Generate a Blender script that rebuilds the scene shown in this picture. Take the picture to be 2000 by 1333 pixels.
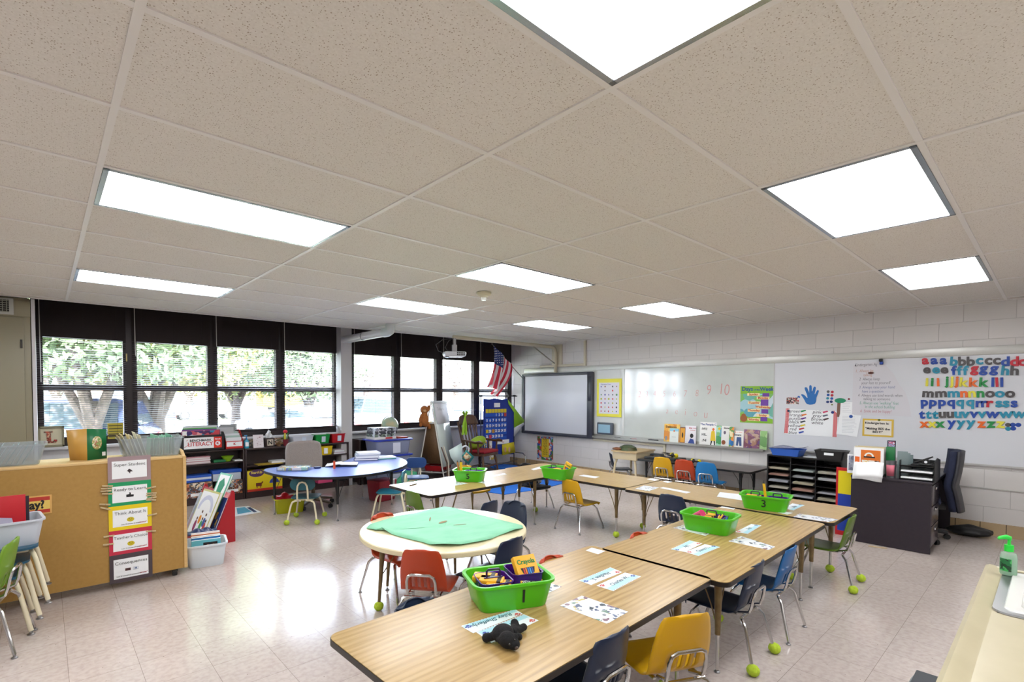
import bpy, bmesh, math, random
from mathutils import Vector, Matrix
import numpy as np
PI = math.pi
for o in list(bpy.data.objects): bpy.data.objects.remove(o, do_unlink=True)
S = bpy.context.scene
COL = S.collection
random.seed(7)

# ------------------------------------------------------------------ camera
YAW, PIT, ROLL, FPX, SHX, SHY = 0.7204, 0.0286, 0.0024, 981.93, 53.13, 130.67
CH = 1.528                      # camera height
HC = 2.536                      # ceiling height
XR, YW = 7.72, 7.97             # right wall plane, window plane
F_ = Vector((math.sin(YAW)*math.cos(PIT), math.cos(YAW)*math.cos(PIT), -math.sin(PIT)))
R0 = Vector((math.cos(YAW), -math.sin(YAW), 0)); U0 = R0.cross(F_)
R_ = R0*math.cos(ROLL)+U0*math.sin(ROLL); U_ = U0*math.cos(ROLL)-R0*math.sin(ROLL)
cd = bpy.data.cameras.new('camera'); cam = bpy.data.objects.new('camera', cd); COL.objects.link(cam)
cd.sensor_width = 36; cd.lens = FPX/2000*36; cd.shift_x = SHX/2000; cd.shift_y = SHY/2000
cd.clip_start = .05; cd.clip_end = 400
mw = Matrix.Identity(4)
for i in range(3): mw[i][0] = R_[i]; mw[i][1] = U_[i]; mw[i][2] = -F_[i]
mw[2][3] = CH
cam.matrix_world = mw
S.camera = cam
def ray(u, v): return F_ + R_*((u-1000+SHX)/FPX) + U_*((666.5+SHY-v)/FPX)
def on(u, v, ax, val):
    d = ray(u, v); c = (0, 0, CH); t = (val-c[ax])/d[ax]
    return Vector((t*d.x, t*d.y, CH+t*d.z))
def Zp(u, v, z=0.0): return on(u, v, 2, z)      # photo point on a horizontal surface at height z
def Xp(u, v, x=XR): return on(u, v, 0, x)       # ... on a wall parallel to the whiteboard wall
def Yp(u, v, y=YW): return on(u, v, 1, y)       # ... on a plane parallel to the window wall

# ------------------------------------------------------------------ world, sun, exposure
W = bpy.data.worlds.new('world'); S.world = W; W.use_nodes = True
nt = W.node_tree; bg = nt.nodes['Background']
sky = nt.nodes.new('ShaderNodeTexSky'); sky.sky_type = 'NISHITA'; sky.sun_elevation = math.radians(38)
sky.sun_rotation = math.radians(200); sky.sun_disc = False; sky.altitude = 200; sky.air_density = 1.4; sky.dust_density = 3
mxw = nt.nodes.new('ShaderNodeMixRGB'); mxw.inputs[0].default_value = .55; mxw.inputs[2].default_value = (8.2, 9.0, 10.6, 1)
nt.links.new(sky.outputs[0], mxw.inputs[1]); nt.links.new(mxw.outputs[0], bg.inputs[0]); bg.inputs[1].default_value = 3.9
sun = bpy.data.lights.new('sun', 'SUN'); so = bpy.data.objects.new('sun', sun); COL.objects.link(so)
sun.energy = 48; sun.angle = .02; so.rotation_euler = (math.radians(50), 0, math.radians(-25)); so.location = (0, 0, 20)
S.view_settings.view_transform = 'Standard'; S.view_settings.look = 'None'
S.view_settings.exposure = 0.12; S.view_settings.gamma = 1; S.view_settings.use_curve_mapping = False
LAMP = 13.0                     # strength of the ceiling panels

# ------------------------------------------------------------------ materials
def lin(c):
    if isinstance(c, str):
        c = c.lstrip('#'); c = [int(c[i:i+2], 16)/255 for i in (0, 2, 4)]
    return tuple((x/12.92 if x <= .04045 else ((x+.055)/1.055)**2.4) for x in c[:3]) + (1,)
_m = {}
def M(name, col='#888888', rough=.5, metal=0, spec=.5, emit=None, es=0, alpha=1, trans=0, coat=0):
    if name in _m: return _m[name]
    m = bpy.data.materials.new(name); m.use_nodes = True; b = m.node_tree.nodes['Principled BSDF']
    b.inputs['Base Color'].default_value = lin(col); b.inputs['Roughness'].default_value = rough
    b.inputs['Metallic'].default_value = metal; b.inputs['Specular IOR Level'].default_value = spec
    b.inputs['Coat Weight'].default_value = coat; b.inputs['Coat Roughness'].default_value = .1
    b.inputs['Transmission Weight'].default_value = trans
    b.inputs['Alpha'].default_value = alpha
    if emit: b.inputs['Emission Color'].default_value = lin(emit); b.inputs['Emission Strength'].default_value = es
    _m[name] = m; return m
class NG:
    def __init__(s, m): s.t = m.node_tree; s.b = s.t.nodes['Principled BSDF']
    def n(s, typ, **kw):
        x = s.t.nodes.new(typ)
        for k, v in kw.items():
            if k.startswith('i_'): x.inputs[int(k[2:]) if k[2:].isdigit() else k[2:].replace('_', ' ')].default_value = v
            else: setattr(x, k, v)
        return x
    def l(s, a, b): s.t.links.new(a, b)
    def coord(s, kind='Object', scale=(1, 1, 1), rot=(0, 0, 0), loc=(0, 0, 0)):
        tc = s.n('ShaderNodeTexCoord'); mp = s.n('ShaderNodeMapping')
        mp.inputs['Scale'].default_value = scale; mp.inputs['Rotation'].default_value = rot; mp.inputs['Location'].default_value = loc
        s.l(tc.outputs[kind], mp.inputs[0]); return mp.outputs[0]
    def ramp(s, fac, stops, interp='LINEAR'):
        r = s.n('ShaderNodeValToRGB'); r.color_ramp.interpolation = interp
        while len(r.color_ramp.elements) < len(stops): r.color_ramp.elements.new(.5)
        for e, (p, c) in zip(r.color_ramp.elements, stops): e.position = p; e.color = lin(c) if isinstance(c, str) else (c, c, c, 1)
        s.l(fac, r.inputs[0]); return r.outputs[0]
    def bump(s, h, strength=.3, dist=.01):
        b = s.n('ShaderNodeBump'); b.inputs['Strength'].default_value = strength; b.inputs['Distance'].default_value = dist
        s.l(h, b.inputs['Height']); s.l(b.outputs[0], s.b.inputs['Normal'])
def noisy(name, c1, c2, scale=8, rough=.5, detail=6, bump=0, spec=.5, stretch=(1, 1, 1), metal=0, coat=0):
    if name in _m: return _m[name]
    m = M(name, c1, rough, metal, spec, coat=coat); g = NG(m)
    v = g.coord('Object', stretch); n = g.n('ShaderNodeTexNoise'); n.inputs['Scale'].default_value = scale; n.inputs['Detail'].default_value = detail
    g.l(v, n.inputs[0]); g.l(g.ramp(n.outputs[0], [(.3, c1), (.7, c2)]), g.b.inputs['Base Color'])
    if bump: g.bump(n.outputs[0], bump, .004)
    return m
def patchy(name, cols, scale=30, rough=.45, base=None, cut=.0, stretch=(1, 1, 1)):
    """printed picture: cells of several inks"""
    if name in _m: return _m[name]
    m = M(name, cols[0], rough); g = NG(m)
    v = g.coord('Object', stretch); n = g.n('ShaderNodeTexNoise'); n.inputs['Scale'].default_value = scale*.5; g.l(v, n.inputs[0])
    mx = g.n('ShaderNodeMixRGB'); mx.inputs[0].default_value = .12; g.l(v, mx.inputs[1]); g.l(n.outputs[1], mx.inputs[2])
    vo = g.n('ShaderNodeTexVoronoi'); vo.inputs['Scale'].default_value = scale; g.l(mx.outputs[0], vo.inputs[0])
    sp = g.n('ShaderNodeSeparateColor'); g.l(vo.outputs['Color'], sp.inputs[0])
    st = [((i)/len(cols), c) for i, c in enumerate(cols)]
    r = g.ramp(sp.outputs[0], st, 'CONSTANT')
    if base:
        th = g.n('ShaderNodeMath', operation='LESS_THAN'); th.inputs[1].default_value = cut; g.l(vo.outputs['Distance'], th.inputs[0])
        mm = g.n('ShaderNodeMixRGB'); mm.inputs[1].default_value = lin(base); g.l(th.outputs[0], mm.inputs[0]); g.l(r, mm.inputs[2]); r = mm.outputs[0]
    g.l(r, g.b.inputs['Base Color']); return m

# ------------------------------------------------------------------ mesh builder
class MB:
    def __init__(s): s.v = []; s.f = []; s.mi = []
    def add(s, vs, fs, mi=0):
        o = len(s.v); s.v += [tuple(v) for v in vs]
        for f in fs: s.f.append([i+o for i in f]); s.mi.append(mi)
        return s
    def bm(s, b, mi=0, mx=None):
        b.verts.ensure_lookup_table(); b.verts.index_update()
        s.add([(mx @ v.co if mx else v.co) for v in b.verts], [[v.index for v in f.verts] for f in b.faces], mi); b.free(); return s
    def box(s, x0, y0, z0, x1, y1, z1, mi=0, bev=0, seg=2, mx=None, taper=None):
        b = bmesh.new(); bmesh.ops.create_cube(b, size=1)
        for v in b.verts:
            v.co = Vector(((x0+x1)/2+v.co.x*(x1-x0), (y0+y1)/2+v.co.y*(y1-y0), (z0+z1)/2+v.co.z*(z1-z0)))
            if taper and v.co.z < (z0+z1)/2:
                v.co.x = (x0+x1)/2+(v.co.x-(x0+x1)/2)*taper; v.co.y = (y0+y1)/2+(v.co.y-(y0+y1)/2)*taper
        if bev: bmesh.ops.bevel(b, geom=b.edges[:], offset=bev, segments=seg, affect='EDGES', profile=.5)
        return s.bm(b, mi, mx)
    def prism(s, pts, z0, z1, mi=0, mi_side=None, mx=None, plane='xy', bev=0):
        """polygon pts extruded; plane xy -> along z, xz -> along y, yz -> along x"""
        n = len(pts)
        def P(p, h): return {'xy': (p[0], p[1], h), 'xz': (p[0], h, p[1]), 'yz': (h, p[0], p[1])}[plane]
        vs = [P(p, z0) for p in pts]+[P(p, z1) for p in pts]
        a = sum(pts[i][0]*pts[(i+1) % n][1]-pts[(i+1) % n][0]*pts[i][1] for i in range(n))
        fl = (a > 0) != (plane == 'xz')
        top = [n+i for i in range(n)]; bot = [i for i in range(n)][::-1]
        sides = [[i, (i+1) % n, n+(i+1) % n, n+i] for i in range(n)]
        if not fl: top = top[::-1]; bot = bot[::-1]; sides = [x[::-1] for x in sides]
        if mx: vs = [mx @ Vector(v) for v in vs]
        o = len(s.v); s.v += [tuple(v) for v in vs]
        for f in (top, bot): s.f.append([i+o for i in f]); s.mi.append(mi)
        for f in sides: s.f.append([i+o for i in f]); s.mi.append(mi if mi_side is None else mi_side)
        return s
    def cyl(s, p0, p1, r0, r1=None, n=12, mi=0, caps=True):
        r1 = r0 if r1 is None else r1
        p0 = Vector(p0); p1 = Vector(p1); d = (p1-p0).normalized(); a = d.orthogonal().normalized(); b = d.cross(a)
        vs = []
        for p, r in ((p0, r0), (p1, r1)):
            for i in range(n): t = 2*PI*i/n; vs.append(p+a*r*math.cos(t)+b*r*math.sin(t))
        fs = [[i, (i+1) % n, n+(i+1) % n, n+i] for i in range(n)]
        if caps: fs += [list(range(n))[::-1], [n+i for i in range(n)]]
        return s.add(vs, fs, mi)
    def tube(s, pts, r, n=8, mi=0, closed=False):
        pts = [Vector(p) for p in pts]; m = len(pts); rings = []
        rr = r if isinstance(r, (list, tuple)) else [r]*m
        up = None
        for i, p in enumerate(pts):
            d = (pts[(i+1) % m]-pts[i-1]) if closed else (pts[min(i+1, m-1)]-pts[max(i-1, 0)])
            d.normalize()
            if up is None: up = d.orthogonal().normalized()
            up = (up-d*up.dot(d)).normalized(); b = d.cross(up)
            rings.append([p+up*rr[i]*math.cos(2*PI*k/n)+b*rr[i]*math.sin(2*PI*k/n) for k in range(n)])
        vs = [v for rg in rings for v in rg]; fs = []
        for i in range(m if closed else m-1):
            j = (i+1) % m
            for k in range(n): fs.append([i*n+k, i*n+(k+1) % n, j*n+(k+1) % n, j*n+k])
        if not closed: fs += [list(range(n))[::-1], [(m-1)*n+k for k in range(n)]]
        return s.add(vs, fs, mi)
    def lathe(s, prof, c=(0, 0, 0), n=24, mi=0, sx=1, sy=1, mx=None):
        vs = []; fs = []
        for (r, z) in prof:
            for i in range(n): t = 2*PI*i/n; vs.append(Vector((c[0]+sx*r*math.cos(t), c[1]+sy*r*math.sin(t), c[2]+z)))
        for j in range(len(prof)-1):
            for i in range(n): fs.append([j*n+i, j*n+(i+1) % n, (j+1)*n+(i+1) % n, (j+1)*n+i])
        if prof[0][0] > 1e-5: fs.append(list(range(n))[::-1])
        if prof[-1][0] > 1e-5: fs.append([(len(prof)-1)*n+i for i in range(n)])
        if mx: vs = [mx @ v for v in vs]
        return s.add(vs, fs, mi)
    def ball(s, c, r, mi=0, n=14, sc=(1, 1, 1), mx=None, wob=0):
        b = bmesh.new(); bmesh.ops.create_uvsphere(b, u_segments=n, v_segments=max(6, n//2+1), radius=1)
        rnd = random.Random(int(c[0]*999+c[2]*77))
        for v in b.verts:
            k = 1+wob*(rnd.random()-.5)
            v.co = Vector((v.co.x*r*sc[0]*k, v.co.y*r*sc[1]*k, v.co.z*r*sc[2]*k))
            v.co = (mx @ v.co if mx else v.co)+Vector(c)
        return s.bm(b, mi)
    def grid(s, fn, nu, nv, mi=0, skip=None):
        vs = [fn(i/nu, j/nv) for j in range(nv+1) for i in range(nu+1)]
        fs = [[j*(nu+1)+i, j*(nu+1)+i+1, (j+1)*(nu+1)+i+1, (j+1)*(nu+1)+i] for j in range(nv) for i in range(nu) if not (skip and skip(i, j))]
        return s.add(vs, fs, mi)
    def text(s, body, x, z, size, y=0, mi=0, align='CENTER', shear=0, rot=0, ext=.0006, sx=1, bold=0):
        """flat lettering in the local xz plane, facing -y"""
        vs, fs = text_geo(body, size, align, ext, shear, bold); c, sn = math.cos(rot), math.sin(rot)
        out = []
        for (a, b, d) in vs: a *= sx; out.append((x+a*c-b*sn, y-d-ext, z+a*sn+b*c))
        return s.add(out, fs, mi)
    def build(s, name, mats, parent=None, loc=None, rz=0, smooth=True, solid=0, sub=0, ang=.65):
        me = bpy.data.meshes.new(name); me.from_pydata(s.v, [], s.f)
        if not isinstance(mats, (list, tuple)): mats = [mats]
        for m in mats: me.materials.append(m)
        me.polygons.foreach_set('material_index', s.mi); me.update()
        b = bmesh.new(); b.from_mesh(me)
        if smooth:
            for f in b.faces: f.smooth = True
            for e in b.edges:
                if len(e.link_faces) == 2 and e.calc_face_angle(0) > ang: e.smooth = False
        b.to_mesh(me); b.free()
        o = bpy.data.objects.new(name, me); COL.objects.link(o)
        if parent: o.parent = parent
        if loc is not None: o.location = loc
        o.rotation_euler = (0, 0, rz)
        if solid:
            md = o.modifiers.new('solidify', 'SOLIDIFY'); md.thickness = solid; md.offset = 0
        if sub:
            md = o.modifiers.new('subdivision', 'SUBSURF'); md.levels = sub; md.render_levels = sub
        return o
_tc = {}
def text_geo(body, size, align='CENTER', ext=.0006, shear=0, bold=0):
    k = (body, size, align, ext, shear, bold)
    if k in _tc: return _tc[k]
    cu = bpy.data.curves.new('txt', 'FONT'); cu.body = body; cu.size = size; cu.align_x = align; cu.align_y = 'CENTER'
    cu.extrude = ext; cu.resolution_u = 3; cu.shear = shear; cu.offset = bold
    ob = bpy.data.objects.new('txt', cu); COL.objects.link(ob)
    dg = bpy.context.evaluated_depsgraph_get(); me = bpy.data.meshes.new_from_object(ob.evaluated_get(dg))
    vs = [tuple(v.co) for v in me.vertices]; fs = [list(p.vertices) for p in me.polygons]
    bpy.data.objects.remove(ob); bpy.data.meshes.remove(me); bpy.data.curves.remove(cu)
    _tc[k] = (vs, fs); return _tc[k]

def tag(o, label=None, cat=None, group=None, kind=None):
    if label: o['label'] = label
    if cat: o['category'] = cat
    if group: o['group'] = group
    if kind: o['kind'] = kind
    return o
class WV(tuple): pass      # a spot on the whiteboard wall: things put there face the room
def thing(name, label, cat, loc=(0, 0, 0), rz=0, group=None):
    if isinstance(loc, WV): rz = -PI/2
    o = bpy.data.objects.new(name, None); COL.objects.link(o); o.empty_display_size = .1
    o.location = loc; o.rotation_euler = (0, 0, rz); return tag(o, label, cat, group)
def copy_tree(o, parent=None):
    c = o.copy(); COL.objects.link(c); c.parent = parent
    for ch in list(o.children): copy_tree(ch, c)
    return c
def struct(name, mb, mats, **k): return tag(mb.build(name, mats, **k), kind='structure')
def rrect(w, h, r, n=5, cx=0, cy=0):
    p = []
    for (sx, sy, a0) in ((1, 1, 0), (-1, 1, 90), (-1, -1, 180), (1, -1, 270)):
        for i in range(n+1):
            a = math.radians(a0+90*i/n); p.append((cx+sx*(w/2-r)+r*math.cos(a), cy+sy*(h/2-r)+r*math.sin(a)))
    return p
def arc(cx, cy, r, a0, a1, n=8): return [(cx+r*math.cos(math.radians(a0+(a1-a0)*i/n)), cy+r*math.sin(math.radians(a0+(a1-a0)*i/n))) for i in range(n+1)]
WR = -PI/2      # local frame for things facing into the room from the whiteboard wall
# ------------------------------------------------------------------ shared materials
white = M('white_paint', '#e6e4e2', .5); black = M('black_plastic', '#121214', .4); chrome = M('chrome', '#c9c8c8', .18, 1)
steel = M('brushed_steel', '#9a9a9c', .35, 1); bronze = noisy('bronze_enamel', '#6f5a3c', '#83704d', 25, .4, metal=.5)
paper = M('paper_white', '#eceef0', .6); cream = M('cream_enamel', '#d9cfb2', .4); dkbrown = noisy('espresso_laminate', '#2a1c1c', '#352424', 30, .4, stretch=(1, 1, 6))
red = M('red_plastic', '#b3121c', .35); blue = M('blue_plastic', '#1447b8', .4); yellow = M('yellow_plastic', '#e3c01a', .4)
green = M('green_plastic', '#128a3c', .4); orange = M('orange_print', '#e2681e', .5); ink = M('black_ink', '#17171a', .6)
inkred = M('red_ink', '#b8262e', .6); inkblue = M('blue_ink', '#27418c', .6); inkgreen = M('green_ink', '#1c8a63', .6); grey = M('grey_print', '#8c8c92', .5)
purple = M('purple_plastic', '#4a1a80', .3); teal = M('teal_print', '#2a9a9a', .5); pink = M('pink_print', '#d95080', .5); skyblue = M('sky_blue_print', '#8fcfe6', .5)
ballm = noisy('tennis_felt', '#9db52a', '#b8d03a', 60, .95, bump=.6); skin_p = M('photo_skin', '#c99a80', .5)

# ------------------------------------------------------------------ floor
fm = M('vinyl_tile_floor', '#b9aba4', .17, spec=.5, coat=.12); g = NG(fm)
v = g.coord('Object'); n1 = g.n('ShaderNodeTexNoise'); n1.inputs['Scale'].default_value = 1.7; n1.inputs['Detail'].default_value = 4
n2 = g.n('ShaderNodeTexNoise'); n2.inputs['Scale'].default_value = 34; n2.inputs['Detail'].default_value = 3
vo = g.n('ShaderNodeTexVoronoi'); vo.inputs['Scale'].default_value = 26
br = g.n('ShaderNodeTexBrick'); br.offset = 0; br.inputs['Scale'].default_value = 1; br.inputs['Brick Width'].default_value = .3048; br.inputs['Row Height'].default_value = .3048
br.inputs['Mortar Size'].default_value = .0012; br.inputs['Mortar Smooth'].default_value = .2; br.inputs['Bias'].default_value = 0
br.inputs['Color1'].default_value = lin('#c3b7b1'); br.inputs['Color2'].default_value = lin('#bdb1ab'); br.inputs['Mortar'].default_value = lin('#8d827b')
vb = g.coord('Object', loc=(-.077, -.0325, 0))
for x in (n1, n2, vo): g.l(v, x.inputs[0])
g.l(vb, br.inputs[0])
a = g.n('ShaderNodeMixRGB', blend_type='MULTIPLY'); a.inputs[0].default_value = .45
g.l(br.outputs[0], a.inputs[1]); g.l(g.ramp(n2.outputs[0], [(.25, '#d0c8c4'), (.6, '#ffffff')]), a.inputs[2])
th = g.n('ShaderNodeMath', operation='LESS_THAN'); th.inputs[1].default_value = .085; g.l(vo.outputs['Distance'], th.inputs[0])
sp = g.n('ShaderNodeSeparateColor'); g.l(vo.outputs['Color'], sp.inputs[0])
m2 = g.n('ShaderNodeMath', operation='MULTIPLY'); gt = g.n('ShaderNodeMath', operation='GREATER_THAN'); gt.inputs[1].default_value = .72
g.l(sp.outputs[0], gt.inputs[0]); g.l(gt.outputs[0], m2.inputs[0]); g.l(th.outputs[0], m2.inputs[1])
mm = g.n('ShaderNodeMixRGB'); g.l(m2.outputs[0], mm.inputs[0]); g.l(a.outputs[0], mm.inputs[1]); mm.inputs[2].default_value = lin('#857a72')
g.l(mm.outputs[0], g.b.inputs['Base Color'])
g.l(g.ramp(n1.outputs[0], [(.3, .12), (.75, .24)]), g.b.inputs['Roughness']); g.bump(n1.outputs[0], .05, .003)
struct('floor', MB().box(-3.4, -1.8, -.12, 8.1, 8.15, 0), fm)

# ------------------------------------------------------------------ ceiling: tiles lying in a grid
X0, Y0, TX, TY = .2064, .9963, 1.2192, .6096
YC = 7.27
cm = M('ceiling_tile', '#d9d4cc', .9); g = NG(cm); v = g.coord('Object')
vo = g.n('ShaderNodeTexVoronoi'); vo.inputs['Scale'].default_value = 140; g.l(v, vo.inputs[0])
n = g.n('ShaderNodeTexNoise'); n.inputs['Scale'].default_value = 120; n.inputs['Detail'].default_value = 3; g.l(v, n.inputs[0])
sp = g.n('ShaderNodeSeparateColor'); g.l(vo.outputs['Color'], sp.inputs[0])
rr = g.n('ShaderNodeMath', operation='MULTIPLY'); rr.inputs[1].default_value = .34; g.l(sp.outputs[0], rr.inputs[0])
lt = g.n('ShaderNodeMath', operation='LESS_THAN'); g.l(vo.outputs['Distance'], lt.inputs[0]); g.l(rr.outputs[0], lt.inputs[1])
mx = g.n('ShaderNodeMixRGB'); g.l(lt.outputs[0], mx.inputs[0]); g.l(g.ramp(n.outputs[0], [(.3, '#d8d3cc'), (.7, '#e2ded8')]), mx.inputs[1]); mx.inputs[2].default_value = lin('#a89c8e')
g.l(mx.outputs[0], g.b.inputs['Base Color'])
lights = [(0, -1), (0, 3), (0, 7), (2, -1), (2, 3), (2, 6), (4, -1), (4, 3), (4, 6), (-2, -1), (-2, 3), (-2, 7), (0, -4), (2, -4)]  # panels outside the frame are extra lamps, added to light the room
tile = MB()
for i in range(-3, 7):
    for j in range(-5, 11):
        xa, xb = X0+i*TX, min(X0+(i+1)*TX, XR); ya, yb = Y0+j*TY, min(Y0+(j+1)*TY, YC)
        if (i, j) in lights or xb <= -3.3 or yb <= -1.7: continue
        tile.box(max(xa, -3.4), max(ya, -1.8), HC+.004, xb, yb, HC+.02)
struct('ceiling', tile, cm)
tb = M('grid_white', '#e2dfdc', .4); gr = MB()
for i in range(-2, 7):
    x = X0+i*TX; gr.box(x-.012, -1.8, HC-.002, x+.012, YC, HC+.006)
for j in range(-4, 11):
    y = Y0+j*TY; gr.box(-3.4, y-.012, HC-.0014, XR, y+.012, HC+.0055)
gr.box(XR-.02, -1.8, HC-.003, XR, YC, HC+.006); gr.box(-3.4, YC-.022, HC-.003, XR, YC, HC+.25)
struct('trim_1', gr, tb)
slab = M('slab_grey', '#77757a', .8)
struct('unseen_roof', MB().box(-3.55, -1.95, 2.9, 8.1, 8.3, 3.0), slab)  # unseen roof slab, extended over the room to block sun above the ceiling
pan = M('light_diffuser', '#ffffff', .4, emit='#fbfdff', es=LAMP); frm = M('lamp_frame', '#aab2b8', .25, .8)
L0 = None
where = {(0, -1): 'big ceiling light panel cut off by the top edge, nearest the camera', (0, 3): 'long ceiling light panel second nearest the left windows',
 (0, 7): 'slim ceiling light panel in front of the leftmost windows', (2, -1): 'large ceiling light panel at the right, above the U of tables',
 (2, 3): 'ceiling light panel just in front of the round smoke detector', (2, 6): 'slim ceiling light panel beside the white pipe elbow',
 (4, -1): 'ceiling light panel above the alphabet magnets at far right', (4, 3): 'small ceiling light panel above the red numbers on the whiteboard',
 (4, 6): 'smallest ceiling light panel, above the projector arm'}
for (i, j) in lights:
    xa, ya = X0+i*TX, Y0+j*TY; l = where.get((i, j), 'added ceiling light panel outside the frame, %s' % {(-2, -1): 'left of the camera', (-2, 3): 'left of the tan cabinet', (-2, 7): 'above the ventilator cabinet', (0, -4): 'behind the camera at left', (2, -4): 'behind the camera at right'}.get((i, j), ''))
    if L0 is None:
        L0 = r = thing('ceiling_light', l, 'light', (xa, ya, HC), 0, 'recessed ceiling light panels')
        f = MB(); w = .022
        for (a, b, c, d) in ((.013, .013, TX-.013, .013+w), (.013, TY-.013-w, TX-.013, TY-.013), (.013, .013, .013+w, TY-.013), (TX-.013-w, .013, TX-.013, TY-.013)):
            f.box(a, b, -.004, c, d, .05)
        f.box(0.01, 0.01, .05, TX-.01, TY-.01, .06)
        f.build('light_frame', frm, r)
        MB().box(.035, .035, .004, TX-.035, TY-.035, .01).build('diffuser', pan, r)
    else:
        r = copy_tree(L0); r.location = (xa, ya, HC); r['label'] = l
# smoke detector
p = Zp(945, 572, HC); sd = M('detector_plastic', '#c9c2a8', .4); r = thing('smoke_detector', 'round cream smoke detector on the ceiling tiles', 'smoke detector', (p.x, p.y, HC))
MB().lathe([(.0, 0), (.075, 0), (.075, -.018), (.06, -.03), (.045, -.035), (.04, -.05), (0, -.05)][::-1], n=28).build('body', sd, r)
MB().lathe([(0, -.078), (.02, -.078), (.028, -.05)], n=20).build('sensor', M('sensor_glass', '#e8ece8', .2), r)

# ------------------------------------------------------------------ walls
def block_mat(name, axis, c1, c2, mort, off):
    m = M(name, c1, .55); g = NG(m); tc = g.n('ShaderNodeTexCoord'); sx = g.n('ShaderNodeSeparateXYZ'); cb = g.n('ShaderNodeCombineXYZ')
    g.l(tc.outputs['Object'], sx.inputs[0]); g.l(sx.outputs[axis], cb.inputs[0]); g.l(sx.outputs[2], cb.inputs[1])
    mp = g.n('ShaderNodeMapping'); mp.inputs['Location'].default_value = (off, -.102, 0); g.l(cb.outputs[0], mp.inputs[0])
    b = g.n('ShaderNodeTexBrick'); b.inputs['Scale'].default_value = 1; b.inputs['Brick Width'].default_value = .4064; b.inputs['Row Height'].default_value = .2032
    b.inputs['Mortar Size'].default_value = .004; b.inputs['Mortar Smooth'].default_value = .6; b.inputs['Bias'].default_value = 0
    b.inputs['Color1'].default_value = lin(c1); b.inputs['Color2'].default_value = lin(c2); b.inputs['Mortar'].default_value = lin(mort)
    g.l(mp.outputs[0], b.inputs[0]); g.l(b.outputs[0], g.b.inputs['Base Color'])
    n = g.n('ShaderNodeTexNoise'); n.inputs['Scale'].default_value = 160; g.l(tc.outputs['Object'], n.inputs[0])
    iv = g.n('ShaderNodeMath', operation='MULTIPLY_ADD'); iv.inputs[1].default_value = -1; g.l(b.outputs['Fac'], iv.inputs[0])
    ns = g.n('ShaderNodeMath', operation='MULTIPLY'); ns.inputs[1].default_value = .25; g.l(n.outputs[0], ns.inputs[0]); g.l(ns.outputs[0], iv.inputs[2])
    g.bump(iv.outputs[0], .5, .006); return m
wm = block_mat('painted_block', 1, '#d6d2d0', '#d2cecc', '#c2bebc', .1)
wm2 = block_mat('painted_block_x', 0, '#d6d2d0', '#d2cecc', '#c2bebc', 0)
struct('wall_right', MB().box(XR, -1.8, 0, XR+.2, 8.15, 3.0), wm)
struct('wall_back', MB().box(-3.4, -1.95, 0, 8.1, -1.8, 3.0), wm2)
struct('wall_left', MB().box(-3.55, -1.8, 0, -3.4, 8.15, 3.0), wm)
ww = M('window_wall_paint', '#d0d0d2', .5)
struct('wall_front', MB().box(-3.4, 7.93, 0, 8.0, 8.1, .85).box(-3.4, 7.93, .85, -.12, 8.1, 3.0), ww)
bt = M('glazed_base_tile', '#b39b78', .25); g = NG(bt); tc = g.n('ShaderNodeTexCoord'); sx = g.n('ShaderNodeSeparateXYZ'); cb = g.n('ShaderNodeCombineXYZ')
g.l(tc.outputs['Object'], sx.inputs[0]); g.l(sx.outputs[1], cb.inputs[0]); g.l(sx.outputs[2], cb.inputs[1])
b = g.n('ShaderNodeTexBrick'); b.offset = 0; b.inputs['Scale'].default_value = 1; b.inputs['Brick Width'].default_value = .2; b.inputs['Row Height'].default_value = 2; b.inputs['Mortar Size'].default_value = .003
b.inputs['Color1'].default_value = lin('#b59d7a'); b.inputs['Color2'].default_value = lin('#a9916e'); b.inputs['Mortar'].default_value = lin('#3a3028'); b.inputs['Mortar Smooth'].default_value = 0
mp = g.n('ShaderNodeMapping'); mp.inputs['Location'].default_value = (.07, 1, 0); g.l(cb.outputs[0], mp.inputs[0]); g.l(mp.outputs[0], b.inputs[0]); g.l(b.outputs[0], g.b.inputs['Base Color'])
struct('baseboard_right', MB().box(XR-.02, -1.8, 0, XR, 7.93, .135), bt)
struct('trim_3', MB().box(3.655, 7.72, 0, 3.845, 8.05, 3.0), M('pier_paint', '#bfbdbd', .5))
struct('trim_4', MB().box(-.1, 7.83, .845, 3.655, 7.95, .88, bev=.006).box(3.845, 7.83, .845, XR, 7.95, .88, bev=.006), M('sill_paint', '#c9c9cb', .35))
struct('trim_5', MB().box(3.86, 7.7, 0, XR, 7.93, .03), M('rubber_base', '#6b6864', .5))

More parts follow.
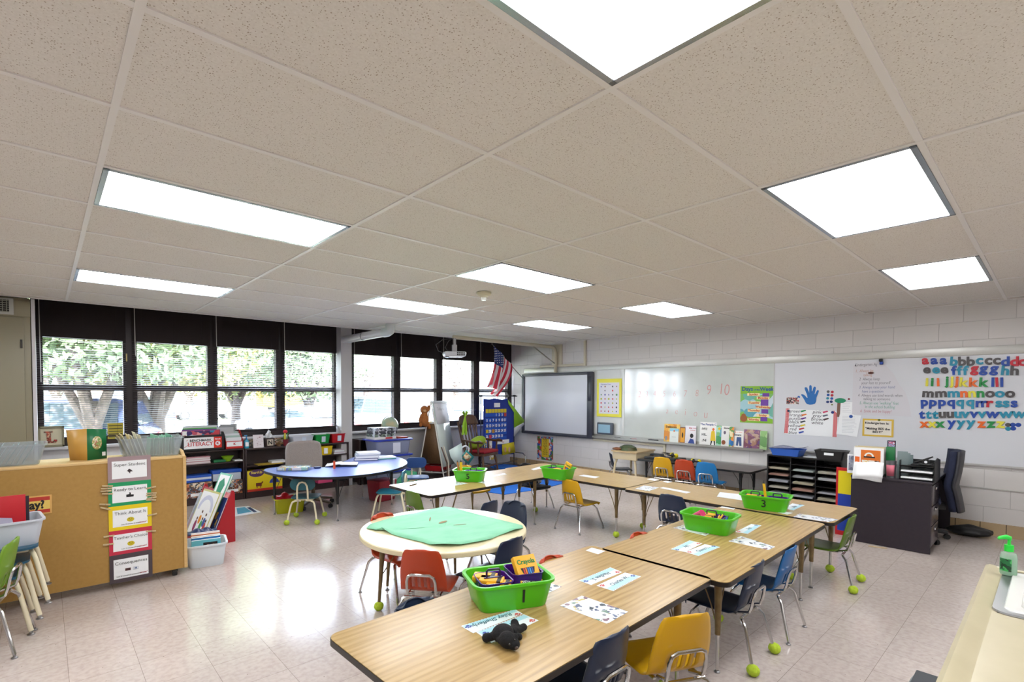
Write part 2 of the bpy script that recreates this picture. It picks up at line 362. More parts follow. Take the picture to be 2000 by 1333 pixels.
# ------------------------------------------------------------------ windows
wf = M('bronze_window_frame', '#2b2426', .4, .3); dk = M('dark_spandrel', '#2a2425', .6)
glass = bpy.data.materials.new('window_glass'); glass.use_nodes = True; t = glass.node_tree; t.nodes.clear()
o_ = t.nodes.new('ShaderNodeOutputMaterial'); ms = t.nodes.new('ShaderNodeMixShader'); tr = t.nodes.new('ShaderNodeBsdfTransparent'); gl = t.nodes.new('ShaderNodeBsdfGlossy')
gl.inputs['Roughness'].default_value = .02; ms.inputs[0].default_value = .06; t.links.new(tr.outputs[0], ms.inputs[1]); t.links.new(gl.outputs[0], ms.inputs[2]); t.links.new(ms.outputs[0], o_.inputs[0])
panes = [(.002, .774), (.922, 1.747), (1.873, 2.69), (2.822, 3.63), (3.985, 4.765), (4.905, 5.709), (5.857, 6.654), (6.806, 7.617)]
for k, (xa, xb) in enumerate(panes):
    la = (-.1 if k == 0 else 3.83 if k == 4 else (panes[k-1][1]+xa)/2); lb = (3.74 if k == 3 else XR if k == 7 else (xb+panes[k+1][0])/2)
    f = MB(); y0, y1 = YW-.05, YW+.05
    f.box(la, y0, .88, xa, y1, 2.9).box(xb, y0, .88, lb, y1, 2.9)
    f.box(xa, y0, .88, xb, y1, .975).box(xa, y0+.01, 1.55, xb, y1, 1.625).box(xa, y0, 2.19, xb, y1, 2.24).box(xa, y0+.03, 2.24, xb, y1, 2.9, 1)
    f.box(xa, y0-.012, .93, xb, y0, .945)
    w = struct('window_%d' % (k+1), f, [wf, dk])
    MB().box(xa, YW+.005, .975, xb, YW+.01, 1.55).box(xa, YW+.005, 1.625, xb, YW+.01, 2.19).build('pane', glass, w)
    if k in (0, 3): MB().box(xb+.03, y0-.02, 1.93, xb+.045, y0, 2.03, bev=.004).build('latch', M('brass', '#b8a878', .4, .8), w)
slatm = M('blind_slat', '#322a2a', .45, spec=.4); cordm = M('blind_cord', '#b9b6b0', .5)
names = ['leftmost window, above the green book', 'second window from the left, in front of the two-trunk tree', 'third window from the left, above the black literacy box', 'window just left of the grey pier',
         'window just right of the grey pier, behind the globe', 'window behind the plush monkey', 'window behind the projector', 'window in the far corner behind the flag']
for k, (xa, xb) in enumerate(panes):
    a, b = xa-.055, xb+.03; y = YW-.085
    r = thing('window_blind', 'dark horizontal blind on the '+names[k], 'blind', (a, y, .9), 0, 'dark blinds on the windows')
    s = MB(); rnd = random.Random(k); zz = .985-.9; stp = .0265; w = b-a
    while zz < 1.30:
        til = (.20 if k < 4 else .12)+(.12 if zz > .70 and k < 4 else 0)+.03*math.sin(zz*3+k)
        h = .0125; dz = h*math.sin(til); dy = h*math.cos(til)
        s.add([(0, -dy, zz-dz), (w, -dy, zz-dz), (w, dy, zz+dz), (0, dy, zz+dz), (0, 0, zz+.0016), (w, 0, zz+.0016)], [[0, 1, 5, 4], [4, 5, 2, 3]])
        zz += stp
    while zz < 1.84:
        h = .0125; s.add([(0, -.004, zz-h), (w, -.004, zz-h), (w, .004, zz+h), (0, .004, zz+h)], [[0, 1, 2, 3]]); zz += .0205
    s.build('slat', slatm, r, smooth=False)
    c = MB()
    for q in (.12, .5, .88): c.box(w*q-.001, -.014, .09, w*q+.001, -.0125, 1.85)
    c.box(0.0, -.013, .075, w, .013, .09); c.build('ladder_cord', slatm, r, smooth=False)
    MB().tube([(.03, -.03, 1.75), (.032, -.032, 1.3), (.035, -.035, .75 if k == 0 else 1.1 if k < 2 else 1.28)], .005, 6).build('tilt_wand', cordm, r)

# ------------------------------------------------------------------ ventilator cabinet left of the windows
vm = M('ventilator_enamel', '#878069', .4); r = thing('ventilator_cabinet', 'tall olive-beige metal ventilator cabinet left of the windows', 'cabinet', (-.09, 7.3, 0))
MB().box(-2.2, 0, 0, 0, .6, HC, bev=.012).build('body', vm, r)
MB().box(-2.0, -.012, .02, -.055, .002, 2.32, bev=.004).build('door_panel', vm, r)
MB().box(-2.2, -.016, 2.335, -.0, 0.0, 2.5, bev=.004).build('top_band', vm, r)
gm = MB().box(-.75, -.03, 2.345, -.13, -.016, 2.515, bev=.004); gm.build('grille_frame', M('grille_white', '#a9aaa6', .4), r)
gb = MB().box(-.73, -.034, 2.37, -.165, -.0295, 2.495)
gb.build('grille', M('grille_dark', '#15120f', .7), r)
gs = MB()
for k in range(6): gs.box(-.73, -.038, 2.372+k*.022, -.165, -.034, 2.378+k*.022)
for k in range(18): gs.box(-.73+k*.032, -.037, 2.37, -.724+k*.032, -.034, 2.495)
gs.build('grille_bars', M('grille_bar', '#8b8c80', .4), r)
MB().box(-.085, -.022, 2.0, -.068, -.012, 2.09, bev=.003).build('latch', M('latch_dark', '#2e2a25', .4), r)
tag(MB().box(-.085, 7.29, 0, -.055, 7.92, HC-.005).build('edge_strip', M('edge_white', '#c9c8cc', .4)), kind='structure').name = 'trim_6'

# ------------------------------------------------------------------ white pipe with elbow from the pier into the ceiling
pm = M('white_pipe', '#d9d9dc', .25); a0 = Yp(673, 663, 7.72); b0 = Yp(762, 634, 6.45); rr_ = .062
b0 = Vector((b0.x, b0.y, 2.43)); a0.z = 2.40
r = thing('vent_pipe', 'white plastic pipe running from the grey pier to a ceiling elbow', 'pipe', (0, 0, 0))
MB().cyl(a0, a0.lerp(b0, .93), rr_, n=24).build('pipe_run', pm, r)
q = a0.lerp(b0, .45); dd = (b0-a0).normalized(); MB().cyl(q-dd*.01, q+dd*.01, rr_+.006, n=24).build('coupling', M('pipe_collar', '#8f9296', .3), r)
e0 = a0.lerp(b0, .88); MB().tube([e0, a0.lerp(b0, .95), a0.lerp(b0, .99)+Vector((0, 0, .012)), b0+Vector((0, 0, .05)), b0+Vector((0, 0, .13))], [rr_+.008]*5, 24).build('elbow', M('pipe_elbow', '#c3cbcb', .35), r)
# ------------------------------------------------------------------ outside the windows
lawn = noisy('lawn_grass', '#77806a', '#8c947c', 3, .9, bump=.3)
struct('ground', MB().box(-60, 8.2, -.5, 90, 70, -.35), lawn)
struct('street', MB().box(-60, 17.5, -.36, 90, 34, -.335), noisy('asphalt', '#8c8d92', '#9a9ba0', 4, .9))
struct('path', MB().box(3.4, 8.4, -.36, 60, 11.5, -.34), noisy('concrete', '#c8c6c0', '#d2d0ca', 4, .9))
bark = noisy('tree_bark', '#2c2623', '#4a413b', 14, .9, bump=.8, stretch=(1, 1, .2))
def leaf_mat(n, a, b):
    m = M(n, a, .6); g = NG(m); v = g.coord('Object'); x = g.n('ShaderNodeTexNoise'); x.inputs['Scale'].default_value = 1.5; g.l(v, x.inputs[0])
    g.l(g.ramp(x.outputs[0], [(.35, a), (.65, b)]), g.b.inputs['Base Color']); g.b.inputs['Transmission Weight'].default_value = 0
    return m
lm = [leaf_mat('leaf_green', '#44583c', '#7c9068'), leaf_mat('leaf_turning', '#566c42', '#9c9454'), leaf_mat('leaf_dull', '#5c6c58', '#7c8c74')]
def tree(lx, ly, tr_, hz, cr, cz, n, mat, label, fork=True, seed=1, group='trees outside the windows', low=None):
    r = thing('broadleaf_tree', label, 'tree', (lx, ly, -.4), 0, group); rnd = random.Random(seed)
    t = MB().tube([(0, 0, -.1), (0, 0, .3), (.02, 0, hz*.6), (.03, 0, hz)], [tr_*1.35, tr_, tr_*.85, tr_*.75], 14)
    for k in range(5):
        a = 2*PI*k/5+seed; e = (math.cos(a)*cr*.5, math.sin(a)*cr*.5, hz+cr*.9+rnd.random())
        t.tube([(0.02, 0, hz*.62), (e[0]*.3, e[1]*.3, hz+.35), e], [tr_*.6, tr_*.38, tr_*.08], 8)
    t.build('trunk', bark, r)
    vs = []; fs = []
    for i in range(n):
        a = rnd.random()*2*PI; c = rnd.uniform(-1, 1); q = rnd.random()**.45; s_ = math.sqrt(1-c*c)
        p = Vector((cr*1.15*q*s_*math.cos(a), cr*1.15*q*s_*math.sin(a), cz+cr*.8*q*c))
        if low is not None and p.z < low: p.z = low+rnd.random()**.6*1.6
        u = Vector((rnd.gauss(0, 1), rnd.gauss(0, 1), rnd.gauss(0, 1))).normalized(); w = u.orthogonal().normalized(); l = rnd.uniform(.06, .13)
        k = len(vs); vs += [p-u*l, p+w*l*.55, p+u*l, p-w*l*.55]; fs.append([k, k+1, k+2, k+3])
    MB().add(vs, fs).build('foliage', mat, r, smooth=False); return r
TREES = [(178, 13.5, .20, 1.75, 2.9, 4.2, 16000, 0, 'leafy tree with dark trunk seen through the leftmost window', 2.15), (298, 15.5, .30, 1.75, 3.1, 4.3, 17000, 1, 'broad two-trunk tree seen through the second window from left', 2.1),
 (460, 22, .2, 2.0, 3.3, 4.2, 11000, 1, 'green tree whose crown fills the third window from left', 1.5), (603, 19, .18, 2.0, 2.8, 3.8, 11000, 0, 'tree with a straight thin trunk behind the silver car', 1.5),
 (715, 30, .25, 3, 3.6, 5.2, 6000, 1, 'pale tree far across the street right of the pier', 1.8), (890, 38, .3, 3, 4, 5, 6000, 2, 'distant tree seen behind the projector window', 1.8),
 (110, 42, .3, 2.5, 4.5, 5, 4000, 2, 'distant bushy tree across the street in the leftmost window', 1), (370, 48, .3, 2.5, 5, 5, 4000, 2, 'distant bushy tree across the street in the second window', 1), (540, 52, .3, 2.5, 5, 5, 4000, 2, 'distant bushy tree across the street in the third window', 1)]
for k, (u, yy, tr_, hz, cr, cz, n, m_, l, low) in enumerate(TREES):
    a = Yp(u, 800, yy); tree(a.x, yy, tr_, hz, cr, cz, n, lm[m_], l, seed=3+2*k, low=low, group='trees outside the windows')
# far building
bl = thing('far_building', 'long low pale brick building far across the street', 'building', (30, 56, -.4))
MB().box(-60, 0, 0, 40, 8, 4.5).build('wall', noisy('far_brick', '#8a7468', '#968074', 5, .9), bl)
wn = MB()
for k in range(24): wn.box(-58+k*4, -.05, 1.2, -56+k*4, 0, 3)
wn.build('window_row', M('far_glass', '#55616c', .3), bl); MB().box(-60.5, -.5, 4.5, 40.5, 8.5, 4.9).build('roof', M('far_roof', '#8a8a8e', .8), bl)
# cars
tyre = M('tyre_rubber', '#1e1e20', .8); hub = M('hubcap', '#b0b2b6', .3, .9); tail = M('tail_lamp', '#c0202a', .3); cglass = M('car_glass', '#32414a', .08, 0, .8)
def car(x, y, rz, col, label, suv=False, L=4.6):
    r = thing('parked_car', label, 'car', (x, y, -.35), rz, 'cars parked outside the windows')
    H = 1.75 if suv else 1.42; w = .88; pm_ = M('car_paint_'+col, col, .2, .4, coat=.6); s = L/4.6
    if suv: prof = [(-2.3, .35), (-2.3, .95), (-2.15, 1.1), (-1.95, 1.68), (-1.7, H), (.35, H), (1.05, 1.12), (2.1, .98), (2.3, .75), (2.3, .35)]
    else: prof = [(-2.3, .35), (-2.3, .85), (-2.2, 1.0), (-1.55, 1.02), (-1.0, 1.38), (-.7, H), (.3, H), (1.0, 1.0), (2.1, .88), (2.3, .65), (2.3, .35)]
    nn = len(prof); vs = []; b = MB()
    for sgn, ww_ in ((-1, 1), (1, 1)):
        for (px, pz) in prof: t_ = 1 if pz < 1.02 else 1-.28*(pz-1.0)/(H-1.0); vs.append((px*s, sgn*w*t_, pz))
    fs = [list(range(nn)), [nn+i for i in range(nn)][::-1]]+[[i, nn+i, nn+(i+1) % nn, (i+1) % nn] for i in range(nn)]
    b.add(vs, fs); b.build('body', pm_, r)
    gw = MB(); zt = H-.1; zb = 1.05 if not suv else 1.12
    fr, bk = (.95, -1.45) if not suv else (.9, -1.85)
    for sg in (-1, 1):
        yy0 = sg*(w+.004); yy1 = sg*(w*.74+.02)
        for (q0, q1) in ((bk+.08, -.35), (-.28, fr-.12)):
            t0 = max(q0, -1.0 if not suv else -1.75); t1 = min(q1, .28 if not suv else .35)
            gw.add([(q0*s, yy0, zb), (q1*s, yy0, zb), (t1*s, yy1, zt), (t0*s, yy1, zt)], [[0, 1, 2, 3]])
    if suv: gw.add([(-2.16, -w*.85, 1.15), (-2.16, w*.85, 1.15), (-1.93, w*.72, 1.64), (-1.93, -w*.72, 1.64)], [[0, 1, 2, 3]])
    else: gw.add([(-1.57*s, -w*.85, 1.05), (-1.57*s, w*.85, 1.05), (-.9*s, w*.72, 1.39), (-.9*s, -w*.72, 1.39)], [[0, 1, 2, 3]]); 
    gw.add([(1.0*s, -w*.85, 1.04 if not suv else 1.16), (1.0*s, w*.85, 1.04 if not suv else 1.16), (.36*s, w*.72, H-.05), (.36*s, -w*.72, H-.05)], [[0, 1, 2, 3]])
    gw.build('side_glass', cglass, r, smooth=False)
    for wx in (-1.4, 1.4):
        for sg in (-1, 1):
            o = MB().cyl((wx*s, sg*(w-.16), .33), (wx*s, sg*(w+.02), .33), .33, n=24).build('wheel', tyre, r)
            MB().cyl((wx*s, sg*(w+.0), .33), (wx*s, sg*(w+.03), .33), .2, n=16).build('hubcap', hub, o)
    for sg in (-1, 1): MB().box(-2.33*s, sg*.62-.2, .72, -2.27*s, sg*.62+.2, .9, bev=.02).build('tail_lamp', tail, r)
    MB().box(-2.345*s, -.26, .5, -2.31*s, .26, .62).build('number_plate', paper, r); return r
D = math.radians
for (u, yy, rz, c, l, suv) in [(62, 15.0, 162, '#2c406c', 'dark blue estate car seen through the leftmost window', True), (215, 27, 180, '#6c727c', 'silver car across the street in the leftmost window', True),
  (580, 18, 112, '#70757f', 'silver car with red tail lamps, left of the grey pier', False), (722, 18.5, 112, '#7e838c', 'white car seen in the window right of the grey pier', True),
  (815, 20, 112, '#606878', 'pale silver car behind the plush monkey', False), (890, 21, 112, '#4c5870', 'pale blue car seen in the window behind the rocking chair', False), (962, 24, 112, '#7c8088', 'white car seen in the corner window', True),
  (400, 40, 180, '#70747c', 'light car far across the street in the second window', False), (630, 32, 180, '#5c6470', 'grey car across the street behind the silver car', True)]:
    a = Yp(u, 800, yy); car(a.x, yy, D(rz), c, l, suv)
bs = thing('school_bus', 'yellow school bus far across the street', 'bus', (21, 52, -.35))
MB().box(-5, -1.1, .5, 3.6, 1.1, 2.9, bev=.15).box(3.4, -1, .5, 4.8, 1, 1.7, bev=.12).build('body', M('bus_yellow', '#d9a21c', .4), bs)
wn = MB()
for k in range(8): wn.box(-4.7+k, -1.12, 1.8, -3.95+k, -1.09, 2.5)
wn.build('window_row', cglass, bs)
for wx in (-3.4, 3.6): MB().cyl((wx, -1.15, .45), (wx, 1.15, .45), .45, n=18).build('wheel', tyre, bs)
# ------------------------------------------------------------------ whiteboard wall
def wl(y, z, d=0): return WV((XR-d, y, z))      # origin on the wall; local x runs to the right, -y into the room
def sheet(mb, x0, z0, x1, z1, y=-.002, mi=0, t=.0008): return mb.box(x0, y-t, z0, x1, y, z1, mi)
rail = M('rail_aluminium', '#c4c4c0', .35, .3)
board_old = noisy('old_whiteboard', '#c6ccc8', '#d2d7d3', 2.2, .1, coat=.5); board_new = M('new_whiteboard', '#d4d6dc', .28, coat=.2)
panelm = M('marker_panel', '#d3d6d4', .35)
r = thing('whiteboard', 'long glossy grey-green whiteboard with red numbers and letters written on it', 'whiteboard', wl(7.5, 0))
MB().box(0, -.018, .78, 2.42, -.001, 1.962).build('side_panel', panelm, r)
MB().box(2.46, -.02, .78, 4.87, -.001, 1.962).build('writing_surface', board_old, r)
MB().box(2.42, -.026, .78, 2.46, -.001, 1.962).build('joint_strip', rail, r)
MB().box(0, -.03, 1.962, 8.3, -.001, 2.055, bev=.004).build('top_rail', rail, r)
MB().box(1.8, -.085, .715, 4.77, -.001, .735, bev=.003).box(1.8, -.09, .715, 4.77, -.08, .75).box(1.8, -.03, .735, 4.77, -.001, .785).build('tray', M('tray_aluminium', '#a8a6a0', .3, .7), r)
hw = MB()
dig = [('2', 1249, 771, .15), ('3', 1263, 771, .14), ('4', 1278, 770, .14), ('5', 1297, 770, .14), ('6', 1317, 770, .14), ('7', 1338, 770, .15), ('8', 1361, 769, .15), ('9', 1384, 763, .22), ('1', 1408, 761, .24), ('0', 1419, 763, .24),
       ('a', 1303, 803, .15), ('e', 1321, 804, .15), ('i', 1338, 806, .16), ('o', 1358, 808, .16), ('u', 1378, 810, .19)]
for (ch, u, v, s_) in dig:
    q = Xp(u, v, XR-.021); hw.text(ch, 7.5-q.y, q.z, s_, y=-.0202, ext=.0002, sx=.75, shear=.1, bold=-.003)
hw.build('handwriting', M('dry_marker_red', '#c98a88', .5), r)
r = thing('whiteboard', 'newer bright whiteboard carrying the alphabet magnets at far right', 'whiteboard', wl(2.63, 0))
MB().box(.012, -.03, .765, 4.4, -.001, 1.96).build('writing_surface', board_new, r)
MB().box(0, -.034, .75, .014, -.001, 1.962).box(0, -.036, .75, 4.4, -.001, .77).build('board_frame', M('frame_light', '#bcbcba', .35, .3), r)
# wiring channels
ch = M('cream_raceway', '#cbc3ac', .4)
tag(MB().box(XR-.035, 5.885, 2.055, XR, 5.93, HC-.003, bev=.004).box(XR-.03, 5.9, 2.06, XR, 7.05, 2.105, bev=.003).build('trim_7', ch), kind='structure')
tag(MB().box(XR-.03, 4.25, .655, XR, 5.7, .69, bev=.003).box(XR-.03, 4.25, .14, XR, 4.29, .66, bev=.003).build('trim_8', ch), kind='structure')
tag(MB().box(XR-.012, -1.8, .5, XR, 4.25, .512).build('trim_9', rail), kind='structure')

# interactive board
sbm = M('charcoal_frame', '#3b3c46', .35); r = thing('interactive_board', 'interactive whiteboard with thick charcoal frame, below the projector arm', 'whiteboard', wl(7.52, .69, .03))
w, h = 1.85, 1.25; fr = MB()
fr.box(0, -.06, 0, .085, 0, h, bev=.02).box(w-.135, -.07, 0, w, 0, h, bev=.025).box(.02, -.06, h-.055, w-.02, 0, h, bev=.012).box(.02, -.06, 0, w-.02, 0, .06, bev=.012)
fr.build('frame', sbm, r)
MB().box(.06, -.035, .04, w-.1, -.005, h-.04).build('screen', M('board_screen', '#c9cad2', .3, coat=.1), r)
MB().box(w-.1, -.076, h*.56, w-.03, -.068, h-.08, bev=.003).build('side_panel', M('frame_dark', '#2e2f38', .3), r)

# yellow alphabet picture chart
r = thing('picture_chart', 'yellow bordered picture chart taped between the interactive board and whiteboard', 'poster', wl(5.62, 1.11, .03))
MB().box(0, -.003, 0, .53, 0, .69).build('border', M('chart_yellow', '#e6df3a', .4), r)
MB().box(.05, -.0045, .055, .48, -.003, .62).build('sheet', M('chart_paper', '#dcdbe2', .35), r)
ic = MB(); rnd = random.Random(4); cols = [M('ic%d' % i, c, .5) for i, c in enumerate(['#c8323a', '#2a2a30', '#b8b83a', '#5a5aa0', '#8a5a3a', '#5a8a5a'])]
for a in range(5):
    for b in range(7):
        if rnd.random() < .85: ic.prism(arc(.1+a*.082, .1+b*.075, rnd.uniform(.012, .02), rnd.random()*90, 290+rnd.random()*60, 6), -.0052, -.0046, rnd.randrange(6), plane='xz')
ic.text('Alphabet Chart', .2, .59, .035, y=-.0046, mi=3)
ic.build('pictures', cols, r)
# small response tablet on the tray
r = thing('tablet_device', 'small grey tablet standing on the whiteboard tray beside the interactive board', 'tablet', wl(5.575, .79, .05))
MB().box(0, -.04, 0, .345, 0, .215, bev=.015).build('case', M('tablet_grey', '#4c5560', .35), r)
MB().box(.035, -.042, .03, .29, -.038, .18).build('screen', M('tablet_screen', '#8fb4c8', .25), r)
for yy in (1256, 1278):
    pass
q = Xp(1275, 854, XR-.06)
o = tag(MB().box(0, -.045, 0, .17, 0, .03, bev=.008).build('board_eraser', black, loc=(XR-.035, q.y+.08, .735), rz=WR), 'black board eraser lying on the whiteboard tray', 'eraser')
for i, (u, c, nm) in enumerate([(1236, '#b8323c', 'red'), (1246, '#c8c8c8', 'white'), (1205, '#30303a', 'dark')]):
    q = Xp(u, 852, XR-.06)
    o = thing('dry_erase_marker', nm+' marker lying on the whiteboard tray left of the eraser', 'marker', (XR-.05, q.y, .745), 0, 'markers on the tray')
    MB().cyl((0, -.06, 0), (0, .03, 0), .008, n=10).build('barrel', M('mk'+nm, c, .4), o); MB().cyl((0, .03, 0), (0, .06, 0), .009, n=10).build('cap', M('mkc'+nm, '#22222a' if nm != 'white' else '#b8323c', .4), o)

# poster hanging low on the block wall, below the interactive board
r = thing('alphabet_poster', 'narrow colourful alphabet poster hanging low under the interactive board', 'poster', wl(7.13, .165, .0))
MB().box(0, -.003, 0, .43, 0, .48).build('print', patchy('jungle_print', ['#7a4a2a', '#3a7a3a', '#2a4a9a', '#d8d0c8', '#c03a3a', '#8ab0d8', '#e0a0a0'], 22), r)
MB().box(.12, -.004, .06, .32, -.003, .44).build('letter_column', M('poster_gold', '#d8b82a', .5), r)
t_ = MB().text('Alphabet', .215, .455, .06, y=-.004)
for k, s_ in enumerate(['Aa Bb', 'Cc Dd', 'Ee Ff', 'Gg Hh', 'Ii Jj', 'Kk Ll', 'Mm Nn', 'Oo Pp']): t_.text(s_, .22, .415-k*.042, .042, y=-.0042)
t_.build('lettering', ink, r)

# days of the week poster
r = thing('days_poster', 'Days of the Week poster at the right end of the glossy whiteboard', 'poster', wl(3.075, 1.113, .021))
MB().box(0, -.002, 0, .445, 0, .53).build('print', patchy('poster_scene', ['#6ab0a0', '#8fd0e0', '#c8d8e0', '#7ab860', '#5aa0b0', '#a0c8d0'], 9), r)
MB().box(0, -.003, .42, .445, -.002, .53).build('green_sky', M('poster_green', '#7fb52a', .5), r)
MB().prism([(0, 0), (.445, 0), (.445, .06), (.3, .1), (.12, .08), (0, .14)], -.003, -.002, plane='xz').build('green_hill', M('poster_green', '#7fb52a', .5), r)
MB().prism(arc(.05, .06, .05, 0, 360, 14), -.0035, -.0028, plane='xz').prism(arc(.05, .1, .032, 0, 360, 12), -.0038, -.003, plane='xz').build('bear_picture', M('bear_brown', '#9a5a2a', .6), r)
pu = MB()
for (a, b, c, d) in ((.3, .37, .39, .43), (.28, .24, .38, .34), (.29, .14, .38, .2), (.28, .03, .37, .1)): pu.box(a, -.0032, b, c, -.0022, d)
pu.build('purple_shapes', M('poster_purple', '#6a3a9a', .5), r)
sg = MB(); tx = MB(); nm = ['Sunday', 'Monday', 'Tuesday', 'Wednesday', 'Thursday', 'Friday', 'Saturday']
pos = [(.18, .41, .1), (.31, .36, 0), (.19, .29, .12), (.31, .23, -.1), (.19, .18, 0), (.31, .11, .08), (.19, .05, -.1)]
for s_, (x, z, a) in zip(nm, pos):
    sg.box(x-.085, -.0045, z-.02, x+.085, -.0035, z+.02, mx=None); tx.text(s_, x, z, .042, y=-.0046, rot=a*.5, bold=.0012)
sg.build('signboards', M('sign_cream', '#ecd9a0', .5), r); tx.build('day_names', M('sign_red', '#b8401a', .5), r)
MB().text('Days', .095, .488, .078, y=-.004, bold=.002).text('of the', .225, .478, .035, y=-.004, bold=.001).text('Week', .355, .485, .072, y=-.004, bold=.002).build('title', M('title_blue', '#1c4a90', .5), r)

# hand cut-out
hp = [(1205, 340), (1230, 338), (1258, 350), (1305, 400), (1312, 395), (1300, 340), (1268, 262), (1262, 232), (1280, 222), (1303, 230), (1330, 300), (1338, 320), (1338, 225), (1340, 200), (1358, 188), (1376, 200), (1380, 240), (1378, 315), (1388, 300), (1406, 235), (1414, 218), (1432, 214), (1447, 228), (1440, 270), (1425, 335), (1432, 340), (1462, 285), (1472, 270), (1488, 272), (1494, 290), (1470, 352), (1455, 395), (1450, 450), (1432, 492), (1390, 504), (1350, 508), (1300, 497), (1278, 470), (1260, 430), (1232, 385), (1208, 352)]
wp = [Xp(1420+a/8.333, 730+b/8.333, XR-.031) for a, b in hp]; cy = sum(p.y for p in wp)/len(wp); cz = sum(p.z for p in wp)/len(wp)
r = thing('paper_hand', 'blue paper hand cut-out on the right whiteboard', 'paper cut-out', (XR-.031, cy, cz), WR)
MB().prism([(cy-p.y, p.z-cz) for p in wp], -.004, 0, plane='xz').build('hand_shape', M('hand_blue', '#1568b0', .5), r)
def magnet(u, v, c, label, rad=.016, x=XR-.031, grp=None):
    q = Xp(u, v, x); return tag(MB().lathe([(0, -.009), (rad*.8, -.009), (rad, -.005), (rad, 0)][::-1], n=18, mx=Matrix.Rotation(-PI/2, 4, 'X') @ Matrix.Scale(-1, 4, (0, 0, 1))).build('round_magnet', M('mag'+c, c, .35), loc=(q.x, q.y, q.z), rz=WR), label, 'magnet', grp)
magnet(1588, 767, '#123a7a', 'dark blue round magnet on the ring finger of the paper hand', .02)
r = thing('snapshot', 'small colourful group snapshot left of the paper hand', 'photo', wl(2.462, 1.393, .031))
MB().box(0, -.002, 0, .15, 0, .09).build('print', patchy('crowd_print', ['#2a1a1a', '#d8d0c8', '#b03030', '#3a3a44', '#8a6a5a', '#e8e0e0'], 60), r)
magnet(1560, 776, '#2060b0', 'blue magnet at the top right of the group snapshot'); magnet(1539, 787, '#1a50a0', 'blue magnet at the lower left of the group snapshot')
for k, (u, v, c, n_) in enumerate([(1617.5, 765.5, '#5c5c60', 'grey'), (1625.5, 766, '#b8283a', 'red'), (1617.5, 772, '#1a4fa0', 'blue'), (1625, 772.7, '#b8283a', 'red'), (1616.5, 778.5, '#2a8aa0', 'teal'), (1624.5, 779, '#1a4fa0', 'blue'), (1616.5, 785.5, '#12306a', 'navy'), (1623.5, 785, '#12306a', 'navy')]):
    magnet(u, v, c, '%s round magnet, %s column, row %d from the top, right of the paper hand' % (n_, 'left' if k % 2 == 0 else 'right', k//2+1), .017, grp='round magnets in two columns')
magnet(1625, 791, '#6a7a2a', 'small olive magnet under the two columns of round magnets', .01)

# colour word chart
yl, zt = 2.484, 1.335; r = thing('color_chart', 'white colour-word chart with red dotted side borders on the right whiteboard', 'chart', wl(yl, 0, .032))
z4_ = lambda a, b: ((lambda q: (yl-q.y, q.z))(Xp(1420+a/8.333, 730+b/8.333, XR-.034)))
def quad(mb, pts, y, mi=0): mb.prism(pts, y-.0006, y, mi, plane='xz'); return mb
quad(MB(), [z4_(960, 570), z4_(1800, 620), z4_(1790, 1035), z4_(935, 985)], 0).build('sheet', paper, r)
dotm = M('red_dotted', '#c8303a', .5); g = NG(dotm); v = g.coord('Object'); vo = g.n('ShaderNodeTexVoronoi'); vo.inputs['Scale'].default_value = 75; vo.inputs['Randomness'].default_value = 0; g.l(v, vo.inputs[0])
g.l(g.ramp(vo.outputs['Distance'], [(0, '#f0e0e0'), (.3, '#c8303a')], 'CONSTANT'), g.b.inputs['Base Color'])
quad(quad(MB(), [z4_(960, 565), z4_(1015, 568), z4_(990, 975), z4_(930, 970)], -.001), [z4_(1735, 600), z4_(1798, 655), z4_(1785, 1038), z4_(1715, 1030)], -.001).build('dotted_border', dotm, r)
lt = MB(); words = [('green', 1100, 615, '#128a50'), ('orange', 1110, 678, '#e0701a'), ('purple', 1105, 735, '#5a2a8a'), ('black', 1090, 790, '#22303a'), ('yellow', 1090, 850, '#d8c41a'), ('red', 1070, 905, '#c02a3a'), ('blue', 1065, 962, '#1a3fa0'),
    ('pink', 1462, 630, '#c8285a'), ('gray', 1462, 690, '#5a6474'), ('brown', 1475, 748, '#3a1c16'), ('white', 1465, 805, None)]
for k, (s_, a, b, c) in enumerate(words):
    p = z4_(a, b); lt.text(s_, p[0], p[1], .06, y=-.0008, shear=.2)
    if c:
        dx = 140 if a < 1300 else 135; m_ = MB(); quad(m_, [z4_(a+dx-45, b-8), z4_(a+dx+35, b-24), z4_(a+dx+50, b-8), z4_(a+dx-30, b+18)], -.001).build('color_swatch', M('swatch_'+s_, c, .5), r)
lt.build('color_words', M('soft_ink', '#4a4e58', .6), r)
magnet(1540, 803, '#1a3050', 'dark magnet at the top left of the colour-word chart', .016, XR-.034); magnet(1626, 806, '#1a2f80', 'navy magnet at the top right of the colour-word chart', .018, XR-.034)

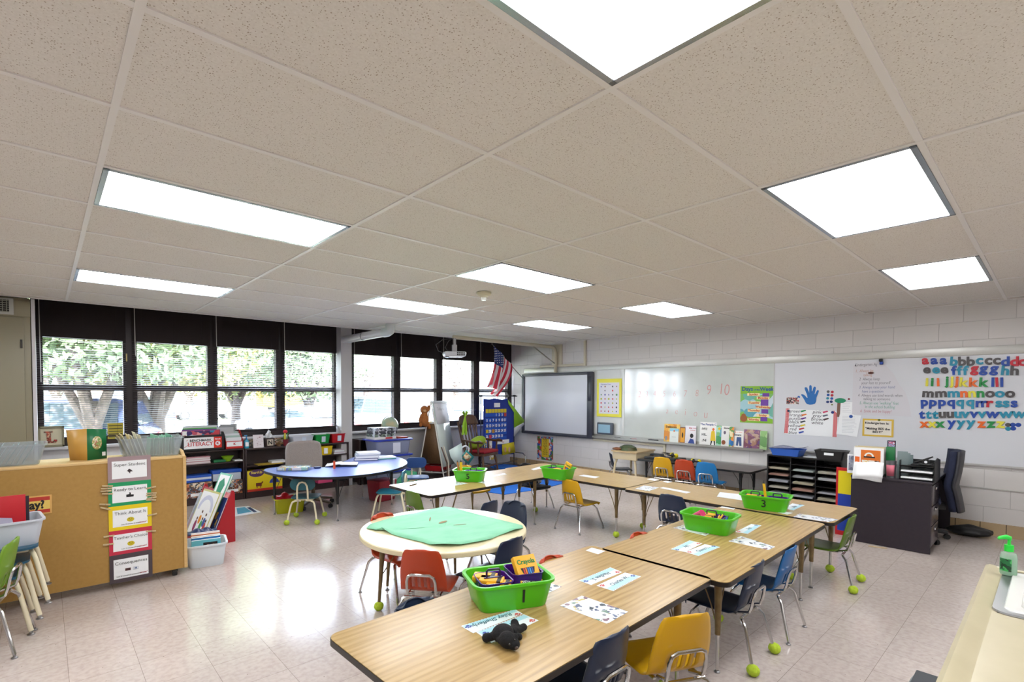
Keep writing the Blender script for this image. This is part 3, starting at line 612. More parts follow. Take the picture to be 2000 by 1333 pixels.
# child's tree drawing, letter, agreement, card
p = Xp(1641, 783, XR-.032); r = thing('tree_drawing', 'cut-out paper tree with green crown and brown trunk on the right whiteboard', 'drawing', (XR-.032, p.y, p.z), WR)
MB().prism([(a*.062, b*.032) for a, b in arc(0, 0, 1, 0, 340, 14)], -.002, 0, plane='xz').build('crown', inkgreen, r)
MB().prism([(-.03, -.03), (.005, -.03), (.0, -.21), (-.035, -.21)], -.002, 0, plane='xz').build('trunk', M('trunk_brown', '#7a5a4a', .6), r)
magnet(1658, 780, '#7a1a2a', 'dark red magnet right of the paper tree', .012); magnet(1662, 814, '#1a50a8', 'blue magnet holding the lower white letter page', .02, XR-.036)
def page(lab, pts, x, lines, name='letter_page', col=paper):
    wp = [Xp(u, v, x) for u, v in pts]; c = wp[0]; q = [(c.y-p.y, p.z-c.z) for p in wp]
    r = thing(name, lab, 'paper', (x, c.y, c.z), WR); quad(MB(), q, 0).build('sheet', col, r)
    m_ = MB(); rnd = random.Random(len(pts)+lines); w = q[1][0]-q[0][0]; h = -(q[2][1])
    for k in range(lines):
        zz = -.08*h-k*h*.8/lines; m_.box(w*.12, -.0012, zz-.002, w*(.6+.3*rnd.random()), -.0006, zz+.001)
    if lines: m_.build('text_lines', M('faint_ink', '#b4b6c2', .6), r)
    return r
page('upper white letter page behind the paper tree', [(1643, 786), (1666, 786), (1668, 812), (1638, 812)], XR-.0325, 6)
page('lower white letter page pinned with a blue magnet, beside the colour chart', [(1640, 810), (1682, 812), (1674, 854), (1633, 848)], XR-.0345, 12)
ag = [(1667, 713), (1690, 711), (1720, 706), (1728, 712), (1745, 730), (1757, 752), (1768, 766), (1776, 790), (1780, 815), (1745, 812), (1700, 812), (1664, 810)]
wp = [Xp(u, v, XR-.033) for u, v in ag]; c = wp[0]
r = thing('agreement_sheet', 'large handwritten Kindergarten agreement sheet with curled right corner', 'chart', (XR-.034, c.y, c.z), WR)
quad(MB(), [(c.y-p.y, p.z-c.z) for p in wp], 0).build('sheet', M('agreement_paper', '#d2d0d6', .45), r)
rows = [('Kindergarten Ag', 1691, 713, ink), ('1.  Always be', 1688, 725, orange), ('   talking', 1692, 733, orange), ('2  Always keep', 1698, 741, ink), ('your feet to yourself', 1710, 748.5, ink), ('3. Always raise your hand', 1712, 757, inkblue),
        ('have a question', 1704, 765, inkblue), ('4  Always use kind words when', 1718, 773, ink), ('talking to someone', 1712, 780, ink), ('5. Always use "walking" feet', 1716, 788, inkgreen), ('in the school building', 1718, 795.5, inkgreen), ('6  Smile and be happy!', 1710, 804, inkred)]
grp_ = {}
for s_, u, v, m_ in rows: q = Xp(u, v, XR-.034); grp_.setdefault(m_.name, (MB(), m_))[0].text(s_, c.y-q.y, q.z-c.z, .05, y=-.0008, shear=.15, sx=.68, bold=-.0005)
for k, (a, m_) in grp_.items():
    mf = M('faded_'+k, {'black_ink': '#5c5c66', 'orange_print': '#c08a70', 'blue_ink': '#5a6a9a', 'green_ink': '#3a9a80', 'red_ink': '#b86a7a'}[k], .6); a.build('handwriting', mf, r)
q = Xp(1721, 707, XR-.036); r = thing('marker_clip', 'black and blue magnetic clip holding the agreement sheet', 'clip', (XR-.036, q.y, q.z), WR)
MB().box(-.02, -.03, .0, .02, 0, .035, bev=.008).build('cap', black, r); MB().box(-.012, -.03, -.035, .024, 0, .002, bev=.008).build('body', M('clip_blue', '#1a3f9a', .4), r)
q = Xp(1701, 729, XR-.036); tag(MB().prism([(a*.03, b*.014) for a, b in arc(0, 0, 1, 0, 345, 12)], -.008, 0, plane='xz').build('lips_magnet', M('lips_brown', '#5a3026', .5), loc=(XR-.036, q.y, q.z), rz=WR), 'small brown lips-shaped magnet on the agreement sheet', 'magnet')
a = Xp(1685, 818, XR-.032); b = Xp(1745, 855, XR-.032); r = thing('motto_card', 'yellow bordered card reading Kindergarten is Making BES the BEST', 'card', (XR-.034, a.y, b.z), WR)
w, h = a.y-b.y, a.z-b.z; MB().box(0, -.001, 0, w, 0, h).build('border', M('card_gold', '#dcb848', .5), r); MB().box(.02, -.002, .02, w-.02, -.001, h-.02).build('sheet', M('card_cream', '#e2dccf', .5), r)
MB().text('Kindergarten is:', w*.47, h*.76, .037, y=-.002, bold=.001).text('"Making BES the', w*.49, h*.44, .037, y=-.002, bold=.001).text('BEST!"', w*.5, h*.26, .037, y=-.002, bold=.001).build('lettering', ink, r)
magnet(1717, 821, '#7a7a20', 'olive magnet at the top of the yellow bordered card', .014, XR-.037)

# alphabet magnets
LC = {'r': ('#c01830', 'red'), 'b': ('#1443a0', 'blue'), 't': ('#1c8aa8', 'teal'), 'k': ('#4c484a', 'dark grey'), 'y': ('#e0d840', 'yellow'), 'g': ('#0f8a40', 'green'), 'o': ('#e4661a', 'orange')}
ROWS = [(205, 'top', 'ar218 ab352 ab490 bt650 bk778 bk910 ct1045 ck1180 ck1310 db1440 dr1580 dr1710'),
        (345, 'second', 'ek240 et380 ek508 fb652 ft738 ft832 gr965 gb1105 gb1265 ht1435 hk1580'),
        (525, 'third', 'iy242 ig322 io410 jg540 jy615 jo690 ky805 ko955 kg1110 lb1248 lr1310 lb1385'),
        (710, 'fourth', 'mk255 mk455 mt648 no808 ny930 ng1060 ok1205 ot1355 ok1512'),
        (860, 'fifth', 'pb200 pb330 pb470 qb610 qt745 qt900 rb1040 rb1118 rr1205 st1340 st1450 sb1575'),
        (1025, 'sixth', 'tb165 tt265 tt368 uk475 uk595 ut715 vt830 vb960 vt1080 wb1245 wt1445 wt1650'),
        (1175, 'bottom', 'xo200 xy320 xg440 yb615 yt760 yt910 zo1075 zg1220 zy1365')]
rnd = random.Random(2)
for (zy, rn, s_) in ROWS:
    seen = {}
    for t_ in s_.split():
        chh, cc, xx = t_[0], t_[1], int(t_[2:]); seen[chh] = seen.get(chh, 0)+1
        q = Xp(1780+xx/7.841, 680+zy/7.841, XR-.031)
        dz = {'b': .0, 'd': 0, 'f': 0, 'h': 0, 'k': 0, 'l': 0, 't': -.005}.get(chh, -.0)
        ob = MB().text(chh, 0, 0, .136, y=0, ext=.006, bold=.005, rot=rnd.uniform(-.07, .07), sx=1.0)
        xs = [v[0] for v in ob.v]; cx = (max(xs)+min(xs))/2; ob.v = [(a-cx, b, c_) for a, b, c_ in ob.v]
        zb = {'g': -.004, 'p': -.004, 'q': -.004, 'y': -.004}.get(chh, 0); zs = [v[2] for v in ob.v]; cz = (max(zs)+min(zs))/2; ob.v = [(a, b, c_-cz) for a, b, c_ in ob.v]
        o = ob.build('letter_magnet', M('letter_'+LC[cc][1].replace(' ', '_'), LC[cc][0], .45), loc=(q.x, q.y, q.z+zb), rz=WR)
        tag(o, '%s letter %s magnet, %s of its kind in the %s row of magnets' % (LC[cc][1], chh, ['first', 'second', 'third'][seen[chh]-1], rn), 'letter magnet', 'alphabet magnets on the right whiteboard')
for (u, v, c, l) in [(1480, 1180, '#4c484a', 'dark grey'), (1555, 1178, '#1443a0', 'blue upper'), (1638, 1180, '#1443a0', 'blue far right'), (1482, 1240, '#1c8aa8', 'teal'), (1560, 1235, '#1443a0', 'blue lower')]:
    magnet(1780+u/7.841, 680+v/7.841, c, l+' round magnet at the end of the bottom letter row', .022, grp='round magnets after the letter z')

# books leaning on the tray
def tray_book(u0, v0, u1, v1, cover, label, deco=None, x=XR-.06, th=.008, name='picture_book'):
    a = Xp(u0, v0, x); b = Xp(u1, v1, x); w, h = a.y-b.y, a.z-.742
    r = thing(name, label, 'book', (x, a.y, .742), WR, 'books leaning on the whiteboard tray'); r.rotation_euler = (math.radians(-4), 0, WR)
    MB().box(0, -th/2, 0, w, th/2, h, 0, bev=.001).build('cover', cover, r)
    MB().box(.003, -th/2+.0015, -.001, w+.001, th/2-.0015, h-.003).build('pages', paper, r)
    if deco: deco(r, w, h, -th/2)
    return r
def dc(*items):
    def f(r, w, h, y):
        for it in items:
            m = MB(); k = it[0]
            if k == 't': m.text(it[1], w*it[2], h*it[3], it[4], y=y-.0004, bold=it[6] if len(it) > 6 else .001); m.build('cover_title', it[5], r)
            elif k == 'b': m.box(w*it[1], y-.0012, h*it[2], w*it[3], y-.0004, h*it[4]); m.build('cover_picture', it[5], r)
            elif k == 'o': m.prism([(w*it[1]+a*it[3], h*it[2]+b*it[4]) for a, b in arc(0, 0, 1, 0, 340, 12)], y-.0014, y-.0004, plane='xz'); m.build('cover_picture', it[5], r)
            elif k == 'p': m.prism([(w*a, h*b) for a, b in it[1]], y-.0014, y-.0004, plane='xz'); m.build('cover_picture', it[2], r)
    return f
k8 = lambda a, b: (1280+a/8.333, 800+b/8.333)
tray_book(*k8(140, 235), *k8(392, 490), patchy('bk1', ['#e8a83a', '#e8c060', '#d88a2a'], 14), 'orange picture book with black title letters, leftmost on the tray', dc(('t', 'Delicious', .45, .84, .05, ink), ('o', .15, .2, .02, .04, grey)))
tray_book(*k8(398, 288), *k8(485, 495), M('bk_frame', '#7a3c1e', .4), 'narrow brown framed picture leaning beside the orange book', dc(('b', .1, .06, .9, .94, M('bk_amber', '#e0a030', .5)), ('o', .5, .5, .012, .045, ink)), name='framed_picture')
tray_book(*k8(232, 308), *k8(372, 495), M('bk_card', '#dfe4e0', .5), 'white award card with blue top standing in front of the orange book', dc(('b', 0, .8, 1, 1, skyblue), ('o', .5, .82, .012, .016, orange), ('t', '~~~~', .5, .4, .03, grey)), x=XR-.078, name='award_card')
tray_book(*k8(482, 265), *k8(655, 520), M('bk3', '#e8e4ea', .4), 'white picture book with a black haired figure on its cover', dc(('o', .62, .45, .028, .035, ink), ('p', [(.3, .02), (.9, .02), (.8, .25), (.5, .3)], inkblue), ('t', 'the ~~~', .68, .88, .035, inkred), ('t', '~~~~', .68, .76, .035, inkred)))
tray_book(*k8(722, 205), *k8(985, 545), M('bk4', '#ebe9e6', .4), 'tallest white picture book with a figure in a yellow raincoat', dc(('t', 'The People C', .5, .9, .045, inkblue), ('p', [(.66, .2), (.98, .2), (.9, .62), (.8, .66), (.7, .6)], yellow), ('o', .82, .7, .018, .02, orange), ('p', [(.66, 0), (.72, 0), (.78, .2), (.7, .2)], ink), ('p', [(.9, 0), (.96, 0), (.94, .2), (.86, .2)], ink),
    ('t', 'iWi!', .28, .7, .05, ink), ('t', 'HIL.', .28, .45, .05, ink), ('t', '.:NI', .28, .2, .05, ink)))
tray_book(*k8(985, 265), *k8(1085, 560), patchy('bk5', ['#7ab870', '#5aa0b8', '#a8d8c0', '#4a9a5a'], 16), 'green and blue picture book right of the raincoat book', dc(('o', .5, .85, .02, .02, yellow)))
tray_book(*k8(1072, 270), *k8(1205, 568), M('bk6', '#e6e6e2', .4), 'white picture book with a round brown bird on its cover', dc(('o', .3, .2, .03, .035, M('bird_brown', '#8a4a26', .6)), ('o', .4, .68, .018, .026, M('owl_grey', '#6a6074', .6)), ('t', 'Stone', .6, .9, .035, ink)), x=XR-.068)
tray_book(*k8(1200, 285), *k8(1270, 572), patchy('bk7', ['#5a9a4a', '#e08a2a', '#e8dcb0', '#2a70b0'], 20), 'narrow green, orange and blue picture book beside the bird book', x=XR-.078)
tray_book(*k8(1268, 345), *k8(1430, 585), M('bk8', '#e9e7e4', .4), 'white picture book with blue trousers on its cover', dc(('p', [(.3, .12), (.48, .1), (.55, .4), (.64, .1), (.84, .12), (.78, .62), (.34, .62)], M('jean_blue', '#3a5080', .6)), ('t', 'a ~ ~~~', .5, .92, .03, orange), ('t', 'Sisters', .4, .75, .04, ink)))
tray_book(*k8(1440, 325), *k8(1712, 600), patchy('bk9', ['#8a5a7a', '#a8806a', '#6a4a80', '#b89a8a', '#7a4a5a'], 22), 'mauve patterned picture book, second from right on the tray', dc(('t', '~~~~~~', .5, .82, .04, M('bk9t', '#4a2a70', .6))))
tray_book(*k8(1700, 350), *k8(1812, 605), patchy('bk10', ['#8ab870', '#a8cc90', '#6a9a5a'], 14), 'light green picture book at the right end of the tray', x=XR-.075)

# ------------------------------------------------------------------ projector arm, projector, flag
arm = M('cream_arm', '#c2b9a2', .4); r = thing('projector_bracket', 'cream tubular projector arm reaching out from the wall above the interactive board', 'bracket', (XR, 6.6, 0))
MB().box(-.025, -.13, 2.1, 0, .13, 2.5, bev=.004).build('wall_plate', arm, r)
pts = [(-.06, 0, 1.95), (-.06, 0, 2.15), (-.062, 0, 2.33), (-.08, 0, 2.395), (-.13, 0, 2.44), (-.2, 0, 2.452), (-1.2, 0, 2.455), (-2.62, 0, 2.46)]
MB().tube(pts, .034, 12).build('tube', arm, r)
MB().tube([(-.07, 0, 2.12), (-.72, 0, 2.43)], .012, 8).build('brace', M('brace_grey', '#8e887c', .4), r)
pj = M('projector_white', '#c9cbce', .35); r = thing('projector', 'white short-throw projector hanging from the end of the cream arm', 'projector', (5.12, 6.6, 2.13), math.radians(-28))
MB().box(-.19, -.14, 0, .19, .14, .085, bev=.03, taper=.9).build('body', pj, r)
gv = MB()
for a in range(4):
    for b in range(2): gv.box(.02+a*.035, -.1415, .02+b*.03, .045+a*.035, -.138, .04+b*.03)
gv.build('vents', black, r); MB().lathe([(.035, 0), (.03, -.012), (0, -.012)][::-1], (-.12, 0, 0), 18).build('lens', M('lens_dark', '#20242a', .08, coat=1), r)
MB().box(-.04, -.03, .085, .04, .03, .2).cyl((0, 0, .18), (0, 0, .31), .03).build('mount', steel, r)
MB().tube([(-.15, .05, .06), (-.26, .05, .1), (-.3, .04, .2), (-.2, .02, .28), (-.04, 0, .31)], .006, 6).tube([(-.1, -.04, .08), (-.16, -.05, .15), (-.1, -.03, .26), (-.03, 0, .3)], .005, 6).build('cable', M('cable_grey', '#3a3a3e', .5), r)
# flag
base = Vector((XR-.01, 7.49, 1.80)); tip = Vector((6.6, 7.31, 2.495)); r = thing('flag', 'striped flag hanging from an angled staff in the far corner', 'flag', base)
d = tip-base; MB().cyl((0, 0, 0), d, .008).ball(d, .016).build('staff', M('staff_grey', '#77706a', .5), r)
MB().box(-.01, -.03, -.05, .012, .03, .05).build('staff_bracket', steel, r)
fw, fr_, fb_, fs_ = M('flag_white', '#e8e4e6', .8), M('flag_red', '#c83248', .8), M('flag_blue', '#2a3a78', .8), M('flag_star', '#f4f4f8', .8)
def fpt(u, v):
    p = d*(.985-.52*u); L_ = .78-.12*u; hang = Vector((.10-.42*u*v**.6-.14*v+.05*math.sin(u*9+v*3)*v, -.03+.09*math.sin(u*11)*(.25+v), -L_*v*(1-.0*u)))
    return p+hang*Vector((1, 1, 1)).x if False else p+Vector((hang.x*v, hang.y, hang.z))
fl = MB(); nu, nv = 26, 30
vs = [fpt(i/nu, j/nv) for j in range(nv+1) for i in range(nu+1)]; o_ = len(fl.v); fl.v += [tuple(p) for p in vs]
for j in range(nv):
    for i in range(nu):
        fl.f.append([j*(nu+1)+i, j*(nu+1)+i+1, (j+1)*(nu+1)+i+1, (j+1)*(nu+1)+i])
        fl.mi.append(2 if (i < 14 and j < 12) else (1 if (i//2) % 2 == 0 else 0))
cl = fl.build('cloth', [fw, fr_, fb_], r)
st = MB()
for a in range(9):
    for b in range(6 if a % 2 == 0 else 5):
        u = (.02+.058*a); v = (.035+.062*b if a % 2 == 0 else .066+.062*b)
        for off in (-.004, .004):
            c = fpt(u, v); n1 = (fpt(u+.01, v)-c).normalized(); n2 = (fpt(u, v+.01)-c).normalized(); nn = n1.cross(n2).normalized()
            st.add([c+nn*off+(n1*math.cos(k*PI*2/5)+n2*math.sin(k*PI*2/5))*.0105 for k in range(5)], [[0, 1, 2, 3, 4]])
st.build('stars', fs_, cl, smooth=False)
# ------------------------------------------------------------------ school chairs
TZ = .565
def shell_material(c): return M('shell_'+c, c, .32, spec=.5)
PROF = [(.20, .272), (.195, .290), (.17, .302), (.10, .300), (.0, .296), (-.07, .297), (-.115, .312), (-.143, .345), (-.157, .39), (-.168, .44), (-.180, .50), (-.190, .545), (-.196, .575), (-.192, .582)]
def prof_at(t):
    t = min(max(t, 0), .9999)*(len(PROF)-1); i = int(t); f = t-i; a, b = PROF[i], PROF[i+1]; return a[0]+(b[0]-a[0])*f, a[1]+(b[1]-a[1])*f
WID = [.275, .30, .312, .315, .31, .30, .29, .285, .283, .275, .256, .230, .196, .125]
def wid_at(t): t = min(max(t, 0), .9999)*(len(WID)-1); i = int(t); f = t-i; return WID[i]+(WID[i+1]-WID[i])*f
def shell_mb():
    nu, nv = 15, 39
    def fn(u, v):
        y, z = prof_at(v); w = wid_at(v); x = (u-.5)*w; e = abs(u-.5)*2
        if v < .42: z += -.012*e**6*1+.010*e**3; y -= .02*e**4*(1 if v < .1 else 0)
        else:
            k = min((v-.42)/.15, 1); y += .03*e**2.2*k
            if v > .90: z -= .034*e**3*(v-.90)/.1
        return (x, y, z)
    cuts = {4, 6, 8, 10}
    return MB().grid(fn, nu, nv, skip=lambda i, j: (20 <= j <= 24 and i in cuts))
def glide(parent, p, r=.014):
    return MB().lathe([(r*1.15, 0), (r*1.2, .006), (r*.6, .010), (r*.5, .022)], p, 12).build('glide', steel, parent)
def tball(parent, p, seed=0):
    return MB().ball((p[0], p[1], .032), .033, n=16, wob=.06, sc=(1.03, 1, .97)).build('tennis_ball', ballm, parent)
def shell_chair(color, cname, label, x, y, ang, s=1.0, balls=(), group='plastic shell school chairs', z=0, metal=None):
    """ang: heading of the sitter in degrees counter-clockwise from +y"""
    metal = metal or chrome
    r = thing('school_chair', label, 'chair', (x, y, z), math.radians(ang), group); r.scale = (s, s, s)
    shell_mb().build('seat_shell', shell_material(color), r, solid=.007, ang=1.2)
    b = MB(); b.tube([(-.078, -.09, .283), (-.086, -.160, .305), (-.088, -.172, .34), (-.087, -.180, .385), (-.078, -.186, .415), (-.055, -.188, .428), (.055, -.188, .428), (.078, -.186, .415), (.087, -.180, .385), (.088, -.172, .34), (.086, -.160, .305), (.078, -.09, .283)], .0085, 8)
    b.build('back_loop', metal, r)
    f = MB(); f.tube([(-.10, .12, .283), (-.10, -.10, .283)], .008, 6).tube([(.10, .12, .283), (.10, -.10, .283)], .008, 6)
    f.tube([(-.12, -.13, .272), (.12, -.13, .272)], .009, 8).tube([(-.10, .11, .275), (.10, .11, .275)], .009, 8); f.build('seat_frame', metal, r)
    for k, (sx, sy) in enumerate([(-1, -1), (1, -1), (-1, 1), (1, 1)]):
        y0 = -.13 if sy < 0 else .11; y1 = -.215 if sy < 0 else .215
        lg = MB().tube([(sx*.10, y0, .273), (sx*.125, y0+sy*.008, .262), (sx*.138, y0+sy*.03, .235), (sx*.175, y1, .018)], [.0095, .0095, .0095, .009], 8).build('leg', metal, r)
        if k in balls: tball(lg, (sx*.175, y1, 0))
        else: glide(lg, (sx*.175, y1, 0), .012)
    return r
def at_back(u, v, zt, ang, s=1.0):
    """chair origin whose back top (at height zt) is seen at photo point u, v"""
    p = Zp(u, v, zt); a = math.radians(ang); return p.x+.18*s*-math.sin(a), p.y+.18*s*math.cos(a)
NAVY, ORG, YEL, BLU, GRN = '#1a2740', '#b23c18', '#cc9c0e', '#0d5a98', '#54701a'
def ch(color, cname, label, u, v, zt, ang, s=None, **k):
    s = s or zt/.582; x, y = at_back(u, v, zt, ang, s); return shell_chair(color, cname, label, x, y, ang, s, **k)
ch(NAVY, 'navy', 'navy shell chair nearest the camera, cut off by the bottom edge of the photo', 1203, 1233, .60, 0, balls=(2,))
ch(YEL, 'yellow', 'yellow shell chair turned away from the near table, its back facing the camera', 1345, 1198, .605, -26, balls=(2, 3))
ch(NAVY, 'navy', 'navy shell chair with tennis ball feet tucked under the middle table', 1483, 1097, .58, 2, balls=(0, 1, 3))
ch(BLU, 'blue', 'bright blue shell chair beside the navy one, under the middle table', 1548, 1064, .575, 2, s=.97, balls=(2,))
ch(GRN, 'green', 'olive green shell chair at the right end of the tables near the dark desk', 1667, 1006, .575, 4, balls=(0, 1, 2))
ch(NAVY, 'navy', 'navy shell chair inside the U of tables, behind the green bin', 1310, 966, .598, -88, balls=(1,))
ch(ORG, 'orange', 'orange shell chair whose top shows behind the middle table', 1244, 1041, .585, 180)
ch(ORG, 'orange', 'orange shell chair whose top shows behind the near table, right of the crayon bin', 1073, 1087, .585, 180)
ch(NAVY, 'dark blue', 'dark blue shell chair mostly hidden behind the near table, left of the crayon bin', 808, 1171, .582, 178)
ch(ORG, 'orange', 'orange shell chair in front of the round table, back to the camera', 822, 1071, .60, -50, s=1.02)
ch(ORG, 'orange', 'orange shell chair pushed under the left side of the round table', 744, 1003, .585, 190)
ch(GRN, 'green', 'olive green shell chair at the left end of the far table, behind the round table', 803, 959, .585, -88)
ch(NAVY, 'navy', 'small navy shell chair behind the round table, its slanted top showing', 960, 978, .57, 10)
ch(NAVY, 'navy', 'navy shell chair with tall rounded back at the right of the round table', 1008, 986, .60, 95, s=1.08)
ch(NAVY, 'navy', 'navy shell chair at the near right of the round table, seat pointing left', 1003, 1050, .60, 6, s=1.03)
ch(YEL, 'yellow', 'yellow shell chair facing right on the open floor inside the U of tables', 1112, 937, .578, -90)
shell_chair(YEL, 'yellow', 'yellow shell chair under the far table, only its seat and legs visible', 4.17, 4.98, 180, .99, metal=bronze)
shell_chair('#1a1c22', 'black', 'black shell chair with odds and ends piled on its seat, under the far corner table', 4.93, 4.62, 178, .99, balls=(3,))
ch(YEL, 'yellow', 'yellow shell chair in front of the low black table by the whiteboard', 1292, 893, .61, -84)
ch(ORG, 'orange', 'orange shell chair in front of the low black table by the whiteboard', 1335, 898, .61, -84)
ch('#0f6fae', 'blue', 'blue shell chair in front of the low black table by the whiteboard', 1378, 903, .61, -84)
shell_chair('#1b2434', 'black', 'dark shell chair under the cream school desk', 7.23, 4.80, -138, .93)
shell_chair('#6a9020', 'green', 'green shell chair cut off by the left edge of the photo', -.345, 4.16, 78, 1.12)

# older chairs: separate plywood-like seat and back on a cream tube frame
def tube_chair(color, label, x, y, ang, s=1.0, balls=(), back=True, z=0, grp='cream framed school chairs', legscale=1):
    r = thing('school_chair', label, 'chair', (x, y, z), math.radians(ang), grp); r.scale = (s, s, s); cm_ = M('seat_'+color, color, .35)
    seat = MB(); pts = rrect(.33, .30, .07, 5, 0, .02)
    def sf(u, v): return ((u-.5)*.33, .02+(v-.5)*.31, .308+.012*(abs(u-.5)*2)**2-(.02 if v > .97 else 0))
    seat.prism([(a, b) for a, b in pts], .303, .315); seat.build('seat', cm_, r)
    fr = MB().box(-.11, -.12, .28, .11, .13, .303, bev=.006); fr.build('seat_pan', cream, r)
    if back:
        MB().prism([(a, b) for a, b in rrect(.30, .15, .07, 6, 0, .49)], -.012, 0, plane='xz').build('backrest', cm_, r).location = (0, -.150, 0)
        MB().tube([(-.062, -.135, .285), (-.064, -.165, .30), (-.062, -.176, .42), (-.056, -.178, .47), (-.035, -.178, .508), (0, -.178, .52), (.035, -.178, .508), (.056, -.178, .47), (.062, -.176, .42), (.064, -.165, .30), (.062, -.135, .285)], .0115, 10).build('back_frame', cream, r)
    for k, (sx, sy) in enumerate([(-1, -1), (1, -1), (-1, 1), (1, 1)]):
        y1 = sy*.205; lg = MB().tube([(sx*.03, sy*.135, .283), (sx*.09, sy*.14, .283), (sx*.125, sy*.15, .268), (sx*.14, sy*.16, .235), (sx*.18, y1, .02)], .0115, 10).build('leg', cream, r)
        if k in balls: tball(lg, (sx*.18, y1, 0))
        else: glide(lg, (sx*.18, y1, 0), .015)
    return r
tube_chair('#1f5560', 'teal seat chair on cream tubes with four tennis balls, in front of the blue table', 2.34, 5.90, -36, .95, balls=(0, 1, 2, 3))
tube_chair('#1a6a80', 'teal seat chair on cream tubes facing left, between the blue table and the far table', 3.24, 5.45, 48, 1.0)
tube_chair('#1a3f78', 'navy chair on cream tubes facing the camera, right end of the blue table', 4.06, 6.12, 150, 1.02)
for k in range(3):
    tube_chair('#1c4f68', ['teal seat chair, bottom of the stack by the tan cabinet', 'teal seat chair, middle of the stack by the tan cabinet', 'teal seat chair, top of the stack, carrying the white bin'][k], -.325+.042*k, 4.45, -90, 1.18, z=.0+.088*k, grp='stacked teal chairs by the tan cabinet')

# ------------------------------------------------------------------ tables
oak = M('oak_laminate', '#b89a6c', .27, spec=.45, coat=.08); g = NG(oak)
v = g.coord('Object', (1, 1, 1)); n0 = g.n('ShaderNodeTexNoise'); n0.inputs['Scale'].default_value = 1.3; n0.inputs['Detail'].default_value = 2; g.l(g.coord('Object', (.6, 3, 1)), n0.inputs[0])
wv = g.n('ShaderNodeTexWave'); wv.wave_type = 'BANDS'; wv.bands_direction = 'Y'; wv.inputs['Scale'].default_value = 9; wv.inputs['Distortion'].default_value = 7; wv.inputs['Detail'].default_value = 3; wv.inputs['Detail Scale'].default_value = 1.2; wv.inputs['Detail Roughness'].default_value = .6
g.l(g.coord('Object', (.13, 1, 1)), wv.inputs[0])
nf = g.n('ShaderNodeTexNoise'); nf.inputs['Scale'].default_value = 60; nf.inputs['Detail'].default_value = 4; g.l(g.coord('Object', (.06, 1, 1)), nf.inputs[0])
a = g.n('ShaderNodeMixRGB'); a.inputs[0].default_value = .5; g.l(g.ramp(wv.outputs[0], [(.1, '#96794d'), (.45, '#aa8b58'), (.9, '#b29561')]), a.inputs[1]); g.l(g.ramp(nf.outputs[0], [(.3, '#8f7246'), (.55, '#b3945f'), (.8, '#bc9f6c')]), a.inputs[2])
g.l(a.outputs[0], g.b.inputs['Base Color'])
edgeb = M('black_edge_band', '#1a1512', .4); rectb = []
def act_leg(parent, x, y, z1, um=None, lm=None, ball=False, ins=(0, 0), top=.022, zc=.21):
    um = um or bronze; lm = lm or chrome
    lg = MB().cyl((x, y, zc), (x, y, z1), .0145, top, 14).build('leg', um, parent)
    MB().cyl((x, y, .018), (x, y, zc+.01), .0095, .0105, 10).build('leg_insert', lm, lg)
    if ball: tball(lg, (x, y, 0))
    else: glide(lg, (x, y, 0), .014)
    if ins != (0, 0):
        bz = MB()
        for (dx, dy) in ((ins[0], 0), (0, ins[1])):
            bz.tube([(x+(.012 if dx > 0 else -.012)*(dx != 0), y+(.012 if dy > 0 else -.012)*(dy != 0), zc+.07), (x+dx*.35, y+dy*.35, zc+.16), (x+dx, y+dy, z1)], .0038, 6)
        bz.build('brace', um, parent)
    return lg
def rect_table(label, cx, cy, L, W_, rot=0, h=TZ, top=None, edge=None, um=None, lm=None, balls=(), swap=False, grp='oak laminate activity tables', r_=.05, inset=(.17, .115)):
    r = thing('activity_table', label, 'table', (cx, cy, 0), math.radians(rot), grp)
    p = rrect(L, W_, r_, 5); pin = rrect(L-.006, W_-.006, r_-.003, 5)
    MB().prism(p, h-.027, h-.003).build('edge_band', edge or edgeb, r)
    MB().prism(pin, h-.004, h).build('tabletop', top or oak, r)
    q = []
    for k, (sx, sy) in enumerate([(-1, -1), (1, -1), (-1, 1), (1, 1)]):
        x, y = sx*(L/2-inset[0]), sy*(W_/2-inset[1]); q.append(act_leg(r, x, y, h-.027, um, lm, k in balls, (-sx*.11, -sy*.11)))
    return r
rect_table('oak table nearest the camera, carrying the plush dog and the crayon bin', 1.725, 1.53, 1.78, .775, 1.4)
rect_table('oak table next in the front row, carrying a green bin and two white place mats', 3.47, 1.485, 1.78, .775, 1.0, balls=())
rect_table('oak table running along the right side, carrying the green bin marked 3', 4.785, 1.985, 1.80, .76, 90.6, balls=(0,))
rect_table('oak table in the far right corner of the U, carrying the small green bin', 4.815, 3.79, 1.78, .76, 90.6, balls=(0, 2))
rect_table('pale oak table at the far side of the U, carrying the green bin marked 5', 3.575, 4.25, 1.75, .76, .8)
# round table
def poly_table(): pass
r = thing('round_table', 'cream round table with torn green paper taped on its top', 'table', (2.185, 2.94, 0)); RZ = .548; lamc = M('cream_laminate', '#d9cda8', .3, coat=.1)
MB().lathe([(0, RZ), (.596, RZ), (.602, RZ-.006), (.602, RZ-.03), (.595, RZ-.036), (0, RZ-.036)][::-1], n=72).build('tabletop', lamc, r)
for k, (x, y) in enumerate([(-.43, .17), (.36, .33), (.16, -.43), (-.2, .45)]):
    lg = MB().cyl((x*1.02, y*1.02, .03), (x*.95, y*.95, RZ-.036), .010, .021, 14).build('leg', bronze, r)
    if k == 0: tball(lg, (x*1.02, y*1.02, 0))
    else: glide(lg, (x*1.02, y*1.02, 0), .014)
    MB().tube([(x*.97, y*.97, .25), (x*.75, y*.75, .4), (x*.6, y*.6, RZ-.036)], .004, 6).build('brace', bronze, r)
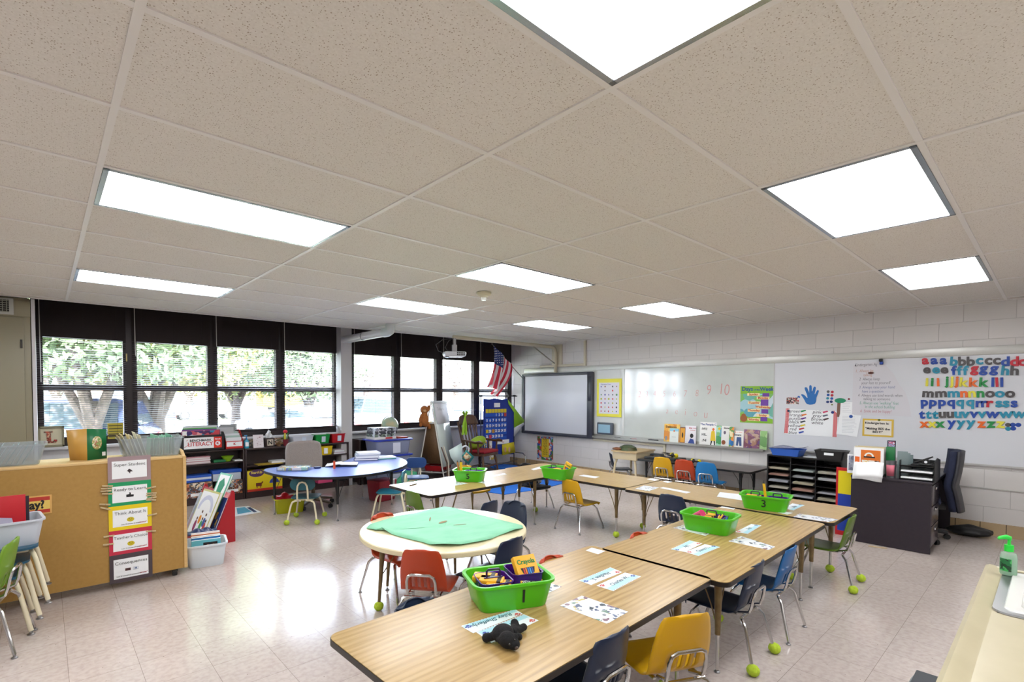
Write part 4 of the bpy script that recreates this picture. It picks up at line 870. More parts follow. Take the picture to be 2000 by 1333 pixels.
# torn paper
pp = [(715, 1033), (722, 1027), (775, 1013), (812, 1004), (830, 1000), (868, 992), (888, 995), (890, 998), (930, 1006), (985, 1020), (1020, 1028), (1022, 1033), (1005, 1040), (975, 1047), (960, 1054), (940, 1060), (900, 1067), (868, 1069), (840, 1066), (826, 1061), (790, 1052), (765, 1045), (745, 1037), (735, 1038)]
w = [Zp(u, v, RZ+.002) for u, v in pp]; c = Vector((2.185, 2.94, RZ)); gp = noisy('mint_paper', '#78bd98', '#88c9a5', 4, .7, bump=.9, stretch=(1, 2.2, 1))
pg = MB(); rnd = random.Random(5); n = len(w)
cen = Vector((0, 0, .003)); vs = []
K = 6
for q in range(1, K+1):
    for k, p in enumerate(w):
        a = (p-c)*(q/K); a.z = .0035+(rnd.random()*.009 if q > 4 else rnd.random()*.005)+(.014 if (q == K and k % 5 == 2) else 0); vs.append(a)
vs = [cen]+vs; fs = [[0, 1+k, 1+(k+1) % n] for k in range(n)]
for q in range(K-1):
    for k in range(n): a = 1+q*n; fs.append([a+k, a+n+k, a+n+(k+1) % n, a+(k+1) % n])
pr_ = thing('mint_paper', 'wrinkled mint green paper covering most of the round table', 'paper', c)
pg.add([Vector(v_) for v_ in vs], fs).build('sheet', gp, pr_, solid=.0012)
sm = MB()
for (u, v, a, b, t_) in ((865, 1023, .05, .018, .3), (840, 1017, .06, .006, .9), (898, 1028, .05, .005, -.4)):
    q = Zp(u, v, RZ)-c; sm.prism([(q.x+i*a*math.cos(t_)-j*b*math.sin(t_), q.y+i*a*math.sin(t_)+j*b*math.cos(t_)) for i, j in arc(0, 0, 1, 0, 330, 9)], .010, .0112)
sm.build('smudge', M('smudge_brown', '#8a7a58', .8), pr_)
# kidney table
bl_ = noisy('blue_laminate', '#4a62b4', '#526bbd', 40, .28, coat=.1); kp = [(515, 921), (548, 929), (590, 932), (650, 933), (720, 927), (770, 918), (795, 908), (796, 901), (785, 895), (765, 890), (740, 888), (712, 888), (690, 893), (672, 902), (655, 910), (628, 914), (600, 913), (575, 912), (550, 912), (528, 914), (515, 917)]
KZ = .57; w = [Zp(u, v, KZ) for u, v in kp]; c = Vector((2.95, 6.1, 0)); pl = []
# smooth the outline (closed Chaikin)
q = [(p.x-c.x, p.y-c.y) for p in w]
for _ in range(2): q = [z for i in range(len(q)) for a, b in [(q[i], q[(i+1) % len(q)])] for z in ((.75*a[0]+.25*b[0], .75*a[1]+.25*b[1]), (.25*a[0]+.75*b[0], .25*a[1]+.75*b[1]))]
r = thing('kidney_table', 'blue kidney shaped table in front of the grey swivel chair', 'table', c)
MB().prism(q, KZ-.03, KZ-.003).build('edge_band', black, r); MB().prism([(a*.995, b*.995) for a, b in q], KZ-.004, KZ).build('tabletop', bl_, r)
for (x, y) in ((-.79, .36), (-.33, -.455), (.62, -.1), (.52, .55)): act_leg(r, x, y, KZ-.03, black, chrome, False, (-.12 if x > 0 else .12, .12 if y < 0 else -.1), zc=.2)
# low black tables under the whiteboard
bt_ = noisy('black_laminate', '#2b2828', '#3a3534', 30, .3)
rect_table('low black laminate table along the wall under the tray of books', 7.31, 3.17, 1.06, .68, 90, h=.50, top=noisy('grey_laminate', '#54494a', '#5d5352', 30, .35), edge=black, um=black, lm=black, grp='low black tables')
rect_table('low black laminate table holding laptops and yellow headphones', 7.28, 4.02, .62, .66, 92, h=.515, top=bt_, edge=black, um=black, lm=black, grp='low black tables', inset=(.12, .1))

# rug and mats
dkrug = noisy('brown_rug', '#453a38', '#54474a', 60, .95, bump=.4)
tag(MB().box(4.55, 6.75, 0, 7.66, 7.68, .008).build('floor_rug', dkrug), 'dark brown low pile rug under the easel and rocking chair', 'rug')
rg = thing('play_rug', 'bright blue oval-patterned play rug under the far corner table', 'rug', (0, 0, 0))
pts = [Zp(u, v, .008) for u, v in ((930, 958), (985, 966), (1060, 955), (1125, 937), (1090, 928), (1040, 921), (985, 940))]
MB().prism([(p.x, p.y) for p in pts], .001, .009).build('pile', M('rug_blue', '#1568c8', .9), rg)
q = Zp(1093, 937, .01); MB().prism([(q.x+a*.2, q.y+b*.26) for a, b in arc(0, 0, 1, 0, 350, 20)], .009, .0105).build('oval_border', M('rug_navy', '#1a3a7a', .9), rg)
MB().prism([(q.x+a*.16, q.y+b*.2) for a, b in arc(0, 0, 1, 0, 350, 20)], .0105, .0115).build('oval_picture', M('rug_brown', '#8a5a4a', .9), rg)
q = Zp(984, 913, .01); tag(MB().prism([(q.x+a*.28, q.y+b*.3) for a, b in arc(0, 0, 1, 0, 345, 18)], .008, .03).build('floor_cushion', M('cushion_blue', '#1a6ad0', .8)), 'flat bright blue round cushion on the dark rug beside the rocking chair', 'cushion')
ps = [Zp(u, v, .002) for u, v in ((462, 991), (485, 989), (511, 1001), (462, 1009), (440, 1012), (440, 994))]
mt = thing('floor_card', 'blue and white alphabet card lying on the floor near the red book bin', 'card', (0, 0, 0))
MB().prism([(p.x, p.y) for p in ps], .0, .003).build('sheet', paper, mt)
ps = [Zp(u, v, .004) for u, v in ((462, 993), (478, 991), (492, 1000), (464, 1005))]; MB().prism([(p.x, p.y) for p in ps], .003, .004).build('blue_field', M('card_blue', '#5ab0d0', .5), mt)
ps = [Zp(u, v, .005) for u, v in ((482, 992), (489, 991), (502, 1000), (496, 1001))]; MB().prism([(p.x, p.y) for p in ps], .003, .0045).build('navy_line', M('card_navy', '#1a3a6a', .5), mt)
# ------------------------------------------------------------------ generic containers
def tub_mb(w, d, h, taper=.86, r_=.03, t=.004, lip=.012, z0=0, dip=0):
    m = MB(); N = 5
    def ring(k, zz, off=0): return [(a*k_x, b*k_y, zz) for (a, b), k_x, k_y in [((p[0], p[1]), 1, 1) for p in rrect(w*k+off*2, d*k+off*2, max(r_*k+off, .004), N)]]
    seq = [(taper, 0, 0), (taper+.02, .006, 0), (1, h-lip, 0), (1, h-lip, lip), (1, h, lip), (1, h, 0), (1, h-.002, -t), (taper, t*1.5, -t)]
    n = len(ring(1, 0)); vs = []
    for i, (k, zz, off) in enumerate(seq):
        rg = ring(k, z0+zz, off)
        if dip and 2 <= i <= 6:
            rg = [(a, b, c-dip*max(0, 1-(abs(b)/(d*.30))**2)) for a, b, c in rg]
        vs += rg
    fs = []
    for i in range(len(seq)-1):
        for k in range(n): fs.append([i*n+k, i*n+(k+1) % n, (i+1)*n+(k+1) % n, (i+1)*n+k])
    fs.append(list(range(n))[::-1]); fs.append([(len(seq)-1)*n+k for k in range(n)])
    return m.add(vs, fs)
def clearmat(name, col, a=.35):
    if name in _m: return _m[name]
    m = bpy.data.materials.new(name); m.use_nodes = True; t = m.node_tree; t.nodes.clear(); o = t.nodes.new('ShaderNodeOutputMaterial'); x = t.nodes.new('ShaderNodeMixShader')
    tr = t.nodes.new('ShaderNodeBsdfTransparent'); tr.inputs[0].default_value = lin(col); p = t.nodes.new('ShaderNodeBsdfPrincipled'); p.inputs['Base Color'].default_value = lin(col); p.inputs['Roughness'].default_value = .25
    x.inputs[0].default_value = a; t.links.new(tr.outputs[0], x.inputs[1]); t.links.new(p.outputs[0], x.inputs[2]); t.links.new(x.outputs[0], o.inputs[0]); _m[name] = m; return m
clearp = clearmat('clear_plastic', '#e2e7ea', .24)

# ------------------------------------------------------------------ tan cabinet
mdf = noisy('tan_backboard', '#a37c3c', '#ab8443', 40, .55); maple = noisy('maple_edge', '#c9a468', '#d4b078', 10, .4, stretch=(1, 1, 5))
mdfl = M('maple_top', '#d2b17a', .35)
CY = 4.79
r = thing('storage_cabinet', 'large tan cabinet on casters standing with its back to the camera at left', 'cabinet', (0, CY, 0))
MB().box(-2.1, 0, .065, .862, .012, .985).build('back_panel', mdf, r)
MB().box(-2.1, -.004, .985, .862, .40, 1.005, bev=.003).build('top_board', mdfl, r)
MB().prism([(-.008, .065), (.40, .065), (.40, .98), (.38, 1.045), (.20, 1.045), (.10, 1.04), (.03, 1.005), (-.008, 1.0)], .862, .885, plane='yz').build('side_panel', maple, r)
MB().box(-2.1, .012, .065, .862, .39, .085).box(-2.1, .02, .5, .862, .39, .515).build('shelf', mdfl, r)
for x, y in ((.80, .05), (-.35, .06), (.80, .33), (-1.8, .06)):
    MB().cyl((x-.015, y, .032), (x+.015, y, .032), .032, n=18).box(x-.022, y-.02, .035, x+.022, y+.02, .066, bev=.004).build('caster', black, r)
# behaviour chart cards
cx0 = .36; ch_ = thing('behavior_chart', 'hanging chart of five coloured behaviour cards on the tan cabinet', 'chart', (cx0, CY-.006, 0))
cards = [('#9c8488', 1.03, .832, 'Super Student', None), ('#12935c', .832, .648, 'Ready to Learn', None), ('#e4c80a', .648, .458, 'Think About It', 'Lose 10 minutes of recess'), ('#c02a44', .458, .268, "Teacher's Choice", 'Lose 15 minutes of recess'), ('#453a40', .268, .048, 'Consequences', 'Lose 20 minutes of recess and call home')]
for k, (c, zt, zb, s_, sub) in enumerate(cards):
    n_ = ['mauve card reading Super Student', 'green card reading Ready to Learn', 'yellow card reading Think About It', "red card reading Teacher's Choice", 'dark card reading Consequences'][k]
    o = MB().box(0, -.002, zb, .277, 0, zt+(.0)).build('card', M('card%d' % k, c, .5), ch_); o['label'] = n_
    h = zt-zb; w_ = MB().box(.025, -.003, zb+h*.14, .25, -.002, zt-h*.17).build('insert', paper, o)
    MB().text(s_, .138, zt-h*.32, .034 if len(s_) < 16 else .031, y=-.0034, sx=1.05 if len(s_) < 14 else 1.0, bold=-.0002).build('card_title', ink, o)
    pc = MB(); cxm, czm = .138, zt-h*.58
    if k == 0: pc.prism([(cxm-.018, czm), (cxm-.004, czm+.018), (cxm+.012, czm+.006), (cxm+.02, czm-.006), (cxm+.004, czm-.006), (cxm+.002, czm-.022), (cxm-.006, czm-.008)], -.0038, -.0032, plane='xz'); pm__ = M('bear_print', '#2c1c20', .6)
    elif k == 1: pc.prism([(cxm-.025, czm-.015), (cxm-.025, czm+.006), (cxm-.005, czm+.008), (cxm-.004, czm+.024), (cxm+.004, czm+.018), (cxm+.004, czm+.004), (cxm+.024, czm+.002), (cxm+.022, czm-.014)], -.0038, -.0032, plane='xz'); pm__ = ink
    elif k in (2, 3): pc.prism([(cxm+a*.024, czm-.004+b*.018) for a, b in arc(0, 0, 1, 0, 345, 16)], -.0038, -.0032, plane='xz'); pm__ = M('smiley_yellow', '#c8b41a', .5)
    else: pc.box(cxm-.04, -.0038, czm-.008, cxm-.005, -.0032, czm+.012); pm__ = M('photo_dark', '#4a2a2a', .5)
    pc.build('picture', pm__, o)
    if k in (2, 3): MB().box(cxm-.01, -.0044, czm, cxm-.006, -.0038, czm+.005).box(cxm+.006, -.0044, czm, cxm+.01, -.0038, czm+.005).prism([(cxm-.012, czm-.012), (cxm, czm-.007), (cxm+.012, czm-.012), (cxm, czm-.009)], -.0044, -.0038, plane='xz').build('face', ink, o)
    if k == 4: MB().tube([(cxm+.012, -.0035, czm-.008), (cxm+.012, -.0035, czm+.012), (cxm+.045, -.0035, czm+.012), (cxm+.045, -.0035, czm-.008)], .0012, 4, closed=True).box(cxm+.02, -.0038, czm-.004, cxm+.037, -.0032, czm+.008).build('picture', M('print_grey', '#6a7a9a', .5), o)
    if sub: MB().text(sub, .138, zb+h*.22, .013, y=-.0034, sx=.9).build('small_print', ink, o)
    if k in (2, 3, 4): MB().text('recess!', .215, zb+h*.23, .018, y=-.0036, shear=.3, bold=0).build('red_note', inkred, o)
# clothespins
pin = M('pin_wood', '#cdb78e', .6); P0 = None
pins = [(210, 950, 6, -1), (208, 955, 4, -1), (207, 960, 3, -1), (210, 965, 8, -1), (205, 986, 10, -1), (206, 994, 22, -1), (213, 1048, 0, -1), (212, 1064, 2, -1), (295, 953, -8, 1), (296, 964, 4, 1), (295, 968, 2, 1), (296, 973, -6, 1), (295, 977, 8, 1), (297, 1006, -6, 1), (295, 1038, 6, 1)]
names_p = {-1: 'left', 1: 'right'}
for k, (u, v, a, sd_) in enumerate(pins):
    q = Yp(u, v, CY-.012)
    l = 'wooden clothespin clipped on the %s edge of the %s card' % (names_p[sd_], 'green' if v < 1000 else 'yellow' if v < 1020 else 'red')
    sm_ = [q_ for q_ in range(len(pins)) if pins[q_][3] == sd_ and (pins[q_][1] < 1000) == (v < 1000) and (pins[q_][1] < 1020) == (v < 1020)]
    if len(sm_) > 1: l += ', %s from the top' % ['first', 'second', 'third', 'fourth', 'fifth', 'sixth'][sm_.index(k)]
    if P0 is None:
        P0 = rr0 = thing('clothespin', l, 'clothespin', q, 0, 'clothespins on the behaviour chart')
        MB().box(-.034, -.004, .0008, .034, .004, .0055, bev=.0012).build('upper_arm', pin, rr0); MB().box(-.034, -.004, -.0055, .034, .004, -.0008, bev=.0012).build('lower_arm', pin, rr0)
        MB().cyl((.004, -.0055, 0), (.004, .0055, 0), .0035, n=8).build('spring', steel, rr0)
    else: rr0 = copy_tree(P0); rr0.location = q; rr0['label'] = l
    rr0.rotation_euler = (0, -math.radians(-a), 0)
# sign
a = Yp(60, 970, CY-.004); s_ = thing('word_sign', 'yellow and red bordered word sign, partly hidden by the red folder, on the tan cabinet', 'sign', (-.30, CY-.003, .655))
MB().box(0, -.002, 0, .333, 0, .135).build('border', M('sign_edge', '#d8a860', .5), s_); MB().box(.006, -.003, .098, .322, -.002, .125).box(.006, -.003, .01, .322, -.002, .034).build('stripe', M('sign_stripe', '#b8342a', .5), s_)
MB().box(.006, -.0028, .034, .322, -.002, .098).build('field', M('sign_yellow', '#e0c060', .5), s_); MB().text('today?', .205, .068, .082, y=-.003, bold=.003, sx=.82).build('lettering', ink, s_)

# things on the tan cabinet
TC = 1.006
r = thing('file_tub', 'clear tub of green and yellow booklets at the right end of the tan cabinet', 'storage tub', (.665, 4.995, TC))
tub_mb(.43, .29, .155, .86, .03).build('tub', clearp, r)
ORD = ['first', 'second', 'third', 'fourth', 'fifth', 'sixth', 'seventh', 'eighth', 'ninth', 'tenth', 'eleventh', 'twelfth']
def leaves(n, x0, x1, y0, y1, z0, hh, lean, cols, lab, grp, jit=.02, seed=1, base=(0, 0), rz=0, nm='booklet'):
    rnd = random.Random(seed); c_, s_ = math.cos(rz), math.sin(rz)
    for k in range(n):
        lk = lab+', '+ORD[k]+' from the left'
        x = x0+(x1-x0)*k/max(1, n-1); h = hh+rnd.uniform(-jit, jit)
        m = MB(); dx = h*math.sin(lean+rnd.uniform(-.06, .06)); t = .0035
        m.add([(0, y0, 0), (t, y0, 0), (t, y1, 0), (0, y1, 0), (dx, y0, h), (dx+t, y0, h), (dx+t, y1, h), (dx, y1, h)], [[3, 2, 1, 0], [4, 5, 6, 7], [0, 1, 5, 4], [1, 2, 6, 5], [2, 3, 7, 6], [3, 0, 4, 7]])
        c = cols[rnd.randrange(len(cols))]
        o = m.build(nm, M('lf'+c, c, .6), loc=(base[0]+x*c_, base[1]+x*s_, z0), rz=rz, smooth=False); tag(o, lk, nm.replace('_', ' '), grp)
leaves(9, -.02, .15, -.10, .10, TC+.008, .15, .08, ['#7ab89c', '#8ac4a8', '#6aa88c', '#98c8b0'], 'pale green booklet in the right clear tub', 'green booklets in the clear tub', seed=3, base=(.665, 4.995))
leaves(6, -.165, -.04, -.10, .10, TC+.008, .18, -.32, ['#d8cca0', '#c8bc90', '#e0dcc8', '#b8a878', '#d4c070'], 'yellowish booklet leaning in the right clear tub', 'yellow booklets in the clear tub', seed=4, base=(.665, 4.995))
r = thing('file_tub', 'clear tub of grey booklets cut off at the left end of the tan cabinet', 'storage tub', (-.245, 4.985, TC))
tub_mb(.50, .30, .15, .84, .03).build('tub', clearp, r)
leaves(12, -.20, .12, -.11, .11, TC+.008, .125, .55, ['#8aa0a4', '#98a8ac', '#b0b8bc', '#7a9098', '#c0c8cc'], 'grey booklet leaning in the left clear tub', 'grey booklets in the left clear tub', seed=6, base=(-.245, 4.985))
r = thing('open_book', 'green and tan book standing open on the tan cabinet', 'book', (.245, 4.905, TC))
MB().add([(0, 0, 0), (.125, .07, 0), (.125, .07, .232), (0, 0, .245)], [[0, 1, 2, 3]]).build('green_cover', M('book_green', '#0c6a3a', .35), r, solid=.003)
MB().add([(0, 0, 0), (0, 0, .245), (-.12, .09, .235), (-.10, .085, 0)], [[0, 1, 2, 3]]).build('tan_cover', M('book_tan', '#c89a4a', .4), r, solid=.003)
pl_ = MB().prism([(a*.036, b*.052) for a, b in arc(0, 0, 1, 0, 350, 24)], -.003, 0, plane='xz').build('oval_picture', patchy('oval_print', ['#e8e0c8', '#b8a060', '#8aa860', '#a06048'], 60), r); pl_.location = (.062, .032, .13); pl_.rotation_euler = (0, 0, math.atan2(.07, .125))
pl_ = MB().box(-.012, -.003, -.015, .012, 0, .015).build('price_label', paper, r); pl_.location = (.105, .056, .04); pl_.rotation_euler = (0, 0, math.atan2(.07, .125))
# window sill: framed letter, yellow note
r = thing('shadow_box', 'cream shadow box frame with a collage letter on the window sill at left', 'picture frame', (-.055, 7.87, .882))
f = MB(); w, h = .235, .245
for (x0, z0, x1, z1) in ((0, 0, w, .022), (0, h-.022, w, h), (0, 0, .022, h), (w-.022, 0, w, h)): f.box(x0, -.03, z0, x1, 0, z1, bev=.003)
f.build('frame', M('box_frame', '#8b856a', .5), r); MB().box(.02, -.01, .02, w-.02, -.004, h-.02).build('backing', M('box_back', '#c8c2a6', .6), r)
MB().box(.05, -.014, .17, .135, -.01, .185).box(.075, -.014, .07, .115, -.01, .17).box(.05, -.014, .045, .16, -.01, .068).box(.14, -.014, .06, .17, -.01, .085).build('letter_collage', patchy('collage', ['#8a3a2a', '#b85a40', '#6a4a3a', '#c8a080', '#a02a2a'], 40), r)
r = thing('sill_note', 'yellow striped note card standing on the window sill left of the clear tub', 'card', (.60, 7.88, .882)); MB().box(0, -.004, .06, .16, 0, .26).build('sheet', M('note_yellow', '#b8a83a', .6), r)
m_ = MB()
for k in range(5): m_.box(.01, -.005, .08+k*.035, .15, -.004, .09+k*.035)
m_.build('stripes', M('note_dark', '#4a4a2a', .6), r)

# white bin with red folder on the stacked chairs
r = thing('storage_bin', 'white bin on top of the stacked chairs, cut off by the left edge', 'bin', (-.235, 4.45, .546), math.radians(6)); tub_mb(.42, .30, .165, .86, .04, lip=.012).build('tub', M('bin_white', '#c2c7d2', .35), r)
MB().box(-.13, -.152, .03, -.05, -.140, .08).build('label_card', patchy('smalllabel', ['#8aa088', '#b8bcc8', '#6a6a7a'], 80), r)
o = tag(MB().box(-.19, -.002, 0, .115, .004, .30, bev=.001).build('folder', M('folder_red', '#b80f1e', .45), loc=(-.215, 4.47, .556), rz=math.radians(6)), 'bright red folder standing in the white bin at left', 'folder')
o = tag(MB().box(-.17, .0, 0, .132, .004, .285).build('folder', M('folder_dark', '#2a2230', .45), loc=(-.215, 4.486, .556), rz=math.radians(6)), 'dark folder behind the red folder in the white bin', 'folder')
o = tag(MB().prism([(-.19, 0), (.08, 0), (.05, .165), (-.02, .18), (-.12, .178), (-.19, .16)], 0, .002, plane='xz').build('paper_sheet', M('pale_sheet', '#a9a6b8', .6), loc=(-.215, 4.40, .556), rz=math.radians(6)), 'pale curved sheet in front of the red folder', 'paper')

# ------------------------------------------------------------------ red big-book rack with books
RB = math.radians(-79.6)
r = thing('book_rack', 'red slant-sided big-book rack on the floor right of the tan cabinet', 'rack', (1.46, 5.55, 0), RB)
pan_ = [(-.33, 0), (0, 0), (0, .50), (-.010, .525), (-.03, .53), (-.19, .13), (-.33, .08)]
rr2 = M('rack_red', '#a51522', .35)
for x in (0, -.62): MB().prism(pan_, x-.016, x, plane='yz').build('side_panel', rr2, r)
MB().box(-.62, -.33, .0, -.016, 0, .02).build('base', rr2, r)
MB().add([(-.62, -.21, .04), (-.016, -.21, .04), (-.016, -.03, .50), (-.62, -.03, .50)], [[0, 1, 2, 3]]).build('back_board', rr2, r, solid=.012)
MB().box(-.62, -.34, 0, -.016, -.33, .09).build('front_lip', rr2, r)
rkm = Matrix.Translation((1.46, 5.55, 0)) @ Matrix.Rotation(RB, 4, 'Z')
lean = math.radians(23)
def rackbook(x0, w, h, off, th, cov, label, zb=.10, deco=None, tilt=0):
    p = rkm @ Vector((x0, off, zb)); r_ = thing('big_book', label, 'book', p, RB, 'big books in the red rack'); r_.rotation_euler = (-lean, tilt, RB)
    # local: x width, z height, -y cover side
    MB().box(0, -th, 0, w, -th+.003, h).box(0, -.003, 0, w, 0, h).build('cover', cov, r_)
    MB().box(.003, -th+.003, .003, w-.003, -.003, h-.003).build('pages', paper, r_)
    if deco: deco(r_, w, h, -th)
    return r_
kids = lambda r_, w, h, y: [MB().prism([(w*a+math.cos(t*PI/5)*w*.07, h*b+math.sin(t*PI/5)*h*(.13 if i % 2 == 0 else .1)) for t in range(10)], y-.0012, y-.0002, plane='xz').build('child_figure', M('kid%d' % i, c, .6), r_) for i, (a, b, c) in enumerate([(.3, .2, '#8a2a5a'), (.45, .35, '#e0902a'), (.6, .22, '#4a9a5a'), (.72, .32, '#3a5aa0'), (.82, .2, '#b83a3a')])]+[MB().ball((w*a, y-.001, h*b), .014, sc=(1, .15, 1.15)).build('child_face', M('kid_face', '#5a3a2a', .7), r_) for (a, b) in ((.3, .36), (.45, .52), (.6, .38), (.72, .48), (.82, .36))]
rackbook(-.36, .25, .40, -.115, .02, M('cv_green', '#4fae8a', .45), 'tallest big book, green tree on white cover, at the back of the red rack', zb=.30, deco=lambda r_, w, h, y: (MB().box(.02, y-.0008, .02, w-.02, y-.0002, h-.02).build('cover_field', paper, r_), MB().prism([(.07, .12), (.15, .14), (.19, .28), (.13, .35), (.06, .30)], y-.0016, y-.0008, plane='xz').build('tree_picture', inkgreen, r_)))
rackbook(-.61, .22, .42, -.24, .012, M('cv_grey', '#a8b0b8', .45), 'grey and white big book at the left side of the red rack', zb=.06, deco=lambda r_, w, h, y: MB().box(.02, y-.001, .03, w-.02, y-.0002, h*.7).build('cover_picture', patchy('grey_photo', ['#8a929a', '#6a727a', '#b0b4c0', '#a08a98'], 14), r_))
rackbook(-.115, .10, .38, -.205, .015, M('cv_navy', '#1c3478', .4), 'navy big book with yellow shapes at the right side of the red rack', zb=.10, deco=lambda r_, w, h, y: MB().box(.01, y-.001, .03, w-.02, y-.0002, h*.6).build('cover_picture', patchy('gold_shapes', ['#1c3478', '#1c3478', '#c8a040', '#2a468a'], 20), r_))
rackbook(-.43, .38, .47, -.275, .03, M('cv_olive', '#c2bf78', .45), 'big book with five children under a pale rainbow on its cover, red rack', zb=.07, deco=lambda r_, w, h, y: (MB().box(.014, y-.0008, .014, w-.014, y-.0002, h-.02).build('cover_field', paper, r_), MB().prism(arc(w*.5, h*.55, w*.42, 0, 180, 14)+arc(w*.5, h*.55, w*.3, 180, 0, 14), y-.0014, y-.0008, plane='xz').build('rainbow', M('rainbow_pale', '#c8cce0', .5), r_), kids(r_, w, h, y)))
# white bin full of picture books
r = thing('book_bin', 'white floor bin filled with picture books, right of the tan cabinet', 'bin', (1.075, 5.02, 0), math.radians(-10)); tub_mb(.31, .30, .20, .84, .045, lip=.014, dip=.0).build('tub', M('bin_white2', '#d2dae2', .35), r)
bc_ = [('#5fb0c0', 'teal picture book with a portrait on its cover, front of the white floor bin', .15), ('#2a70b0', 'blue edged picture book, second in the white floor bin', .165), ('#d8d4c8', 'cream picture book, third in the white floor bin', .17), ('#c87a50', 'orange edged picture book, fourth in the white floor bin', .18), ('#e0e0e4', 'white picture book, fifth in the white floor bin', .185), ('#2a6a5a', 'dark green picture book at the back of the white floor bin', .17)]
for k, (c, l, h) in enumerate(bc_):
    q = Matrix.Translation((1.075, 5.02, 0)) @ Matrix.Rotation(math.radians(-10), 4, 'Z') @ Vector((-.115, -.095+k*.032, .015))
    b_ = thing('picture_book', l, 'book', q, math.radians(-10), 'picture books in the white floor bin'); b_.rotation_euler = (math.radians(8), 0, math.radians(-10))
    MB().box(0, -.006, 0, .225, .006, h+.08, bev=.001).build('cover', M('bkc'+c, c, .45), b_); MB().box(.004, -.0035, .004, .222, .0035, h+.082).build('pages', paper, b_)
    if k == 0: MB().box(.09, -.0075, .12, .20, -.006, .205).build('cover_photo', M('photo_black', '#1c1414', .4), b_); MB().ball((.125, -.0076, .165), .017, sc=(1, .1, 1.2)).ball((.168, -.0076, .165), .017, sc=(1, .1, 1.2)).prism([(.105, .125), (.145, .125), (.135, .15), (.115, .15)], -.008, -.0075, plane='xz').prism([(.15, .125), (.19, .125), (.18, .15), (.158, .15)], -.008, -.0075, plane='xz').build('cover_figures', skin_p, b_)
bg_ = MB(); rnd = random.Random(8)
bg_.grid(lambda u, v: ((u-.5)*.24, (v-.5)*.14, .03+.035*math.sin(PI*u)*math.sin(PI*v)+.012*math.sin(u*17+v*5)*math.sin(v*PI)), 24, 14)
o = tag(bg_.build('cloth_bag', M('bag_navy', '#1c2a58', .35), loc=(1.09, 5.22, .20), rz=math.radians(-10), solid=.006), 'crumpled shiny navy bag lying behind the books in the white floor bin', 'bag')

# ------------------------------------------------------------------ dark bookcases under the windows
def bookcase(label, x0, x1, y0, y1, h, shelves, divs=(), z0=.09):
    r = thing('bookcase', label, 'bookcase', (x0, y0, 0), 0, 'low dark bookcases'); w, d = x1-x0, y1-y0
    MB().box(0, 0, h-.022, w, d, h, bev=.002).build('top_board', dkbrown, r)
    for x in (0, w-.02): MB().box(x, 0, 0, x+.02, d, h-.022, bev=.001).build('side_panel', dkbrown, r)
    for x in divs: MB().box(x-x0-.01, .0, z0, x-x0+.01, d, h-.022).build('divider', dkbrown, r)
    MB().box(.02, d-.008, z0, w-.02, d-.002, h-.022).build('back_panel', dkbrown, r)
    MB().box(.02, .01, 0, w-.02, d, z0).build('base', dkbrown, r)
    for (a, b, z) in shelves: MB().box(a-x0+.01, .006, z-.018, b-x0-.01, d-.008, z).build('shelf', dkbrown, r)
    return r
BY0, BY1, BH = 7.68, 7.925, .735
bookcase('low dark bookcase left end, under the black literacy box', 1.39, 2.155, BY0, BY1, BH, [(1.39, 2.155, .555)])
bookcase('long low dark bookcase behind the grey swivel chair', 2.165, 3.765, BY0, BY1, BH-.01, [(2.165, 2.965, .47), (2.965, 3.765, .54), (2.965, 3.765, .3)], (2.965,))
bookcase('small dark bookcase right of the grey pier, behind the storage boxes', 3.92, 4.6, 7.60, 7.9, .755, [(3.9, 4.6, .4)])
BT = BH
# black literacy box with books
r = thing('literacy_box', 'black book box with a white and red literacy label on the left bookcase', 'box', (1.345, 7.665, BT+.001))
w, d, h = .55, .24, .245
MB().box(0, 0, 0, w, .008, h-.03).prism([(0, 0), (d, 0), (d, h), (.06, h), (0, h-.05)], 0, .008, plane='yz').prism([(0, 0), (d, 0), (d, h), (.06, h), (0, h-.05)], w-.008, w, plane='yz').box(0, d-.008, 0, w, d, h).box(0, 0, 0, w, d, .008).build('box_body', black, r)
lb = MB().box(.05, -.002, .035, .51, 0, .185).build('label_plate', paper, r); MB().box(.41, -.003, .035, .51, -.002, .185).build('red_panel', M('label_red', '#d8301c', .45), lb)
MB().text('BENCHMARK', .25, .145, .042, y=-.0024, bold=.0012, sx=1.05).build('upper_word', ink, lb); MB().text('LITERACY', .245, .095, .075, y=-.0024, bold=.001, sx=.92).build('lower_word', M('literacy_red', '#b8202a', .5), lb)
MB().lathe([(0, 0), (.032, 0), (.032, .0006), (0, .0006)], (0, 0, 0), 24, mx=Matrix.Translation((.46, -.0032, .095)) @ Matrix.Rotation(PI/2, 4, 'X')).build('white_disc', paper, lb)
MB().text('K', .46, .095, .05, y=-.0042, bold=.0015).build('letter_k', M('literacy_red', '#b8202a', .5), lb); MB().text('Grade', .46, .155, .028, y=-.0034, bold=.0008).build('grade_word', paper, lb)
MB().prism([(.075, .14), (.095, .155), (.09, .165), (.085, .155)], -.0028, -.002, plane='xz').prism([(.055, .055), (.12, .10), (.12, .106), (.055, .062)], -.0028, -.002, plane='xz').build('reader_mark', M('literacy_red', '#b8202a', .5), lb)
cols = [('#8a2a5a', 'purple and red'), ('#5a2a7a', 'deep purple'), ('#3a9a3a', 'green edged'), ('#c8c8cc', 'pale'), ('#b8bcc0', 'light grey')]
